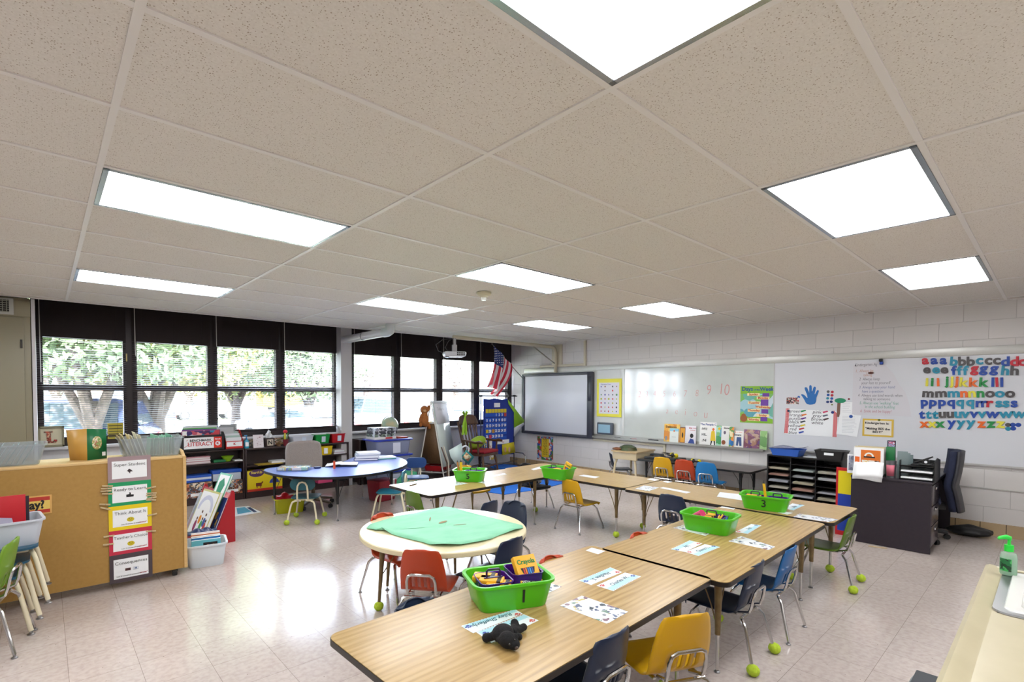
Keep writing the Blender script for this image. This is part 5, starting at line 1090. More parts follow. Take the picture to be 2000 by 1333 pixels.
for k, (c, n_) in enumerate(cols):
    o = thing('display_book', n_+' display book standing in the black literacy box, %s from the front' % ['first', 'second', 'third', 'fourth', 'last'][k], 'book', (1.375+.012*k, 7.70+.035*k, BT+.012), 0, 'display books in the black literacy box')
    w_ = .42 if k else .47; MB().box(0, 0, 0, w_, .01, .27+.014*k, bev=.001).build('cover', M('dk'+c, c, .45), o)
    if k == 0: MB().box(.01, -.001, .16, w_-.01, 0, .262).build('cover_print', patchy('bright_cover', ['#c8404a', '#3a2a6a', '#2a8ab0', '#e8a0a0', '#e8e8e8', '#4a2050', '#c05060'], 16), o)
# red and white magazine box
r = thing('magazine_box', 'red and white slanted card box at the right end of the left bookcase', 'box', (1.905, 7.675, BT+.001))
MB().prism([(0, 0), (.23, 0), (.23, .26), (.16, .26), (0, .11)], 0, .006, plane='yz').prism([(0, 0), (.23, 0), (.23, .26), (.16, .26), (0, .11)], .23, .236, plane='yz').box(0, 0, 0, .236, .006, .11).box(0, .224, 0, .236, .23, .26).box(0, 0, 0, .236, .23, .006).build('box_body', M('box_red', '#c0201c', .4), r)
MB().box(.015, -.0015, .035, .22, 0, .1).build('front_label', paper, r); MB().text('K', .118, .068, .045, y=-.002, bold=.002).build('letter_k', M('literacy_red', '#b8202a', .5), r)
for k in range(4): tag(MB().box(0, 0, 0, .2, .008, .15+.025*k).build('leaflet', M('leaflet%d' % (k % 2), ['#dde0e4', '#a8c0b8'][k % 2], .5), loc=(1.92, 7.70+.045*k, BT+.01)), 'leaflet in the red and white card box, %s from the front' % ['first', 'second', 'third', 'fourth'][k], 'leaflet', 'leaflets in the red and white box')
for k in range(3): tag(MB().box(0, 0, 0, .22, .012, .30+.02*k).build('binder', M('binder%d' % k, ['#b9bbbd', '#8f9294', '#c6c8ca'][k], .5), loc=(1.83+.03*k, 7.82+.03*k, BT+.001)), 'grey binder standing behind the red and white box, %s of three' % ['front', 'middle', 'rear'][k], 'binder', 'grey binders behind the red and white box')
# small things on the long bookcase
LT = BH-.01
r = thing('pump_bottle', 'aqua hand soap pump bottle on the long dark bookcase', 'bottle', (2.20, 7.74, LT)); aq = M('aqua_soap', '#3a9ab8', .15)
MB().lathe([(0, 0), (.034, 0), (.036, .01), (.036, .10), (.02, .125), (.014, .13), (0, .13)][::-1], n=18, sx=1, sy=.7).build('bottle_body', aq, r); MB().box(-.022, -.027, .03, .022, -.0245, .09).build('bottle_label', paper, r)
MB().cyl((0, 0, .13), (0, 0, .16), .012).cyl((0, 0, .16), (0, 0, .18), .005).box(-.03, -.008, .178, .012, .008, .19, bev=.003).build('pump', M('aqua_pump', '#1c7ab0', .3), r)
r = thing('photo_stand', 'small framed photo between the soap and the white card', 'picture frame', (2.235, 7.84, LT)); MB().box(0, 0, 0, .13, .015, .16, bev=.003).build('frame', M('frame_tin', '#77706c', .4), r); MB().box(.012, -.002, .012, .118, 0, .148).build('photo', patchy('photo_a', ['#6a6a5a', '#a89880', '#4a5a6a', '#c8b8a0'], 40), r)
r = thing('drawing_card', 'white card with pink and black scribbles on the long bookcase', 'card', (2.29, 7.72, LT)); r.rotation_euler = (math.radians(-8), 0, 0); MB().box(0, 0, 0, .145, .004, .19).build('sheet', M('card_pinkish', '#dcd4d8', .5), r)
sc = MB(); rnd = random.Random(3)
for k in range(14): x, z = .02+.1*rnd.random(), .03+.13*rnd.random(); sc.prism([(x, z), (x+.02*rnd.random()+.004, z+.004), (x+.01, z+.012*rnd.random()+.004)], -.0012, 0, plane='xz')
sc.build('scribbles', M('scribble_rose', '#8a4a5a', .5), r)
r = thing('tissue_box', 'dark tissue box lettered N with a white tissue standing up', 'tissue box', (2.465, 7.72, LT)); MB().box(0, 0, 0, .125, .125, .13, bev=.004).build('carton', M('tissue_dark', '#3a2a28', .5), r)
MB().box(.02, -.002, .02, .105, 0, .11).build('letter_panel', M('tissue_cream', '#c9bfae', .5), r); MB().text('N', .062, .063, .085, y=-.0025, bold=.003).build('letter_n', ink, r)
ts = MB(); ts.grid(lambda u, v: (.062+(u-.5)*.10*(1-.55*v)+.008*math.sin(v*9+u*4), .06+.02*math.sin(u*9+v*3), .128+.135*v*(1-.25*abs(u-.45)*2)), 10, 10); ts.build('tissue', M('tissue_white', '#eef0f4', .8), r, solid=.001)
r = thing('photo_stand', 'dark framed group photo behind the dried plant', 'picture frame', (2.60, 7.86, LT)); MB().box(0, 0, 0, .19, .015, .145, bev=.003).build('frame', M('frame_black', '#2a2a2c', .4), r); MB().box(.014, -.002, .014, .176, 0, .13).build('photo', patchy('photo_b', ['#4a5a3a', '#b89880', '#8a4a3a', '#d0c8c0'], 40), r)
r = thing('dried_flower', 'brown dried straw flower decoration beside the tissue box', 'decoration', (2.655, 7.73, LT)); df = MB(); rnd = random.Random(9)
for k in range(70):
    a, e = rnd.random()*2*PI, rnd.uniform(.1, 1.4); l = rnd.uniform(.05, .09); d_ = Vector((math.cos(a)*math.cos(e), math.sin(a)*math.cos(e)*.6, math.sin(e)*.8)); s_ = d_.orthogonal().normalized()*.006
    df.add([Vector((0, 0, .03))+s_, Vector((0, 0, .03))-s_, Vector((0, 0, .035))+d_*l], [[0, 1, 2]])
df.build('petals', M('straw_brown', '#8a6a42', .8), r, smooth=False); MB().lathe([(0, 0), (.03, 0), (.035, .03), (.02, .05), (0, .05)][::-1], n=14).build('base', M('straw_base', '#5a4028', .7), r)
r = thing('pencil_cup', 'dark red cup holding a red yarn figure and green stems', 'cup', (2.765, 7.75, LT)); MB().lathe([(0, 0), (.035, 0), (.042, .10), (.036, .10), (.03, .01), (0, .01)][::-1], n=18).build('cup', M('cup_red', '#6a1a26', .4), r)
MB().ball((-.005, 0, .215), .03, sc=(1.1, .9, .9)).build('yarn_head', M('yarn_red', '#d03040', .9), r); MB().tube([(-.01, 0, .05), (-.01, 0, .2)], .014, 8).build('yarn_body', M('yarn_yellow', '#c8b83a', .9), r)
MB().tube([(.01, .01, .05), (.03, .01, .17), (.045, .01, .19)], .005, 6).tube([(-.02, .01, .05), (-.03, 0, .16)], .005, 6).build('stems', M('stem_green', '#4a9a3a', .6), r)
r = thing('scissors', 'pair of black handled scissors standing behind the red cup', 'scissors', (2.815, 7.78, LT)); MB().tube([(.02*math.cos(t), 0, .185+.022*math.sin(t)) for t in [k*PI/5 for k in range(10)]], .004, 6, closed=True).tube([(0, 0, .16), (-.01, 0, .0)], .005, 6).build('handle', black, r)
for (x0, x1, z1, c, n_, lab) in [(2.84, 3.185, .135, '#d8d5c6', 'white', 'wide white storage bin'), (3.195, 3.46, .145, '#0f8a3a', 'green', 'green storage bin'), (3.468, 3.72, .145, '#b3101c', 'red', 'red storage bin')]:
    r = thing('storage_bin', lab+' on the right half of the long bookcase', 'bin', ((x0+x1)/2, 7.80, LT+.0005), 0, 'colour bins on the bookcase'); tub_mb((x1-x0)-.02, .23, z1, .86, .02, lip=.008).build('tub', M('bin_'+n_, c, .35), r)
    lb = MB().box(-.032, -.002, -.05, .032, 0, .04).build('label_card', M('label_pale', '#c8d4e4', .5), r); lb.location = (.01, -.114, .075); lb.rotation_euler = (math.radians(6), 0, 0)
r = thing('storage_bin', 'yellow storage bin on the shelf below the green and red bins', 'bin', (3.375, 7.79, .5405)); tub_mb(.24, .2, .14, .86, .02, lip=.008).build('tub', M('bin_yellow', '#d8b80a', .35), r)
lb = MB().box(-.032, -.002, -.05, .032, 0, .04).build('label_card', paper, r); lb.location = (0, -.1, .07)
# shelf contents
for k in range(5):
    tag(MB().box(0, 0, 0, .19-.01*k, .18, .014, bev=.001).build('magazine', M('mag%d' % (k % 3), ['#d8dade', '#b8a8b0', '#c8ccd4'][k % 3], .5), loc=(3.52+.004*k, 7.70, .5405+.0145*k)), 'magazine in the grey stack beside the yellow bin, %s from the bottom' % ['first', 'second', 'third', 'fourth', 'fifth'][k], 'magazine', 'magazines beside the yellow bin')
for k in range(7):
    c = ['#c8b0b4', '#d8d4d4', '#b88a90', '#dcdcdc'][k % 4]; tag(MB().box(0, 0, 0, .30-.01*(k % 3), .2, .0135, bev=.001).build('workbook', M('wb'+c, c, .5), loc=(1.42+.006*(k % 3), 7.70, .556+.014*k)), 'workbook in the pink and white stack on the left bookcase, %s from the bottom' % ['first', 'second', 'third', 'fourth', 'fifth', 'sixth', 'seventh'][k], 'workbook', 'workbooks stacked on the left bookcase shelf')
tag(MB().box(0, 0, 0, .15, .16, .03, bev=.002).build('box_game', M('game_green', '#0f6a3a', .5), loc=(1.765, 7.71, .556)), 'flat green box on the left bookcase shelf', 'box')
r = thing('bowl', 'lime green plastic bowl on the left bookcase shelf', 'bowl', (1.95, 7.76, .556)); MB().lathe([(0, 0), (.035, 0), (.04, .006), (.078, .075), (.083, .076), (.078, .07), (.038, .01), (0, .008)][::-1], n=28).build('bowl_body', M('lime_plastic', '#8ab81e', .35), r)
tag(MB().box(0, 0, 0, .11, .15, .012).build('notebook', paper, loc=(2.03, 7.70, .556)), 'white notebook beside the lime bowl', 'notebook')
for k in range(3): tag(MB().box(0, 0, 0, .31, .21, .03, bev=.002).build('kit_box', M('kit%d' % (k % 2), ['#1a4fb0', '#c8d0dc'][k % 2], .45), loc=(1.42, 7.70, .31+.0305*k)), ['blue kit box, lowest of the pile, on the bottom shelf of the left bookcase', 'white kit box, middle of the pile, on the bottom shelf of the left bookcase', 'blue kit box, top of the pile, on the bottom shelf of the left bookcase'][k], 'box', 'kit boxes')
r = thing('printed_bag', 'clear bag of small printed picture tiles, left one on the bottom shelf', 'bag', (1.42, 7.69, .0915)); pt = patchy('tile_pictures', ['#4a3a2a', '#b86a3a', '#3a4a5a', '#c8a878', '#7a3a2a', '#2a2a30', '#8a9aa8', '#d8c8b0'], 45)
MB().box(0, 0, .0, .32, .2, .21, bev=.012).build('contents', pt, r); MB().box(.05, -.002, .03, .26, 0, .07).build('label_strip', paper, r)
r = thing('printed_bag', 'clear bag of small printed picture tiles, right one on the bottom shelf', 'bag', (1.82, 7.69, .0915)); MB().box(0, 0, 0, .31, .2, .20, bev=.012).build('contents', pt, r); MB().box(.04, -.002, .03, .25, 0, .07).build('label_strip', paper, r)
tag(MB().box(0, 0, 0, .36, .21, .10, bev=.004).build('kit_box', M('kitw', '#aeb8c4', .5), loc=(1.75, 7.70, .295)), 'pale box right of the kit box pile on the bottom shelf', 'box'); tag(MB().box(0, 0, 0, .38, .21, .045, bev=.004).build('kit_box', M('kitb', '#1a4fb0', .45), loc=(1.74, 7.70, .397)), 'long blue box lying on the pale box on the bottom shelf', 'box')
r = thing('kit_carton', 'big yellow, purple and red kit carton on the bottom shelf', 'box', (2.19, 7.69, .0915)); MB().box(0, 0, 0, .50, .21, .30, bev=.004).build('carton', M('startup_yellow', '#d8c010', .45), r)
MB().box(0, -.002, 0, .5, 0, .035).build('red_band', M('startup_red', '#b8301c', .5), r); MB().prism([(.13+a*.105, .265+b*.055) for a, b in arc(0, 0, 1, 0, 350, 24)], -.003, 0, plane='xz').build('purple_oval', M('startup_purple', '#4a2a5a', .5), r)
MB().text('StartUp', .13, .275, .05, y=-.0034, bold=.001).build('brand_word', M('startup_gold', '#e8d060', .5), r); MB().prism([(.34+a*.09, .275+b*.03) for a, b in arc(0, 0, 1, 0, 350, 24)], -.003, 0, plane='xz').build('red_oval', red, r)
MB().box(.12, -.003, .07, .2, 0, .12).box(.13, -.003, .045, .14, 0, .07).box(.18, -.003, .045, .19, 0, .07).prism([(.2, .1), (.225, .125), (.21, .14), (.195, .12)], -.003, 0, plane='xz').build('cow_picture', M('cow_brown', '#6a2a1a', .6), r)
MB().prism([(.38+a*.07, .10+b*.07) for a, b in arc(0, 0, 1, 0, 180, 14)], -.003, 0, plane='xz').build('dome_picture', M('dome_blue', '#2a3a8a', .5), r)
tag(MB().box(0, 0, 0, .24, .19, .12, bev=.006).build('storage_box', pink, loc=(3.25, 7.70, .0915)), 'magenta box on the bottom shelf behind the blue table leg', 'box')
r = thing('feed_box', 'dark box with white block letters on the bottom shelf', 'box', (3.50, 7.69, .0915)); MB().box(0, 0, 0, .24, .2, .13, bev=.004).build('carton', black, r); MB().text('FEED', .12, .065, .085, y=-.002, bold=.003, shear=.2, sx=.8).build('lettering', paper, r)
tag(MB().box(0, 0, 0, .36, .2, .006).build('folder', M('folder_manila', '#c8a83a', .5), loc=(2.33, 7.64, .4715)), 'manila folder sticking out of the long bookcase shelf', 'folder')
tag(MB().box(0, 0, 0, .22, .18, .028).build('paper_pack', paper, loc=(2.55, 7.72, .4785)), 'white pack of paper on the long bookcase shelf', 'paper pack')
# storage boxes, games, globe
for k in range(3):
    z = .258*k; r = thing('storage_box', ['clear storage box with blue lid, bottom of the pile by the small bookcase', 'clear storage box with blue lid, middle of the pile by the small bookcase', 'clear storage box with blue lid, top of the pile, carrying board games'][k], 'storage box', (4.31, 7.36, z), 0, 'blue lidded storage boxes')
    tub_mb(.66, .40, .235, .88, .04, lip=.006).build('tub', clearmat('clear_blue', '#b4bcd8', .45), r)
    MB().prism(rrect(.74, .44, .05, 5), .236, .257).build('lid', M('lid_blue', '#2238a8', .35), r)
    MB().box(-.02, -.199, .03, .12, -.194, .2).build('label_sheet', M('label_lav', '#c8ccdc', .6), r)
    tag(MB().box(-.24, -.14, 0, .24, .14, .19, bev=.01).build('packed_books', patchy('packed', ['#7a80a0', '#9aa0b8', '#b8a890', '#6a6a88', '#a8acc0'], 14, stretch=(6, 6, .4)), loc=(4.31, 7.36, z+.012)), ['bundle of books inside the bottom storage box', 'bundle of books inside the middle storage box', 'bundle of books inside the top storage box'][k], 'books')
gz = .776
for k, (c, h, w_, l) in enumerate([('#d8d4d0', .04, .40, 'white board game box, bottom of the pile on the storage boxes'), ('#6a7a6a', .045, .38, 'green-grey board game box, second in the pile'), ('#3a3c44', .05, .40, 'dark patterned board game box, third in the pile'), ('#8a8e98', .05, .41, 'grey patterned board game box, top of the pile')]):
    m_ = patchy('game%d' % k, [c, '#2a2c34', '#b8bcc4', c], 26) if k else M('game0', c, .5)
    b_ = MB().box(0, 0, 0, w_, .28, h, bev=.002).build('board_game', m_, loc=(3.985+.006*k, 7.22, gz)); tag(b_, l, 'board game', 'board games on the storage boxes'); gz += h+.0005
    if k == 0: MB().box(.2, -.002, .008, .33, 0, .032).build('red_label', red, b_)
tag(MB().box(0, 0, 0, .20, .2, .022, bev=.004).build('folder_pile', M('rust_folder', '#9a3a1e', .5), loc=(4.43, 7.24, .776)), 'rust red folders lying right of the board games', 'folders')
r = thing('globe', 'pale green globe on a stand behind the board games', 'globe', (4.56, 7.66, .0)); gp_ = noisy('globe_map', '#8fb8ac', '#c8b88a', 9, .35, detail=5)
r.location = (4.56, 7.72, .757); r.scale = (1.1, 1.1, 1.12); MB().ball((0, 0, .185), .135, n=32).build('sphere', gp_, r); MB().lathe([(0, 0), (.085, 0), (.08, .012), (.02, .02), (.014, .05), (0, .05)][::-1], n=24).build('base', M('globe_base', '#5a4a38', .4), r)
MB().tube([(.15*math.cos(t)*1, 0, .185+.15*math.sin(t)) for t in [math.radians(a) for a in range(100, 290, 10)]], .006, 6).build('meridian_arm', M('globe_arm', '#b8b09a', .3, .6), r)
# floor bins by the blue table
r = thing('storage_bin', 'yellow-green clear bin with red bags, under the blue table', 'bin', (2.36, 6.52, 0), math.radians(-12)); tub_mb(.36, .26, .19, .86, .03).build('tub', clearmat('clear_yellow', '#c8c820', .75), r)
bb = MB(); bb.grid(lambda u, v: ((u-.5)*.32-.03, (v-.5)*.22, .15+.06*math.sin(PI*u)*math.sin(PI*v)+.025*math.sin(u*11)*math.sin(v*8)+.02*(1-u)), 16, 12)
tag(bb.build('plastic_bag', M('bag_red', '#c01a24', .3), loc=(2.36, 6.52, .01), rz=math.radians(-12), solid=.003), 'shiny red bag stuffed into the yellow-green bin', 'bag')
r = thing('chair_caddy', 'dark red plastic tote standing behind the teal chair under the blue table', 'tote', (3.62, 6.35, 0), math.radians(12)); MB().box(-.17, -.14, 0, .17, .14, .30, bev=.02, taper=.85).build('tote_body', M('tote_red', '#8c1428', .35), r)
MB().box(.08, -.145, .06, .11, -.135, .30).build('strap', M('tote_strap', '#c8c8c8', .5), r)
tag(MB().prism([(0, 0), (.5, 0), (.5, .22), (.3, .27), (0, .08)], -.02, .02, plane='xz').build('foam_board', M('foam_green', '#4aa880', .6), loc=(4.15, 6.95, 0), rz=math.radians(8)), 'green foam board leaning behind the right end of the blue table', 'board')
def remesh(o, vox, sm=4):
    md = o.modifiers.new('remesh', 'REMESH'); md.mode = 'VOXEL'; md.voxel_size = vox; md.use_smooth_shade = True
    s = o.modifiers.new('smooth', 'SMOOTH'); s.iterations = sm; s.factor = .6; return o
# ------------------------------------------------------------------ easel and plush monkey
er = math.radians(30); ex, ey = 5.30, 7.12
r = thing('easel', 'white flip chart easel with a dry-erase board and brown rear panel', 'easel', (ex, ey, 0), er); tubew = M('easel_tube', '#d4d2cc', .35)
T_, W_ = 1.37, .60; ty = .25
for (x, nm) in ((0, 'leg'), (W_, 'leg')):
    MB().tube([(x, 0, 0), (x, ty, T_)], .012, 8).build('leg', tubew, r); MB().tube([(x, .52, 0), (x, ty+.01, T_)], .012, 8).build('leg', tubew, r)
def ez(z, off=.0): return ty*z/T_-off
MB().add([(.0, ez(.22, .02), .22), (W_, ez(.22, .02), .22), (W_, ez(T_, .02), T_), (.0, ez(T_, .02), T_)], [[0, 1, 2, 3]]).build('front_board', M('easel_board', '#c3cdc9', .25, coat=.3), r, solid=.012)
MB().add([(.012, .52-.27*.28/T_, .28), (W_-.012, .52-.27*.28/T_, .28), (W_-.012, .52-.27*1.0/T_, 1.0), (.012, .52-.27*1.0/T_, 1.0)], [[0, 1, 2, 3]]).add([(0, ez(.28), .28), (0, .48, .28), (0, ty+.1, .98), (0, ez(.98), .98)], [[0, 1, 2, 3]]).build('rear_panel', noisy('hardboard', '#5a4027', '#63482c', 30, .6), r, solid=.008)
MB().tube([(0, ez(1.0), 1.0), (0, .34, 1.0), (W_, .34, 1.0)], .012, 8).tube([(0, ez(.12), .12), (W_, ez(.12), .12)], .01, 8).tube([(0, ez(.12), .12), (0, .48, .12), (W_, .48, .12)], .01, 8).build('cross_rail', tubew, r)
pd = MB().add([(.02, ez(.98, .04), .98), (W_-.02, ez(.98, .04), .98), (W_-.02, ez(T_, .035), T_+.005), (.02, ez(T_, .035), T_+.005)], [[0, 1, 2, 3]]).build('paper_pad', M('pad_paper', '#d3d3da', .55), r, solid=.004)
MB().box(.0, ty-.05, T_-.03, W_, ty+.03, T_+.02, bev=.01).build('clamp_bar', M('clamp_grey', '#bfc0c4', .4), r)
w_ = MB().text('Today is', .24, 0, .085, y=-.0, bold=-.002).build('handwriting', grey, pd); w_.location = (0, ez(1.24, .045), 1.245); w_.rotation_euler = (-math.atan2(ty, T_), 0, 0)
for k, (dx, c, l) in enumerate([(.05, '#a81c24', 'red paper tray on the easel shelf, left of two'), (.30, '#b0202a', 'red paper tray on the easel shelf, right of two')]):
    q = Matrix.Translation((ex, ey, 0)) @ Matrix.Rotation(er, 4, 'Z') @ Vector((dx+.1, .24, .135)); o = thing('paper_tray', l, 'tray', q, er, 'red trays on the easel'); tub_mb(.24, .34, .10, .88, .02, lip=.006).build('tub', M('tray'+c, c, .35), o)
    tag(MB().box(-.09, -.13, .0, .09, .13, .012+.05*(k == 0)).build('paper_pack', paper, loc=(q[0], q[1], q[2]+.012), rz=er), 'stack of white paper in the %s red tray' % ['left', 'right'][k], 'paper pack')
q = Matrix.Translation((ex, ey, 0)) @ Matrix.Rotation(er, 4, 'Z') @ Vector((.02, .3, 1.012)); tag(MB().box(-.05, -.03, 0, .05, .03, .014).build('sponge', yellow, loc=q, rz=er), 'yellow sponge on the side rail of the easel', 'sponge')
fur = noisy('monkey_fur', '#8a4f24', '#a5642e', 40, .95, bump=.8); P = lambda u, v, dy=0: Yp(u, v, 7.34+dy)
c = P(829, 818); r = thing('plush_monkey', 'brown plush monkey hanging from the left top edge of the easel', 'plush toy', c)
b = MB(); L = lambda u, v, dy=0: P(u, v, dy)-c
b.ball(L(828, 820), .098, sc=(.95, .8, 1.15)).ball(L(829, 811), .06).ball(L(829, 801), .075).ball(L(832, 828), .06, sc=(1, .9, 1))
b.tube([L(831, 806), L(837, 800), L(838, 792)], [.03, .028, .026], 10).tube([L(824, 810), L(820, 822), L(823, 830)], [.028, .025, .022], 10).tube([L(833, 826), L(838, 832), L(839, 838)], [.035, .03, .028], 10).tube([L(824, 828), L(820, 833)], [.03, .026], 10)
remesh(b.build('body', fur, r), .009)
MB().ball(L(830, 802.5, -.062), .032, sc=(1, .5, .85)).build('face_patch', M('monkey_face', '#c89a6a', .8), r); MB().ball(L(829, 800.5, -.08), .006).ball(L(832, 800.5, -.08), .006).build('eyes', ink, r)
# ------------------------------------------------------------------ leaning sheets, pointer and teal book on a stand
r = thing('paper_cone', 'folded translucent white sheets hanging in front of the easel board', 'paper', (5.1, 6.55, 0)); c0 = Vector((5.1, 6.55, 0))
pts = [Yp(u, v, 6.55)-c0 for u, v in ((877, 880), (902, 866), (902, 893), (896, 914), (889, 906), (880, 893))]; MB().add(pts, [[0, 1, 2, 3, 4, 5]]).build('sheet', M('frost_sheet', '#c3d6d2', .4), r, solid=.003)
MB().tube([Yp(902, 893, 6.55)-c0, Yp(901, 920, 6.55)-c0+Vector((0, 0, -.05)), Vector((Yp(901, 920, 6.55).x-5.1, 0, 0))], .008, 6).build('stand_pole', tubew, r)
r = thing('pointer_sticks', 'pair of brown and cream strips leaning on the easel board', 'sticks', (5.0, 6.7, 0)); c0 = Vector((5.0, 6.7, 0))
for (u0, v0, u1, v1, m_) in ((862, 874, 873, 905, M('stick_brown', '#5a4030', .6)), (866, 872, 876, 903, M('stick_cream', '#c8c0b0', .6))):
    a, b_ = Yp(u0, v0, 6.85)-c0, Yp(u1, v1, 6.75)-c0; e_ = b_+(b_-a)*.12; e_.z = .01; MB().tube([a, b_, e_], .012, 6).build('strip', m_, r)
r = thing('teal_book_sign', 'teal diamond-turned picture book with a white ring on a thin stand', 'sign', (5.25, 6.6, 0)); c0 = Vector((5.25, 6.6, 0))
pts = [Yp(u, v, 6.6)-c0 for u, v in ((911, 879), (926, 893), (915, 908), (900, 894))]; MB().add(pts[::-1], [[0, 1, 2, 3]]).build('book_cover', M('sign_teal', '#1a7a78', .45), r, solid=.012)
pts = [Yp(u, v, 6.58)-c0 for u, v in ((911, 884), (921, 893), (914, 902), (904, 893))]; MB().add(pts[::-1], [[0, 1, 2, 3]]).build('cover_picture', patchy('teal_pic', ['#c8a060', '#8a9a6a', '#d8c8a0', '#a86a40'], 24), r, solid=.003)
q = Yp(908, 880, 6.61)-c0; MB().tube([q+Vector((.085*math.cos(t), 0, .07*math.sin(t))) for t in [k*PI/10 for k in range(20)]], .014, 8, closed=True).build('ring', M('ring_white', '#d4d8da', .4), r)
MB().tube([Vector((q.x+.02, .02, .0)), Vector((q.x+.02, .02, q.z-.02))], .007, 6).box(q.x-.12, -.08, 0, q.x+.16, .1, .012).build('stand_pole', steel, r)

# ------------------------------------------------------------------ rocking chair
wd = noisy('walnut', '#3f2617', '#57371f', 18, .3, stretch=(1, 1, .3), coat=.2); ra = math.radians(-166)
bx = Yp(920, 820, 7.22); r = thing('rocking_chair', 'dark wooden rocking chair with slatted back, beside the easel', 'chair', (bx.x+.02, 6.95, 0), ra); r.scale = (.93, .93, .93)
MB().prism(rrect(.56, .50, .08, 5), .44, .485, bev=0).build('seat', wd, r)
def bk(z): return -.22-.17*(z-.46)/.75
MB().grid(lambda u, v: ((u-.5)*(.62-.1*v*v), bk(1.02+.2*v)+.05*(abs(u-.5)*2)**2-0, 1.02+.2*v-(.045*(abs(u-.5)*2)**4*v)), 14, 6).build('crest_rail', wd, r, solid=.024)
for k in range(5):
    x = -.19+.095*k; f = MB(); prof = [(.012, .5), (.016, .58), (.03, .72), (.016, .84), (.012, .88), (.026, .95), (.03, 1.05)]
    f.grid(lambda u, v: ((lambda t: ((x*(1+.12*t))+(u-.5)*2*np.interp(t*6, range(7), [p[0] for p in prof]), bk(.485+.56*t)-.01, .485+.56*t))(v)), 2, 18); f.build('back_slat', wd, r, solid=.014)
for s_ in (-1, 1):
    MB().tube([(s_*.25, -.2, .46), (s_*.262, bk(.7), .7), (s_*.275, bk(.85), .85), (s_*.285, bk(1.08), 1.08)], [.02, .024, .018, .024], 10).build('back_post', wd, r)
    MB().tube([(s_*.285, bk(.74)+.01, .74), (s_*.31, -.1, .72), (s_*.33, .1, .70), (s_*.335, .2, .715), (s_*.335, .27, .70)], [.018, .022, .024, .034, .02], 10).build('arm_rest', wd, r)
    MB().tube([(s_*.30, .14, .47), (s_*.315, .15, .55), (s_*.32, .15, .62), (s_*.325, .15, .70)], [.014, .024, .015, .018], 10).build('arm_spindle', wd, r); MB().tube([(s_*.29, -.02, .47), (s_*.30, -.03, .6), (s_*.31, -.04, .71)], [.012, .02, .013], 10).build('arm_spindle', wd, r)
    MB().tube([(s_*.2, .17, .45), (s_*.225, .2, .33), (s_*.23, .21, .26), (s_*.25, .24, .06)], [.02, .026, .018, .022], 10).build('leg', wd, r); MB().tube([(s_*.2, -.17, .45), (s_*.22, -.2, .33), (s_*.23, -.21, .26), (s_*.25, -.22, .06)], [.02, .026, .018, .022], 10).build('leg', wd, r)
    MB().tube([(s_*.25, y, .028+.055*(y/.45)**2*1.4) for y in [-.5+.1*k for k in range(11)]][0:10], .022, 8).build('rocker', wd, r)
MB().tube([(-.23, .215, .24), (0, .215, .24), (.23, .215, .24)], [.012, .022, .012], 8).tube([(-.23, -.205, .2), (.23, -.205, .2)], .012, 8).build('stretcher', wd, r)
MM = Matrix.Translation(r.location) @ Matrix.Rotation(ra, 4, 'Z') @ Matrix.Scale(.93, 4)
q = MM @ Vector((0, .02, .487)); ob = MB().box(-.23, -.22, 0, .23, .22, .055, bev=.025, seg=3).build('seat_cushion', M('cushion_red', '#8c1420', .8), loc=q, rz=ra); tag(ob, 'dark red seat cushion on the rocking chair', 'cushion')
q = MM @ Vector((.02, -.08, .60)); ob = MB().ball((0, 0, 0), .2, n=24, sc=(1.15, .5, .62)).build('pillow', M('pillow_lime', '#8fae2c', .85), loc=(q.x, q.y, q.z+.07), rz=ra); ob.rotation_euler = (math.radians(-38), math.radians(10), ra); tag(ob, 'lime green pillow leaning on the rocking chair seat', 'pillow')
q = MM @ Vector((.20, -.30, 1.22)); bw = MB()
for s_ in (-1, 1): bw.tube([(0, 0, 0), (s_*.05, .0, .07), (s_*.035, 0, .02), (0, 0, 0)], [.014, .028, .02, .012], 8).tube([(0, 0, 0), (s_*.03, .01, -.14), (s_*.045, .015, -.34)], [.012, .022, .026], 6)
bw.ball((0, 0, 0), .022); ob = bw.build('ribbon_bow', M('bow_lime', '#8db82a', .7), loc=(q.x, q.y-.06, q.z-.02), rz=ra+PI); tag(ob, 'lime green ribbon bow tied to the rocking chair crest', 'bow')

# ------------------------------------------------------------------ calendar pocket chart on a metal stand
CYL = 7.47; r = thing('calendar_chart', 'blue pocket chart calendar with white date numbers', 'calendar', (6.514, CYL, 0)); nb = M('pocket_navy', '#15308a', .6); nb2 = M('pocket_blue', '#1a50b8', .5)
MB().prism([(0, .33), (.83, .26), (.835, 1.20), (.64, 1.425), (.5, 1.40), (.3, 1.43), (.15, 1.41), (0, 1.425)], -.012, -.006, plane='xz').build('chart_cloth', nb, r)
d7 = MB(); nums = MB(); fld = MB()
for k in range(7): d7.box(.055+k*.082, -.018, 1.14, .055+k*.082+.07, -.013, 1.215)
d7.build('day_cards', M('day_yellow', '#d8c42a', .5), r)
for row in range(6): fld.box(.04, -.0135, .60+row*.093, .63, -.0125, .665+row*.093)
fld.build('pocket_rows', nb2, r)
n = 1
for row in range(5):
    for c_ in range(7):
        if row == 0 and c_ < 3: continue
        if n > 31: break
        if not (n in (4, 19, 21, 27)): nums.text(str(n), .09+c_*.082, 1.095-row*.107, .075, y=-.0145, bold=.003, sx=.8)
        n += 1
nums.build('date_numbers', paper, r)
pk = [(6, 0, '#b83a2a'), (0, 3, '#c8b02a'), (2, 3, '#c8902a'), (1, 4, '#c83a4a')]
for (c_, row, c) in pk: MB().box(.06+c_*.082, -.018, 1.06-row*.107, .125+c_*.082, -.014, 1.13-row*.107).build('picture_card', M('pk'+c, c, .5), r)
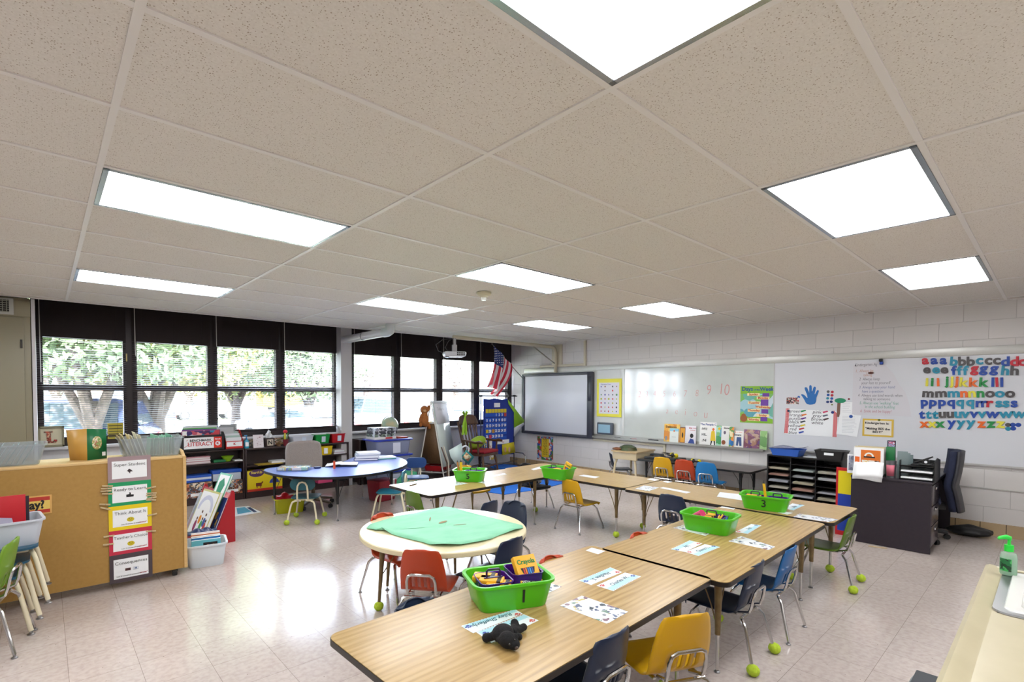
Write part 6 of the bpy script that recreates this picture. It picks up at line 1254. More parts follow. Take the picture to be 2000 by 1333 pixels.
MB().box(.28, -.018, 1.25, .44, -.013, 1.34).build('heading_card', paper, r); MB().box(.34, -.018, .50, .70, -.013, .585).build('sentence_strip', paper, r); MB().text('day', .52, .54, .05, y=-.019, shear=.3).build('strip_word', M('faded_red_ink', '#b86a7a', .6), r)
MB().box(.01, -.02, .45, .08, -.014, .62).build('sticker_card', patchy('sticker', ['#e8e8e8', '#3a9a5a', '#d8b82a', '#2a6aa0'], 40), r); MB().box(.13, -.022, .34, .22, -.014, .58).build('figure_card', patchy('figure', ['#e8e4dc', '#c8b060', '#c86a50', '#e8e8e0'], 30), r); MB().box(.16, -.024, .2, .27, -.014, .36).build('figure_card', patchy('figure2', ['#c8b02a', '#e8e4dc', '#b89a2a'], 30), r)
r = thing('chart_stand', 'black tubular metal stand holding the blue calendar chart', 'stand', (6.46, 7.5, 0)); dkm = M('dark_metal', '#3a3a3e', .35, .6)
MB().tube([(-.04, 0, 1.48), (1.02, 0, 1.475)], .011, 8).build('top_bar', dkm, r)
for x in (.02, .94): MB().tube([(x, 0, .02), (x, 0, 1.48)], .010, 8).build('pole', dkm, r); MB().box(x-.03, -.02, 1.46, x+.03, .02, 1.50, bev=.006).build('end_clip', black, r)
MB().tube([(.02, 0, .16), (.02, -.3, .16), (.02, -.42, .12), (.02, -.42, .02)], .011, 8).tube([(.94, .0, .3), (.94, -.26, .3), (.94, -.34, .24), (.94, -.34, .02)], .011, 8).tube([(.02, -.1, .12), (.5, -.1, .10), (.94, -.1, .16)], .011, 8).build('foot', M('foot_tube', '#8a8a8c', .25, .9), r)
for k, x in enumerate((.29, .42, .53)): tag(MB().box(-.006, -.01, -.03, .006, .0, .03, bev=.002).build('clothespin', pin, loc=(6.514+x-.03, 7.47, 1.445)), 'clothespin on the bar above the blue calendar chart, %s of three' % ['left', 'middle', 'right'][k], 'clothespin', 'clothespins above the calendar')
c0 = Vector((7.16, 7.44, 0)); r = thing('hanging_pennant', 'lime green and white fabric pennant hanging from the calendar stand', 'pennant', c0); HP = lambda *q: [Yp(u, v, 7.44)-c0 for u, v in q]
MB().add(HP((992, 781), (1024, 822), (1022, 826), (1004, 836), (1004, 806), (993, 790))[::-1], [[0, 1, 2, 3, 4, 5]]).build('green_part', M('pennant_lime', '#8cc02c', .6), r, solid=.006); MB().add(HP((1022, 826), (1024, 829), (1004, 853), (1004, 836))[::-1], [[0, 1, 2, 3]]).build('white_part', M('pennant_white', '#c4c8ce', .6), r, solid=.006)
q = Yp(990, 775, 7.44)-c0; MB().tube([q+Vector((.045*math.cos(t), 0, .02+.035*math.sin(t))) for t in [k*PI/8 for k in range(16)]], .005, 6, closed=True).build('hook_ring', steel, r)
c0 = Vector((7.07, 7.43, 0)); r = thing('yellow_pouch', 'yellow fabric pouch with two figures clipped low on the calendar chart', 'pouch', c0); MB().add([Yp(u, v, 7.43)-c0 for u, v in ((981, 869), (1003, 864), (1006, 884), (981, 890))][::-1], [[0, 1, 2, 3]]).build('pouch_cloth', M('pouch_yellow', '#c8b81a', .6), r, solid=.02)
for du in (0, 8): q = Yp(987+du, 879, 7.41)-c0; MB().ball(q, .032, sc=(.9, .3, 1.8)).build('figure_patch', M('figure_pink', '#c89a80', .7), r)

# ------------------------------------------------------------------ swivel chairs
def star_base(r, c, R, m, zc=.06, n=5, a0=0, h=.36):
    for k in range(n):
        a = a0+2*PI*k/n; e = Vector((c[0]+R*math.cos(a), c[1]+R*math.sin(a), zc+.01))
        lg = MB().tube([(c[0], c[1], zc+.045), Vector((c[0], c[1], zc+.045)).lerp(e, .55)+Vector((0, 0, .006)), e], [.03, .024, .018], 8).build('base_arm', m, r)
        MB().cyl((e.x-.016*math.sin(a), e.y+.016*math.cos(a), .027), (e.x+.016*math.sin(a), e.y-.016*math.cos(a), .027), .027, n=14).cyl((e.x, e.y, .04), (e.x, e.y, .075), .008).build('caster', black, lg)
    MB().cyl((c[0], c[1], zc+.02), (c[0], c[1], h), .026, n=14).build('gas_column', m, r)
gf = noisy('grey_fabric', '#857c77', '#8f8681', 90, .95, bump=.2); r = thing('swivel_chair', 'grey fabric swivel chair behind the blue kidney table', 'chair', (2.67, 6.62, 0))
b = MB().grid(lambda u, v: ((u-.5)*.49*(1-.12*(abs(v-.5)*2)**4), .20+.035*(v-.3)-.06*(abs(u-.5)*2)**2, .44+.43*v-(.035*(abs(u-.5)*2)**5 if v > .5 else 0)), 14, 12); b.build('backrest', gf, r, solid=.055)
MB().box(-.24, -.26, .38, .24, .2, .45, bev=.03, seg=3).build('seat', gf, r); star_base(r, (.05, 0), .29, M('base_tan', '#6a5a48', .4), a0=.15, h=.38)
nf = noisy('navy_fabric', '#1a2038', '#20273f', 90, .9, bump=.15); r = thing('swivel_chair', 'navy swivel chair with grey plastic back shell at the dark desk', 'chair', (7.0, 1.0, 0), math.radians(8))
MB().grid(lambda u, v: ((u-.5)*(.46-.06*math.cos(v*PI*2)), -.27-.10*math.sin(PI*(v))*.3+.13*(v-.45)*(-1 if v > .45 else 1.4)+.05*(abs(u-.5)*2)**2, .345+.61*v), 12, 14).build('backrest', nf, r, solid=.05)
MB().grid(lambda u, v: ((u-.5)*(.45-.06*math.cos(v*PI*2)), -.315-.10*math.sin(PI*(v))*.3+.13*(v-.45)*(-1 if v > .45 else 1.4)+.05*(abs(u-.5)*2)**2, .34+.615*v), 12, 14).build('back_shell', M('shell_dark', '#34343a', .5), r, solid=.02)
MB().box(-.24, -.22, .40, .24, .24, .47, bev=.03, seg=3).build('seat', nf, r); MB().box(-.04, -.26, .33, .04, .05, .40, bev=.01).build('back_bracket', black, r); star_base(r, (0, 0), .30, M('base_black', '#222024', .45), a0=-1.2, h=.4)
o = MB().ball((0, 0, .05), .12, n=18, sc=(1.0, 1.6, .42), wob=.15).tube([(-.05, .15, .06), (0, .0, .10), (.05, -.18, .05)], .03, 8); tag(remesh(o.build('shoulder_bag', M('bag_black', '#121214', .5), loc=(7.5, .60, .003)), .012), 'crumpled black bag on the floor by the whiteboard wall', 'bag')

# ------------------------------------------------------------------ dark desk and what stands on it
am = noisy('aubergine_laminate', '#231c26', '#282029', 30, .4); r = thing('office_desk', 'dark aubergine desk with drawers seen from its end panel', 'desk', (6.31, .765, 0))
MB().box(0, 0, .665, 1.38, .64, .69, bev=.003).build('desktop', am, r); MB().box(0.004, .004, .005, .024, .636, .665).build('end_panel', am, r); MB().box(1.35, .004, .005, 1.37, .636, .665).build('end_panel', am, r)
MB().box(.024, .02, .06, .44, .62, .66).build('drawer_case', am, r); MB().box(.44, .60, .2, 1.35, .62, .66).build('modesty_panel', am, r)
dm = M('drawer_front', '#4a4248', .25)
for (z0, z1) in ((.07, .26), (.27, .45), (.46, .655)):
    d_ = MB().box(.03, 0, z0, .435, .02, z1, bev=.003).build('drawer', dm, r); MB().box(.18, -.012, z1-.05, .29, .0, z1-.028, bev=.004).build('handle', chrome, d_)
tag(MB().prism([(a, b) for a, b in ((0, 0), (.13, 0), (.15, .012), (.13, .03), (0, .025))], 0, .004).build('torn_card', M('card_buff', '#b8a078', .7), loc=(6.2, 1.22, .001), rz=math.radians(-75)), 'torn buff cardboard strip on the floor by the desk end', 'cardboard')
r = thing('block_panel', 'red framed panel with yellow and blue blocks leaning beside the dark desk', 'panel', (6.5, 1.575, .0), WR); MB().box(0, -.012, .0, .155, 0, .735).build('frame', red, r); MB().box(.02, -.014, .45, .155, -.012, .70).build('yellow_block', M('block_yellow', '#d8c810', .4), r); MB().box(.02, -.014, .05, .155, -.012, .45).build('blue_block', M('block_blue', '#123aa0', .4), r)
DZ = .6905; DX = 6.38
def dsk(y, z=0, x=DX): return (x, y, DZ+z)
r = thing('paper_bundle', 'thick bundle of white sheets drooping over the near edge of the dark desk', 'papers', (6.31, 1.385, .0), WR)
for k in range(5): MB().grid(lambda u, v: ((u)*(.245-.004*k)+.006*k, -.010-.004*k-.0-.02*(1-v)+.03*v*v, .655+.008*k+.15*v+.008*math.sin(u*5+k)), 6, 5).build('sheet', paper, r, solid=.002)
r = thing('file_holder', 'upright file holder full of papers with an orange workbook in front', 'file holder', (6.44, 1.40, DZ), WR)
MB().box(0, 0, 0, .25, .16, .01).box(0, .15, 0, .25, .16, .2).build('holder', black, r)
cols = ['#d8d8dc', '#e8e6e0', '#c8b890', '#dcdce0', '#e8e8ea', '#b8a888', '#e0e0e4']
for k in range(7): tag(MB().box(-.02+.004*k, .02*k, .012, .235, .02*k+.01, .27+.01*(k % 3)).build('folder', M('fl'+cols[k], cols[k], .6), loc=(6.455, 1.40, DZ), rz=WR), 'folder in the file holder on the dark desk, %s from the front' % ['first', 'second', 'third', 'fourth', 'fifth', 'sixth', 'seventh'][k], 'folder', 'folders in the desk file holder')
r = thing('workbook', 'orange and yellow workbook with a rainbow logo, upright on the dark desk', 'book', (6.43, 1.345, DZ+.01), WR); MB().box(-.06, -.012, 0, .19, -.002, .262).build('pages', paper, r); MB().box(0, -.014, .0, .165, -.012, .25).build('cover', M('wb_orange', '#d8701e', .5), r)
MB().box(.01, -.0148, .02, .155, -.014, .145).build('cover_picture', patchy('wbprint', ['#e0b848', '#e8e0d0', '#e8e4dc', '#5a3a2a'], 50), r); MB().prism(arc(.07, .185, .04, 0, 180, 12)+arc(.07, .185, .025, 180, 0, 12), -.015, -.014, plane='xz').build('logo_arch', M('logo_white', '#e8e8e0', .5), r); MB().box(.025, -.0155, .17, .12, -.0148, .185).build('logo_word', ink, r); MB().box(-.05, -.0135, .11, -.01, -.012, .175).build('side_tab', orange, r)
r = thing('photo_stand', 'clear framed grey photo standing at the left end of the dark desk', 'picture frame', (6.48, 1.50, .755), WR); MB().box(0, -.004, 0, .065, 0, .20).build('frame', paper, r); MB().box(.012, -.006, .03, .06, -.004, .185).build('photo', patchy('bluephoto', ['#8a8ea0', '#6a6e80', '#a0a4b4'], 30), r)
r.location = (6.40, 1.385+.06, DZ) if False else (6.46, 1.47, .69)
r = thing('mesh_cup', 'grey mesh cup with a pink paper label, in front of the green box', 'cup', (6.40, 1.09, DZ)); MB().lathe([(0, 0), (.036, 0), (.043, .17), (.040, .17), (.033, .006), (0, .006)][::-1], n=22).build('cup', M('mesh_grey', '#6a6c70', .4, .5), r)
MB().grid(lambda u, v: ((.0375+.005*v)*math.cos(PI*(.72+.56*u)), (.0375+.005*v)*math.sin(PI*(.72+.56*u)), .02+.11*v), 10, 2).build('paper_label', M('label_pink', '#c8687a', .6), r, solid=.002)
tag(MB().box(-.03, -.05, 0, .03, .02, .30, bev=.005).build('tall_box', M('box_green', '#0a6a34', .3), loc=(6.52, 1.13, DZ)), 'tall glossy green box standing behind the mesh cup', 'box')
r = thing('picture_card', 'small dark bordered picture card sticking up above the green box', 'card', (6.60, 1.16, DZ+.28), WR); MB().box(0, -.002, 0, .07, 0, .08).box(.03, 0, -.28, .035, .003, .01).build('border', M('card_navy2', '#1a1e38', .5), r); MB().box(.01, -.004, .008, .06, -.002, .07).build('picture', patchy('cardpic', ['#8a9ac0', '#c83a5a', '#e8e8f0', '#6a80b0'], 70), r)
cl_ = clearmat('clear_green', '#a8b8ba', .5)
for k in range(3): tag(MB().box(0, -.004, 0, .08, .004, .27-.02*k).build('clear_folder', cl_, loc=(6.42+.06*k, 1.045-.012*k, DZ), rz=math.radians(-70)), 'clear greenish folder between the green box and the tray stack, %s of three' % ['nearest', 'middle', 'farthest'][k], 'folder', 'clear folders on the desk')
r = thing('letter_tray', 'black three level letter tray stack on the dark desk', 'tray', (6.36, 1.02, DZ), WR)
for k in range(3):
    z = .065*k; MB().box(0, 0, z, .26, .33, z+.006).box(0, 0, z, .005, .33, z+.06).box(.255, 0, z, .26, .33, z+.06).box(0, .325, z, .26, .33, z+.05).box(0, 0, z, .26, .004, z+.014).build('tray_level', black, r)
MB().prism([(0, 0), (.33, 0), (.33, .19), (.15, .22), (0, .2)], .26, .266, plane='yz').build('side_panel', black, r)
for k in range(2): tag(MB().box(.012, .006, 0, .248, .3, .022, bev=.002).build('paper_stack', paper, loc=(6.36, 1.02, DZ+.0075+.065*k), rz=WR), 'white paper stack in the %s level of the letter tray' % ['bottom', 'middle'][k], 'paper stack')
r = thing('stapler', 'open black stapler lying on top of the letter tray stack', 'stapler', (6.42, .97, DZ+.137), WR); MB().box(.03, 0, 0, .2, .035, .018, bev=.004).tube([(.05, .018, .03), (.12, .018, .06), (.19, .018, .10)], [.012, .010, .006], 8).build('stapler_body', black, r)
r = thing('tape_dispenser', 'black tape dispenser on top of the letter tray stack', 'tape dispenser', (6.42, .84, DZ+.137), WR); MB().box(-.05, 0, 0, .06, .05, .03, bev=.008).cyl((.01, .005, .045), (.01, .045, .045), .028, n=20).build('dispenser_body', black, r); MB().cyl((.01, .0, .045), (.01, .05, .045), .012, n=16).build('tape_core', paper, r)
tag(MB().box(0, 0, 0, .12, .16, .09, bev=.003).build('tissue_carton', M('carton_rose', '#a83a44', .5), loc=(6.74, .775, DZ)), 'red and pink box at the right end of the dark desk', 'box')
r = thing('storage_box', 'red and brown crates on the floor under the dark desk beside the chair', 'box', (6.82, 1.02, 0)); MB().box(0, 0, 0, .22, .25, .3, bev=.004).build('carton', M('carton_brown', '#6a4030', .6), r); MB().box(-.002, -.002, .2, .1, 0, .3).build('red_panel', red, r)

# ------------------------------------------------------------------ literature sorter
blk = M('sorter_black', '#0d0c0e', .4); SX, SY, SW, SH = 7.30, 2.56, .85, .72
r = thing('literature_sorter', 'black literature sorter with three columns of paper slots', 'shelf', (SX, SY, 0), WR)
MB().box(0, 0, SH-.02, SW, .33, SH).build('top_board', blk, r); MB().box(0, 0, 0, SW, .33, .03).build('base', blk, r); MB().box(.01, .32, .03, SW-.01, .33, SH-.02).build('back_panel', blk, r)
for x in (0, SW-.015): MB().box(x, 0, .03, x+.015, .33, SH-.02).build('side_panel', blk, r)
for k in (1, 2): MB().box(SW*k/3-.005, .004, .03, SW*k/3+.005, .32, SH-.02).build('divider', blk, r)
rows = 8; st = (SH-.05)/rows
for k in range(1, rows): MB().box(.015, .004, .03+k*st-.003, SW-.015, .32, .03+k*st+.002).build('shelf', blk, r)
rnd = random.Random(12); pc_ = ['#c8c8cc', '#dcdcde', '#c0c4cc', '#d0c8b0', '#c8d4d0', '#dcd8c8', '#c8a090']; cn = ['left', 'middle', 'right']; on_ = ['top', 'second', 'third', 'fourth', 'fifth', 'sixth', 'seventh', 'bottom']
for c_ in range(3):
    for k in range(1, 7):
        z = .03+(rows-1-k)*st+.0025
        if (c_, k) in ((2, 3),): continue
        x0 = SW*c_/3+.02; m = MB(); n_ = rnd.randint(3, 5)
        for q in range(n_):
            a = .004*q; cz_ = .006+.012*rnd.random(); dx = rnd.uniform(0, .015)
            m.add([(x0+dx, .0-.01*rnd.random(), z+a*1.6), (x0+.225+dx, .0, z+a*1.2), (x0+.225, .27, z+a), (x0, .27, z+a), (x0+dx, 0, z+a*1.6+.002), (x0+.225+dx, 0, z+a*1.2+.002), (x0+.225, .27, z+a+.002), (x0, .27, z+a+.002)], [[3, 2, 1, 0], [4, 5, 6, 7], [0, 1, 5, 4], [1, 2, 6, 5], [2, 3, 7, 6], [3, 0, 4, 7]])
        tag(m.build('paper_stack', M('ps'+pc_[(k*3+c_) % 7], pc_[(k*3+c_) % 7], .6), loc=(SX, SY, 0), rz=WR, smooth=False), 'loose paper stack in the %s column of the black sorter, %s slot' % (cn[c_], on_[k]), 'paper stack', 'paper stacks in the black sorter')
def tray_at(name, label, u0, v0, u1, v1, x, z, mat, h=.09, d=.30, rz=WR):
    a, b_ = Xp(u0, v0, x), Xp(u1, v1, x); w = a.y-b_.y; r = thing(name, label, 'tray', (x+d/2-.0, (a.y+b_.y)/2, z), rz); tub_mb(w, d, h, .84, .02, lip=.008).build('tub', mat, r); return r, w
r, w = tray_at('paper_tray', 'bright blue tray holding clear sheets on top of the black sorter', 1503, 870, 1562, 870, 7.25, SH+.001, M('tray_blue', '#2a60c0', .35), .09, .28)
MB().grid(lambda u, v: ((u-.5)*.40, (v-.5)*.26, .095+.03*u*u+.02*math.sin(u*6)*v), 8, 6).build('clear_sheet', clearmat('clear_sheetm', '#c0c4d8', .4), r, solid=.002)
r, w = tray_at('paper_tray', 'black tray with a white label on top of the black sorter', 1590, 876, 1649, 878, 7.25, SH+.001, M('tray_black', '#1e1e20', .4), .11, .26); lb = MB().box(-.05, -.006, -.02, .05, -.004, .01).build('label_card', paper, r); lb.location = (0, -.125, .075)
tag(MB().box(0, 0, 0, .16, .2, .006).build('paper_stack', paper, loc=(7.32, 2.14, SH+.001), rz=WR), 'white sheets lying on the black sorter between the two trays', 'paper stack')

# ------------------------------------------------------------------ cream school desk with cap
r = thing('school_desk', 'cream school desk with a cap on it, near the wall', 'desk', (7.24, 4.56, 0), math.radians(3)); cw_ = M('desk_cream', '#c7b795', .4)
MB().prism(rrect(.64, .46, .03, 4), .595, .612).build('desktop', noisy('desk_lam', '#b79c70', '#c2a87c', 20, .4), r); MB().box(-.29, -.21, .475, .29, .21, .595, bev=.006).build('book_box', cw_, r)
for sx in (-1, 1):
    for sy in (-1, 1): lg = MB().tube([(sx*.24, sy*.16, .475), (sx*.255, sy*.18, .40), (sx*.29, sy*.22, .0)], [.018, .018, .014], 10).build('leg', cw_, r)
MM = Matrix.Translation((7.24, 4.56, .6125)); cap_ = MB().lathe([(0, .085), (.05, .08), (.10, .05), (.115, .0)], (0, 0, 0), 26, sx=1.2, sy=1.3).build('crown', patchy('camouflage', ['#2a3a1e', '#3a4a26', '#4a4a2a', '#1e2a18'], 18), thing('camouflage_cap', 'dark green camouflage cap lying on the cream school desk', 'cap', (7.14, 4.60, .6135)), solid=.004)
MB().grid(lambda u, v: (-.0+(u-.5)*.2, .09+.10*v*(1-(abs(u-.5)*1.6)**2), .012+.01*math.sin(u*PI)), 10, 5).build('visor', M('cap_visor', '#2a3a1c', .8), cap_.parent, solid=.004)
tag(MB().ball((0, 0, .02), .07, n=14, sc=(1.1, 1.3, .3), wob=.4).build('brown_cloth', M('cloth_rust', '#7a4a2c', .8), loc=(7.05, 4.72, .6135)), 'small rust brown cloth beside the camouflage cap', 'cloth')
# laptops and headphones on the black table
def laptop(x, y, z, rz, label):
    r = thing('laptop', label, 'laptop', (x, y, z), rz, 'laptops on the low black table'); MB().box(-.16, -.11, 0, .16, .11, .022, bev=.005).build('lower_shell', black, r); MB().box(-.155, -.105, .022, .155, .105, .034, bev=.004).build('lid', M('lid_dark', '#26282c', .25), r); return r
laptop(7.22, 4.16, .5155, .1, 'closed black laptop at the far end of the low black table'); laptop(7.25, 3.86, .5155, -.1, 'closed black laptop nearest the yellow headphones on the low black table')
def phones(x, y, z, rz, label):
    r = thing('headphones', label, 'headphones', (x, y, z), rz, 'yellow headphones'); yl_ = M('phone_yellow', '#d8c818', .35)
    for s_ in (-1, 1): e = MB().ball((s_*.06, 0, .035), .036, sc=(.55, 1, 1)).build('ear_cup', yl_, r); MB().ball((s_*.044, 0, .035), .03, sc=(.5, 1, 1)).build('ear_pad', black, e)
    MB().tube([(.07*math.cos(t), .08*math.sin(t)+.02, .035+.01*math.sin(t)) for t in [k*PI/10 for k in range(11)]], .011, 8).build('headband', black, r)
phones(7.25, 3.86, .551, 1.0, 'yellow and black headphones lying on the laptop'); phones(7.22, 3.50, .501, 1.3, 'yellow and black headphones lying on the low black table right of the laptops')
tb_ = MB(); rnd = random.Random(6); tb_.tube([(rnd.uniform(-.12, .12), rnd.uniform(-.1, .1), .01+.05*rnd.random()) for k in range(16)], .004, 6)
tag(tb_.build('cable', black, loc=(7.38, 4.02, .55)), 'tangle of black cables on the laptops', 'cable')
tag(MB().box(-.06, -.10, 0, .06, .10, .05, bev=.02).build('laptop_case', M('case_slate', '#2a3238', .5), loc=(7.42, 4.24, .5155)), 'dark rounded case at the far end of the low black table', 'case')

# ------------------------------------------------------------------ counter with sink
CZ = .88; lam = noisy('beige_counter', '#aba184', '#b4aa8d', 9, .35, coat=.1); r = thing('counter', 'beige laminate counter with rolled edge, at the lower right corner', 'counter', (0, 0, 0))
prof = [(.165, CZ-.045), (.168, CZ-.02), (.166, CZ+.002), (.155, CZ+.010), (.140, CZ+.008), (.125, CZ+.001), (.115, CZ)]
vs = []; fs = []; xs = [.35, 2.67]
tp = MB(); hole = (2.12, 2.625, -.27, .105)
for i, x in enumerate(xs):
    for p in prof: vs.append((x, p[0], p[1]))
n = len(prof); tp.add(vs, [[k, k+1, n+k+1, n+k] for k in range(n-1)])
for (x0, y0, x1, y1) in ((.35, -.5, hole[0], .115), (hole[1], -.5, 2.67, .115), (hole[0], -.5, hole[1], hole[2]), (hole[0], hole[3], hole[1], .115)): tp.box(x0, y0, CZ-.03, x1, y1, CZ)
tp.box(2.655, -.5, CZ-.045, 2.678, .166, CZ+.006, bev=.006); tp.box(.35, .13, CZ-.045, 2.66, .164, CZ-.01); tp.build('countertop', lam, r)
MB().box(.35, -.5, 0, 2.64, .12, CZ-.045).build('cabinet_body', M('counter_body', '#8e7a5a', .5), r)
MB().prism(rrect(.53, .40, .04, 5, 2.3725, -.0825), CZ+.001, CZ+.006).build('rim_base', steel, r) if False else None
sk = thing('sink', 'white sink with a steel rim set into the beige counter', 'sink', (2.3725, -.0825, CZ+.001)); 
rg = rrect(.52, .40, .045, 6); r2 = rrect(.47, .35, .035, 6); vs = [(a, b, .0) for a, b in rg]+[(a*.995, b*.995, .005) for a, b in rg]+[(a, b, .006) for a, b in r2]; n = len(rg)
MB().add(vs, [[q*n+k, q*n+(k+1) % n, (q+1)*n+(k+1) % n, (q+1)*n+k] for q in range(2) for k in range(n)]).build('steel_rim', steel, sk)
r3 = rrect(.40, .28, .03, 6); r4 = rrect(.36, .24, .03, 6); vs = [(a, b, .006) for a, b in r2]+[(a*.985, b*.985, .011) for a, b in r2]+[(a, b, .010) for a, b in r3]+[(a*.99, b*.99, .0) for a, b in r3]+[(a, b, -.02) for a, b in r4]
MB().add(vs, [[q*n+k, q*n+(k+1) % n, (q+1)*n+(k+1) % n, (q+1)*n+k] for q in range(4) for k in range(n)]+[[4*n+k for k in range(n)]]).build('basin', M('sink_white', '#dcdcd8', .2, coat=.4), sk)
hs = Zp(1969, 1122, CZ+.01); r = thing('sanitizer_bottle', 'green gel pump bottle standing beside the sink on the counter', 'bottle', (hs.x, hs.y, CZ+.0075)); r.scale = (.66, .66, .74)
MB().lathe([(0, 0), (.030, 0), (.034, .006), (.034, .085), (.030, .105), (.014, .115), (.013, .122), (0, .122)][::-1], n=28, sx=.75, sy=1).build('bottle_body', clearmat('clear_bottle', '#d8ece0', .35), r)
MB().lathe([(0, .004), (.029, .004), (.032, .008), (.032, .082), (0, .082)][::-1], n=24, sx=.72, sy=1).build('gel', clearmat('green_gel', '#5ac88a', .55), r); 
lbm = MB().grid(lambda u, v: (.0258*math.cos(PI*(.62+.5*u)), .0345*math.sin(PI*(.62+.5*u)), .02+.06*v), 10, 2).build('bottle_label', patchy('gel_label', ['#1a6a3a', '#0a3a20', '#3aa050', '#1a2a20'], 40), r)
MB().cyl((0, 0, .115), (0, 0, .145), .019, n=20).cyl((0, 0, .145), (0, 0, .168), .007).tube([(0, 0, .168), (0, 0, .178), (-.01, .01, .183), (-.03, .035, .178), (-.034, .040, .172)], [.010, .012, .011, .008, .006], 10).build('pump', M('pump_green', '#1cc83c', .3), r)
r = thing('step_stool', 'grey step stool with dark top on the floor beside the counter', 'stool', (2.84, .29, 0)); MB().box(-.2, -.13, 0, .2, .13, .235, bev=.03, taper=1.1).build('stool_body', M('stool_grey', '#8f9aa0', .5), r); MB().box(-.175, -.12, .235, .19, .115, .25, bev=.006).build('top_pad', M('stool_pad', '#3c3f44', .7), r)
# ------------------------------------------------------------------ green bins on the tables
lime = M('lime_bin', '#4bb512', .3, coat=.1); purp = M('caddy_purple', '#45187a', .25, coat=.2); cry = M('crayon_box_yellow', '#e3a81a', .45); cryd = M('crayon_box_green', '#1f5a36', .5)
def green_bin(u, v, rz, mark, label, w=.36, d=.25, h=.125, marksz=.07, mx=0):
    q = Zp(u, v, TZ+h); r = thing('green_bin', label, 'bin', (q.x, q.y, TZ+.0008), math.radians(rz), 'lime green supply bins'); tub_mb(w, d, h, .84, .05, t=.004, lip=.012, dip=.022).build('tub', lime, r)
    if mark:
        t_ = MB().text(mark, 0, 0, marksz, bold=.001).build('number_mark', ink, r); t_.location = (mx, -d/2*.93-.003, h*.48); t_.rotation_euler = (math.radians(7), 0, 0)
    return Matrix.Translation(r.location) @ Matrix.Rotation(math.radians(rz), 4, 'Z'), math.radians(rz)
def caddy(Mx, rz, x, y, w, d, h, label, z=.006, handle=True):
    q = Mx @ Vector((x, y, z)); r = thing('supply_caddy', label, 'caddy', q, rz, 'purple caddies in the green bins'); tub_mb(w, d, h, .9, .025, t=.003, lip=.004).build('tray', purp, r)
    if handle: MB().tube([(-.032, 0, h-.03), (-.032, 0, h+.03), (-.026, 0, h+.038), (.026, 0, h+.038), (.032, 0, h+.03), (.032, 0, h-.03)], .005, 8).box(-.045, -.006, h*.3, .045, .006, h+.003, bev=.002).build('handle', M('caddy_handle', '#2c1a4a', .3), r)
    return r
def crayon_box(Mx, rz, x, y, z, label, tilt=0, big=False):
    q = Mx @ Vector((x, y, z)); r = thing('crayon_box', label, 'crayon box', q, rz, 'crayon boxes in the green bins')
    w, h, t = (.115, .16, .03) if big else (.072, .028, .11); r.rotation_euler = (tilt, 0, rz)
    MB().box(-w/2, -t/2, 0, w/2, t/2, h, bev=.003).build('carton', cry, r)
    if big:
        MB().text('Crayola', .0, .128, .030, y=-t/2-.0006, bold=.0008).build('brand_word', M('brand_green', '#1a7a3a', .5), r)
        MB().prism([(-.038, .10), (.038, .10), (.03, .075), (.0, .066), (-.03, .075)], -t/2-.0012, -t/2, plane='xz').build('picture_panel', ink, r)
        for k in range(5): MB().box(-.026+.011*k, -t/2-.0020, .07, -.019+.011*k, -t/2-.0012, .098).build('pencil_picture', M('pp%d' % k, ['#c83030', '#e07a20', '#2a70c0', '#3a8ac8', '#224a9a'][k], .5), r)
        MB().box(-.05, -t/2-.0010, .008, .02, -t/2, .042).build('white_panel', paper, r); MB().text('COLORED', -.015, .033, .016, y=-t/2-.0014, bold=.0008).text('PENCILS', -.015, .018, .016, y=-t/2-.0014, bold=.0008).build('small_words', ink, r)
    else: MB().box(-w/2-.0008, -t/2+.01, .006, w/2+.0008, -t/2+.028, h+.0008).build('dark_band', M('crayon_band', '#2a2418', .5), r)
    return r
Mx, rz = green_bin(992, 1122, -23, 'I', 'green bin with a black line mark holding purple caddies and crayons, on the near table', .37, .25, .125, .085, .03)
caddy(Mx, rz, -.075, -.01, .15, .15, .115, 'purple caddy holding three crayon boxes, left side of the near green bin'); caddy(Mx, rz, .085, .02, .15, .15, .13, 'purple caddy holding the large pencil box, right side of the near green bin')
for k, (x, y, z) in enumerate([(-.10, .035, .092), (-.085, -.015, .092), (-.06, -.05, .085)]): crayon_box(Mx, rz+PI/2-.5, x, y, z, 'small yellow crayon box in the left caddy of the near bin, %s of three' % ['rear', 'middle', 'front'][k])
crayon_box(Mx, rz+.15, .10, -.062, .062, 'large yellow coloured pencil box standing tilted in the near green bin', math.radians(-38), True)
Mx, rz = green_bin(1387, 1003, -84, '', 'green bin with a pink cup and pencils, on the middle table', .34, .25, .12)
caddy(Mx, rz, .0, .03, .17, .15, .09, 'purple caddy in the green bin with the pink cup'); crayon_box(Mx, rz, -.02, .03, .075, 'yellow crayon box in the green bin with the pink cup')
q = Mx @ Vector((-.11, -.01, .07)); o = MB().cyl((0, 0, 0), (.07, -.02, .045), .026, .03, 18).build('pink_cup', M('cup_pink', '#c8306a', .35), loc=q, rz=rz); tag(o, 'pink cup lying in the green bin on the middle table', 'cup')
def pencil(p0, p1, c, label, r_=.0045, grp='pencils and markers in the green bins'):
    p0, p1 = Vector(p0), Vector(p1); r = thing('pencil', label, 'pencil', p0, 0, grp); d = p1-p0; MB().cyl((0, 0, 0), d*.86, r_, n=8).build('barrel', M('pcl'+c, c, .4), r); MB().cyl(d*.86, d, r_, .0008, 8).build('tip', M('pencil_tip', '#2a2420', .5), r)
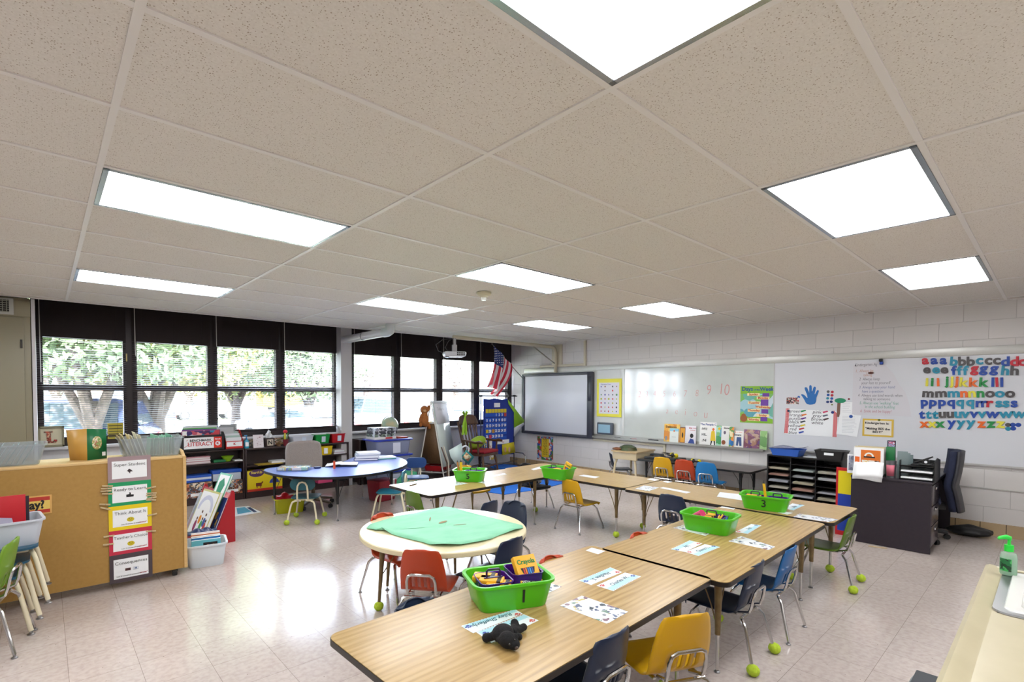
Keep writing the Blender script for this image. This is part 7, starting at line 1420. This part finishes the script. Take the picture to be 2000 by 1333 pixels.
for k, (a, b, c, n_) in enumerate([((.04, -.06, .03), (.09, .02, .135), '#e0b020', 'yellow'), ((.05, -.07, .03), (.07, .0, .13), '#d8a018', 'amber'), ((.08, -.05, .03), (.12, .01, .12), '#2050a8', 'blue'), ((.07, -.08, .04), (.115, -.05, .115), '#1c3c80', 'navy')]): pencil(Mx @ Vector(a), Mx @ Vector(b), c, n_+' pencil leaning in the green bin with the pink cup', .006)
Mx, rz = green_bin(1496, 966, -78, '3', 'green bin marked 3 on the right table', .36, .25, .12, .085)
caddy(Mx, rz, -.08, .0, .16, .17, .09, 'purple caddy, left one in the green bin marked 3'); caddy(Mx, rz, .085, .0, .15, .17, .09, 'purple caddy, right one in the green bin marked 3'); crayon_box(Mx, rz+PI/2, -.09, -.02, .078, 'yellow crayon box lying in the green bin marked 3')
pencil(Mx @ Vector((.005, .0, .03)), Mx @ Vector((-.02, -.01, .24)), '#e8b41a', 'thick yellow marker standing up in the green bin marked 3', .011)
Mx, rz = green_bin(918, 917, -51, '5', 'green bin marked 5 on the far table', .34, .25, .125, .085)
caddy(Mx, rz, .04, .0, .20, .17, .10, 'purple caddy in the green bin marked 5'); pencil(Mx @ Vector((-.10, 0, .04)), Mx @ Vector((-.105, .01, .225)), '#e0b41a', 'thick yellow marker standing in the green bin marked 5', .016); pencil(Mx @ Vector((-.125, .02, .04)), Mx @ Vector((-.15, .02, .22)), '#b8783a', 'tan marker beside the yellow one in the green bin marked 5', .010)
Mx, rz = green_bin(1090, 913, -84, '', 'small green bin with a crayon box sticking out, on the far corner table', .34, .26, .125)
caddy(Mx, rz, -.06, .0, .16, .17, .10, 'purple caddy in the green bin on the far corner table'); crayon_box(Mx, rz, -.0, -.04, .085, 'small yellow crayon box in the green bin on the far corner table')
o = crayon_box(Mx, rz, .07, .03, .05, 'yellow and green crayon box standing tilted in the bin on the far corner table', math.radians(-15), True); o.scale = (.7, .8, .9); o.rotation_euler = (0, math.radians(25), rz)

# ------------------------------------------------------------------ papers on the tables
def sheet_px(pts, label, kind, text=None, name='name_card', cat='name card', grp='name cards on the tables', z=TZ, rot=0, tcol=None, lift=.0009):
    w = [Zp(u, v, z) for u, v in pts]; c = sum((p for p in w), Vector())/len(w); a = math.atan2(w[1].y-w[0].y, w[1].x-w[0].x)
    r = thing(name, label, cat, (c.x, c.y, z+lift*.3), a, grp); R = Matrix.Rotation(-a, 2); q = [R @ Vector((p.x-c.x, p.y-c.y)) for p in w]
    m = {'tag': M('tag_white', '#dde4ea', .3), 'mat': None, 'blank': M('sheet_white', '#dfe2e6', .35)}[kind] if kind != 'mat' else patchy('placemat_print', ['#4a5a7a', '#7a5a6a', '#6a8a7a', '#2a3a4a', '#b8a860', '#5a6a8a'], 30, .3, base='#dcdfe4', cut=.40)
    ar = sum(q[i].x*q[(i+1) % len(q)].y-q[(i+1) % len(q)].x*q[i].y for i in range(len(q)))
    MB().prism([tuple(p) for p in q], 0, lift).build('sheet', m, r)
    xs = [p.x for p in q]; ys = [p.y for p in q]; W2, H2 = (max(xs)-min(xs)), (max(ys)-min(ys))
    if kind == 'tag':
        L = (w[1]-w[0]).length; bnd = MB(); cx_, cy_ = 0, 0
        e = (q[1]-q[0]).normalized(); f = (q[-1]-q[0]); hh = f.length; f.normalize()
        def loc(s_, t_): return q[0]+(q[1]-q[0])*s_+(q[-1]-q[0])*t_
        bnd.prism([tuple(loc(*p)) for p in ((.02, .06), (.98, .06), (.98, .42), (.02, .42))], lift, lift+.0003); bnd.build('blue_band', M('tag_blue', '#a8d4e2', .35), r)
        pw = MB(); pb = MB()
        for (mb_, s0, t0) in ((pw, .08, .74), (pb, .92, .30)):
            for k in range(4): a2 = k*.7-1.05; o_ = loc(s0, t0)+Vector((math.sin(a2), math.cos(a2)))*.014; mb_.prism([(o_.x+x*.0045, o_.y+y*.0045) for x, y in arc(0, 0, 1, 0, 315, 7)], lift, lift+.0006)
            o_ = loc(s0, t0); mb_.prism([(o_.x+x*.009, o_.y+y*.007) for x, y in arc(0, 0, 1, 0, 330, 9)], lift, lift+.0006)
        pw.build('red_paw', M('paw_red', '#c04a48', .5), r); pb.build('blue_paw', M('paw_blue', '#3a4a9a', .5), r)
        dt = MB()
        for k in range(16): o_ = loc(.06+.055*k, .03); dt.prism([(o_.x-.002, o_.y-.0015), (o_.x+.002, o_.y-.0015), (o_.x+.002, o_.y+.0015), (o_.x-.002, o_.y+.0015)], lift, lift+.0006)
        dt.build('dotted_edge', M('dot_red', '#a84a5a', .5), r)
        if text:
            o_ = loc(.5, .5); vs, fs = text_geo(text, .036 if len(text) > 9 else .042, 'CENTER', .0002, .2, .0004); an = math.atan2(e.y, e.x)+rot; cs, sn = math.cos(an), math.sin(an)
            MB().add([(o_.x+a_*cs-b_*sn, o_.y+a_*sn+b_*cs, lift+.0006+d_) for a_, b_, d_ in vs], fs).build('written_name', M('name_teal', '#2a5a6a', .5), r)
    return r
TG = 'name card with paw prints, '
sheet_px([(1021, 1200), (1006, 1191), (900, 1224), (924, 1238)][1:] + [(1021, 1200)], TG+'rear one under the plush dog on the near table', 'tag', 'Riley Shefferly', rot=0)
sheet_px([(1023, 1201), (930, 1236), (960, 1257), (1052, 1213)], TG+'front one under the plush dog on the near table', 'tag', 'Emily')
sheet_px([(1192, 1109), (1130.5, 1135), (1154.5, 1143.5), (1215, 1118.6)], TG+'left of the pair at the near table end', 'tag', 'Hadlee S.')
sheet_px([(1198, 1155.5), (1252, 1127), (1220.5, 1119.5), (1165, 1145)], TG+'right of the pair at the near table end', 'tag', 'Charles W.')
sheet_px([(1346.5, 1056.5), (1310, 1073.6), (1337.5, 1079), (1372, 1062.5)], TG+'left of the pair on the middle table', 'tag', 'Lily')
sheet_px([(1364.5, 1087), (1406.5, 1069.4), (1376.5, 1064), (1338, 1079)], TG+'right of the pair on the middle table', 'tag', 'Owen L.')
sheet_px([(1460.7, 1043.6), (1487.5, 1027), (1467, 1024.5), (1436, 1040)], TG+'single one right of the bin with the pink cup', 'tag', 'Ava')
sheet_px([(1550, 997.7), (1571.7, 987.5), (1547.4, 984.2), (1530.8, 993.9)], TG+'on the right table beside the green bin marked 3', 'tag', 'Max')
MG = 'white place mat with small pictures, '
def mat(pts, l, **k): return sheet_px(pts, MG+l, 'mat', name='place_mat', cat='place mat', grp='picture place mats on the tables', **k)
mat([(1186, 1219.5), (1227, 1196), (1136.5, 1164.5), (1093.6, 1184)], 'on the near table below the paired name cards')
mat([(1062, 1164), (1097, 1147), (1068, 1138), (1050, 1160)], 'mostly hidden behind the bin with the large pencil box')
mat([(1501, 1075), (1514, 1069), (1447, 1048), (1423, 1058)], 'on the middle table near the blue chair')
mat([(1377.8, 1047.5), (1398, 1037), (1335.7, 1025.8), (1315, 1032)], 'under the bin with the pink cup')
mat([(1617.6, 1020.7), (1638, 1015.6), (1561.5, 1004), (1548.7, 1010.5)], 'at the near end of the right table')
mat([(1268, 960), (1288, 953), (1258, 949), (1240, 955.6)], 'at the far end of the right table')
mat([(1090, 939), (1120, 932), (1100, 927), (1070, 932)], 'under the green bin on the far corner table')
mat([(884, 950), (915, 945), (880, 940), (855, 945)], 'left of the bin marked 5 on the far table')
mat([(960, 947.5), (982, 945), (952, 940), (932, 942.5)], 'right of the bin marked 5 on the far table')
def blank(pts, l, **k): return sheet_px(pts, l, 'blank', name='paper_sheet', cat='paper', grp='blank white sheets on the tables', **k)
blank([(1168, 1083.5), (1182, 1077.5), (1156, 1070.6), (1144, 1076)], 'small white card at the rear edge of the near table')
blank([(1449, 978), (1454, 967), (1405.8, 962), (1400, 971)], 'large blank white sheet left of the bin marked 3')
blank([(1537, 1006), (1548.7, 1002.8), (1528, 999), (1519, 1001.5)], 'small white card in front of the bin marked 3')
blank([(1341, 964.5), (1349, 962), (1295, 952), (1288.5, 954)], 'long white strip at the far end of the right table')
blank([(1304, 944), (1314, 942), (1301, 939.8), (1293.6, 941)], 'small white card at the far right corner of the right table')
blank([(1278, 940), (1288, 938), (1274, 935), (1263, 936.5)], 'small white card at the near end of the far corner table')
blank([(1433, 996), (1436, 994), (1410, 990), (1406, 992)], 'white slip at the rear edge of the middle table behind the pink cup bin')
blank([(1162, 935), (1171, 932), (1140, 928), (1130, 930)], 'folded white sheet in the middle of the far corner table')
blank([(857, 955.5), (870, 954), (835, 947), (826, 949)], 'white strip at the left end of the far table')
blank([(960, 933), (990, 927), (985, 925), (952, 931)], 'long white strip behind the bin marked 5 on the far table')
blank([(1042, 919), (1068, 914), (1058, 911), (1037, 917)], 'white sheet left of the green bin on the far corner table')
p0, p1 = Zp(915, 941, TZ+.006), Zp(927, 938.3, TZ+.006); pencil(p0, p1, '#d8b418', 'yellow crayon lying in front of the bin marked 5', .008)
p0, p1 = Zp(800, 949, TZ+.005), Zp(815, 945, TZ+.005); pencil(p0, p1, '#5a5048', 'grey pencil at the left end of the far table', .005)
# odds and ends on the black chair and blue-table top
rnd = random.Random(31); o = MB().ball((0, 0, .03), .08, n=14, sc=(1.2, .9, .4), wob=.5); tag(o.build('scarf', patchy('scarf_print', ['#14161c', '#1a2a4a', '#2a2a30', '#3a5a80'], 30), loc=(4.88, 4.62, .31)), 'dark patterned scarf piled on the black chair', 'scarf')
tag(MB().ball((0, 0, .025), .06, n=12, sc=(1.2, .9, .4), wob=.4).build('tissue', paper, loc=(5.01, 4.62, .31)), 'crumpled white paper on the black chair', 'paper')
# blue table things
def kb(u, v, z=.5705): return Zp(u, v, z)
a = kb(575, 918); r = thing('organizer_box', 'clear organiser box of coloured beads on the blue table', 'box', (a.x, a.y, .5708), math.radians(-36)); 
MB().box(-.17, -.10, .004, .17, .10, .034, bev=.004).build('beads', patchy('beads', ['#e05a3a', '#2aa05a', '#2a6ad0', '#e8d040', '#e8e8ea', '#8ad0b0', '#e8e8ee'], 26, stretch=(1, 1, .2)), r); MB().box(-.185, -.115, 0, .185, .115, .045, bev=.006).build('case', clearp, r)
a = kb(620, 915); tag(MB().box(-.04, -.03, 0, .04, .03, .02, bev=.008).build('computer_mouse', M('mouse_navy', '#1c2a5a', .4), loc=(a.x, a.y, .5708)), 'small navy object beside the bead organiser on the blue table', 'mouse')
a = kb(668, 910); r = thing('open_notebook', 'open notebook with curled white pages on the blue table', 'notebook', (a.x, a.y, .5708), math.radians(-30)); MB().grid(lambda u, v: ((u-.5)*.40, (v-.5)*.24, .012+.022*math.sin(PI*u)**2*(1 if u < .5 else .5)+.01*u), 16, 4).build('pages', paper, r, solid=.008); MB().box(-.2, -.125, 0, .2, .125, .006).build('cover', M('nb_dark', '#1c2440', .5), r)
a = kb(653, 916); pencil((a.x, a.y, .5708), (a.x, a.y+.003, .685), '#d8502a', 'orange glue stick standing on the blue table', .015)
a = kb(715, 898); z = .5708
for k, (c, n_, w_, h_) in enumerate([('#1c2a6a', 'navy binder, bottom of the pile on the blue table', .34, .03), ('#d0d4dc', 'white binder, second in the pile on the blue table', .33, .032), ('#aab2c8', 'pale blue folder, third in the pile on the blue table', .33, .014), ('#dcdfe6', 'white binder on top of the pile on the blue table', .31, .03)]):
    r = thing('binder', n_, 'binder', (a.x+.01*k, a.y, z), math.radians(-28+4*k), 'binders piled on the blue table'); MB().box(-w_/2, -.13, 0, w_/2, .13, h_, bev=.003).build('cover', M('bnd'+c, c, .4), r); MB().box(-w_/2+.01, -.1315, .006, w_/2-.01, .12, h_-.006).build('pages', paper, r); z += h_+.0006
a = kb(748, 896); r = thing('binder', 'white and green notebook lying right of the binder pile on the blue table', 'notebook', (a.x+.02, a.y, .5708), math.radians(-14)); MB().box(-.15, -.11, 0, .15, .11, .012, bev=.002).build('cover', M('nb_green', '#4a9a8a', .5), r); MB().box(-.148, -.108, .012, .148, .108, .03).build('pages', paper, r)
a = kb(690, 905); tag(MB().ball((0, 0, .008), .03, n=10, sc=(1.6, 1, .3), wob=.3).build('trinket', M('trinket_gold', '#b89a5a', .5), loc=(a.x, a.y, .5708)), 'small cluster of gold trinkets beside the open notebook', 'trinkets')

# ------------------------------------------------------------------ black plush dog on the near table
pf = noisy('black_plush', '#08080a', '#151518', 90, .95, bump=.8); c = Zp(985, 1240, TZ); r = thing('plush_dog', 'small black plush dog lying on the near table', 'plush toy', (c.x, c.y, TZ+.001)); L = lambda u, v, z: Zp(u, v, TZ+z)-Vector((c.x, c.y, TZ))
b = MB(); b.ball(L(982, 1238, .035), .040, n=20, sc=(1.15, 1.0, .85)).ball(L(991, 1251, .035), .033, n=18, sc=(1, 1, .95)).ball(L(1004, 1260, .024), .022, n=16, sc=(1.1, 1, .95))
b.tube([L(970, 1240, .028), L(960, 1245, .022), L(951, 1247, .018)], [.018, .016, .017], 12).ball(L(950, 1247, .018), .018)
b.tube([L(998, 1234, .030), L(1005, 1226, .026), L(1006, 1219, .032)], [.016, .015, .017], 12).ball(L(1005, 1218, .034), .017)
b.tube([L(1003, 1236, .022), L(1015, 1232, .018), L(1022, 1226, .02)], [.014, .013, .015], 12).ball(L(1023, 1226, .02), .015).ball(L(1014, 1245, .014), .014)
b.ball(L(979, 1252, .030), .018, sc=(.9, 1.2, .8)).ball(L(1006, 1244, .045), .014, sc=(.8, 1.1, .8))
remesh(b.build('body', pf, r), .0035, 3)
MB().ball(L(995, 1260, .045), .0035).ball(L(1005, 1251, .045), .0035).build('eyes', M('eye_gloss', '#0a0a0a', .05, coat=1), r); MB().ball(L(1009, 1267, .026), .006, sc=(1.3, 1, .9)).build('nose', M('nose_brown', '#3a2418', .3), r)
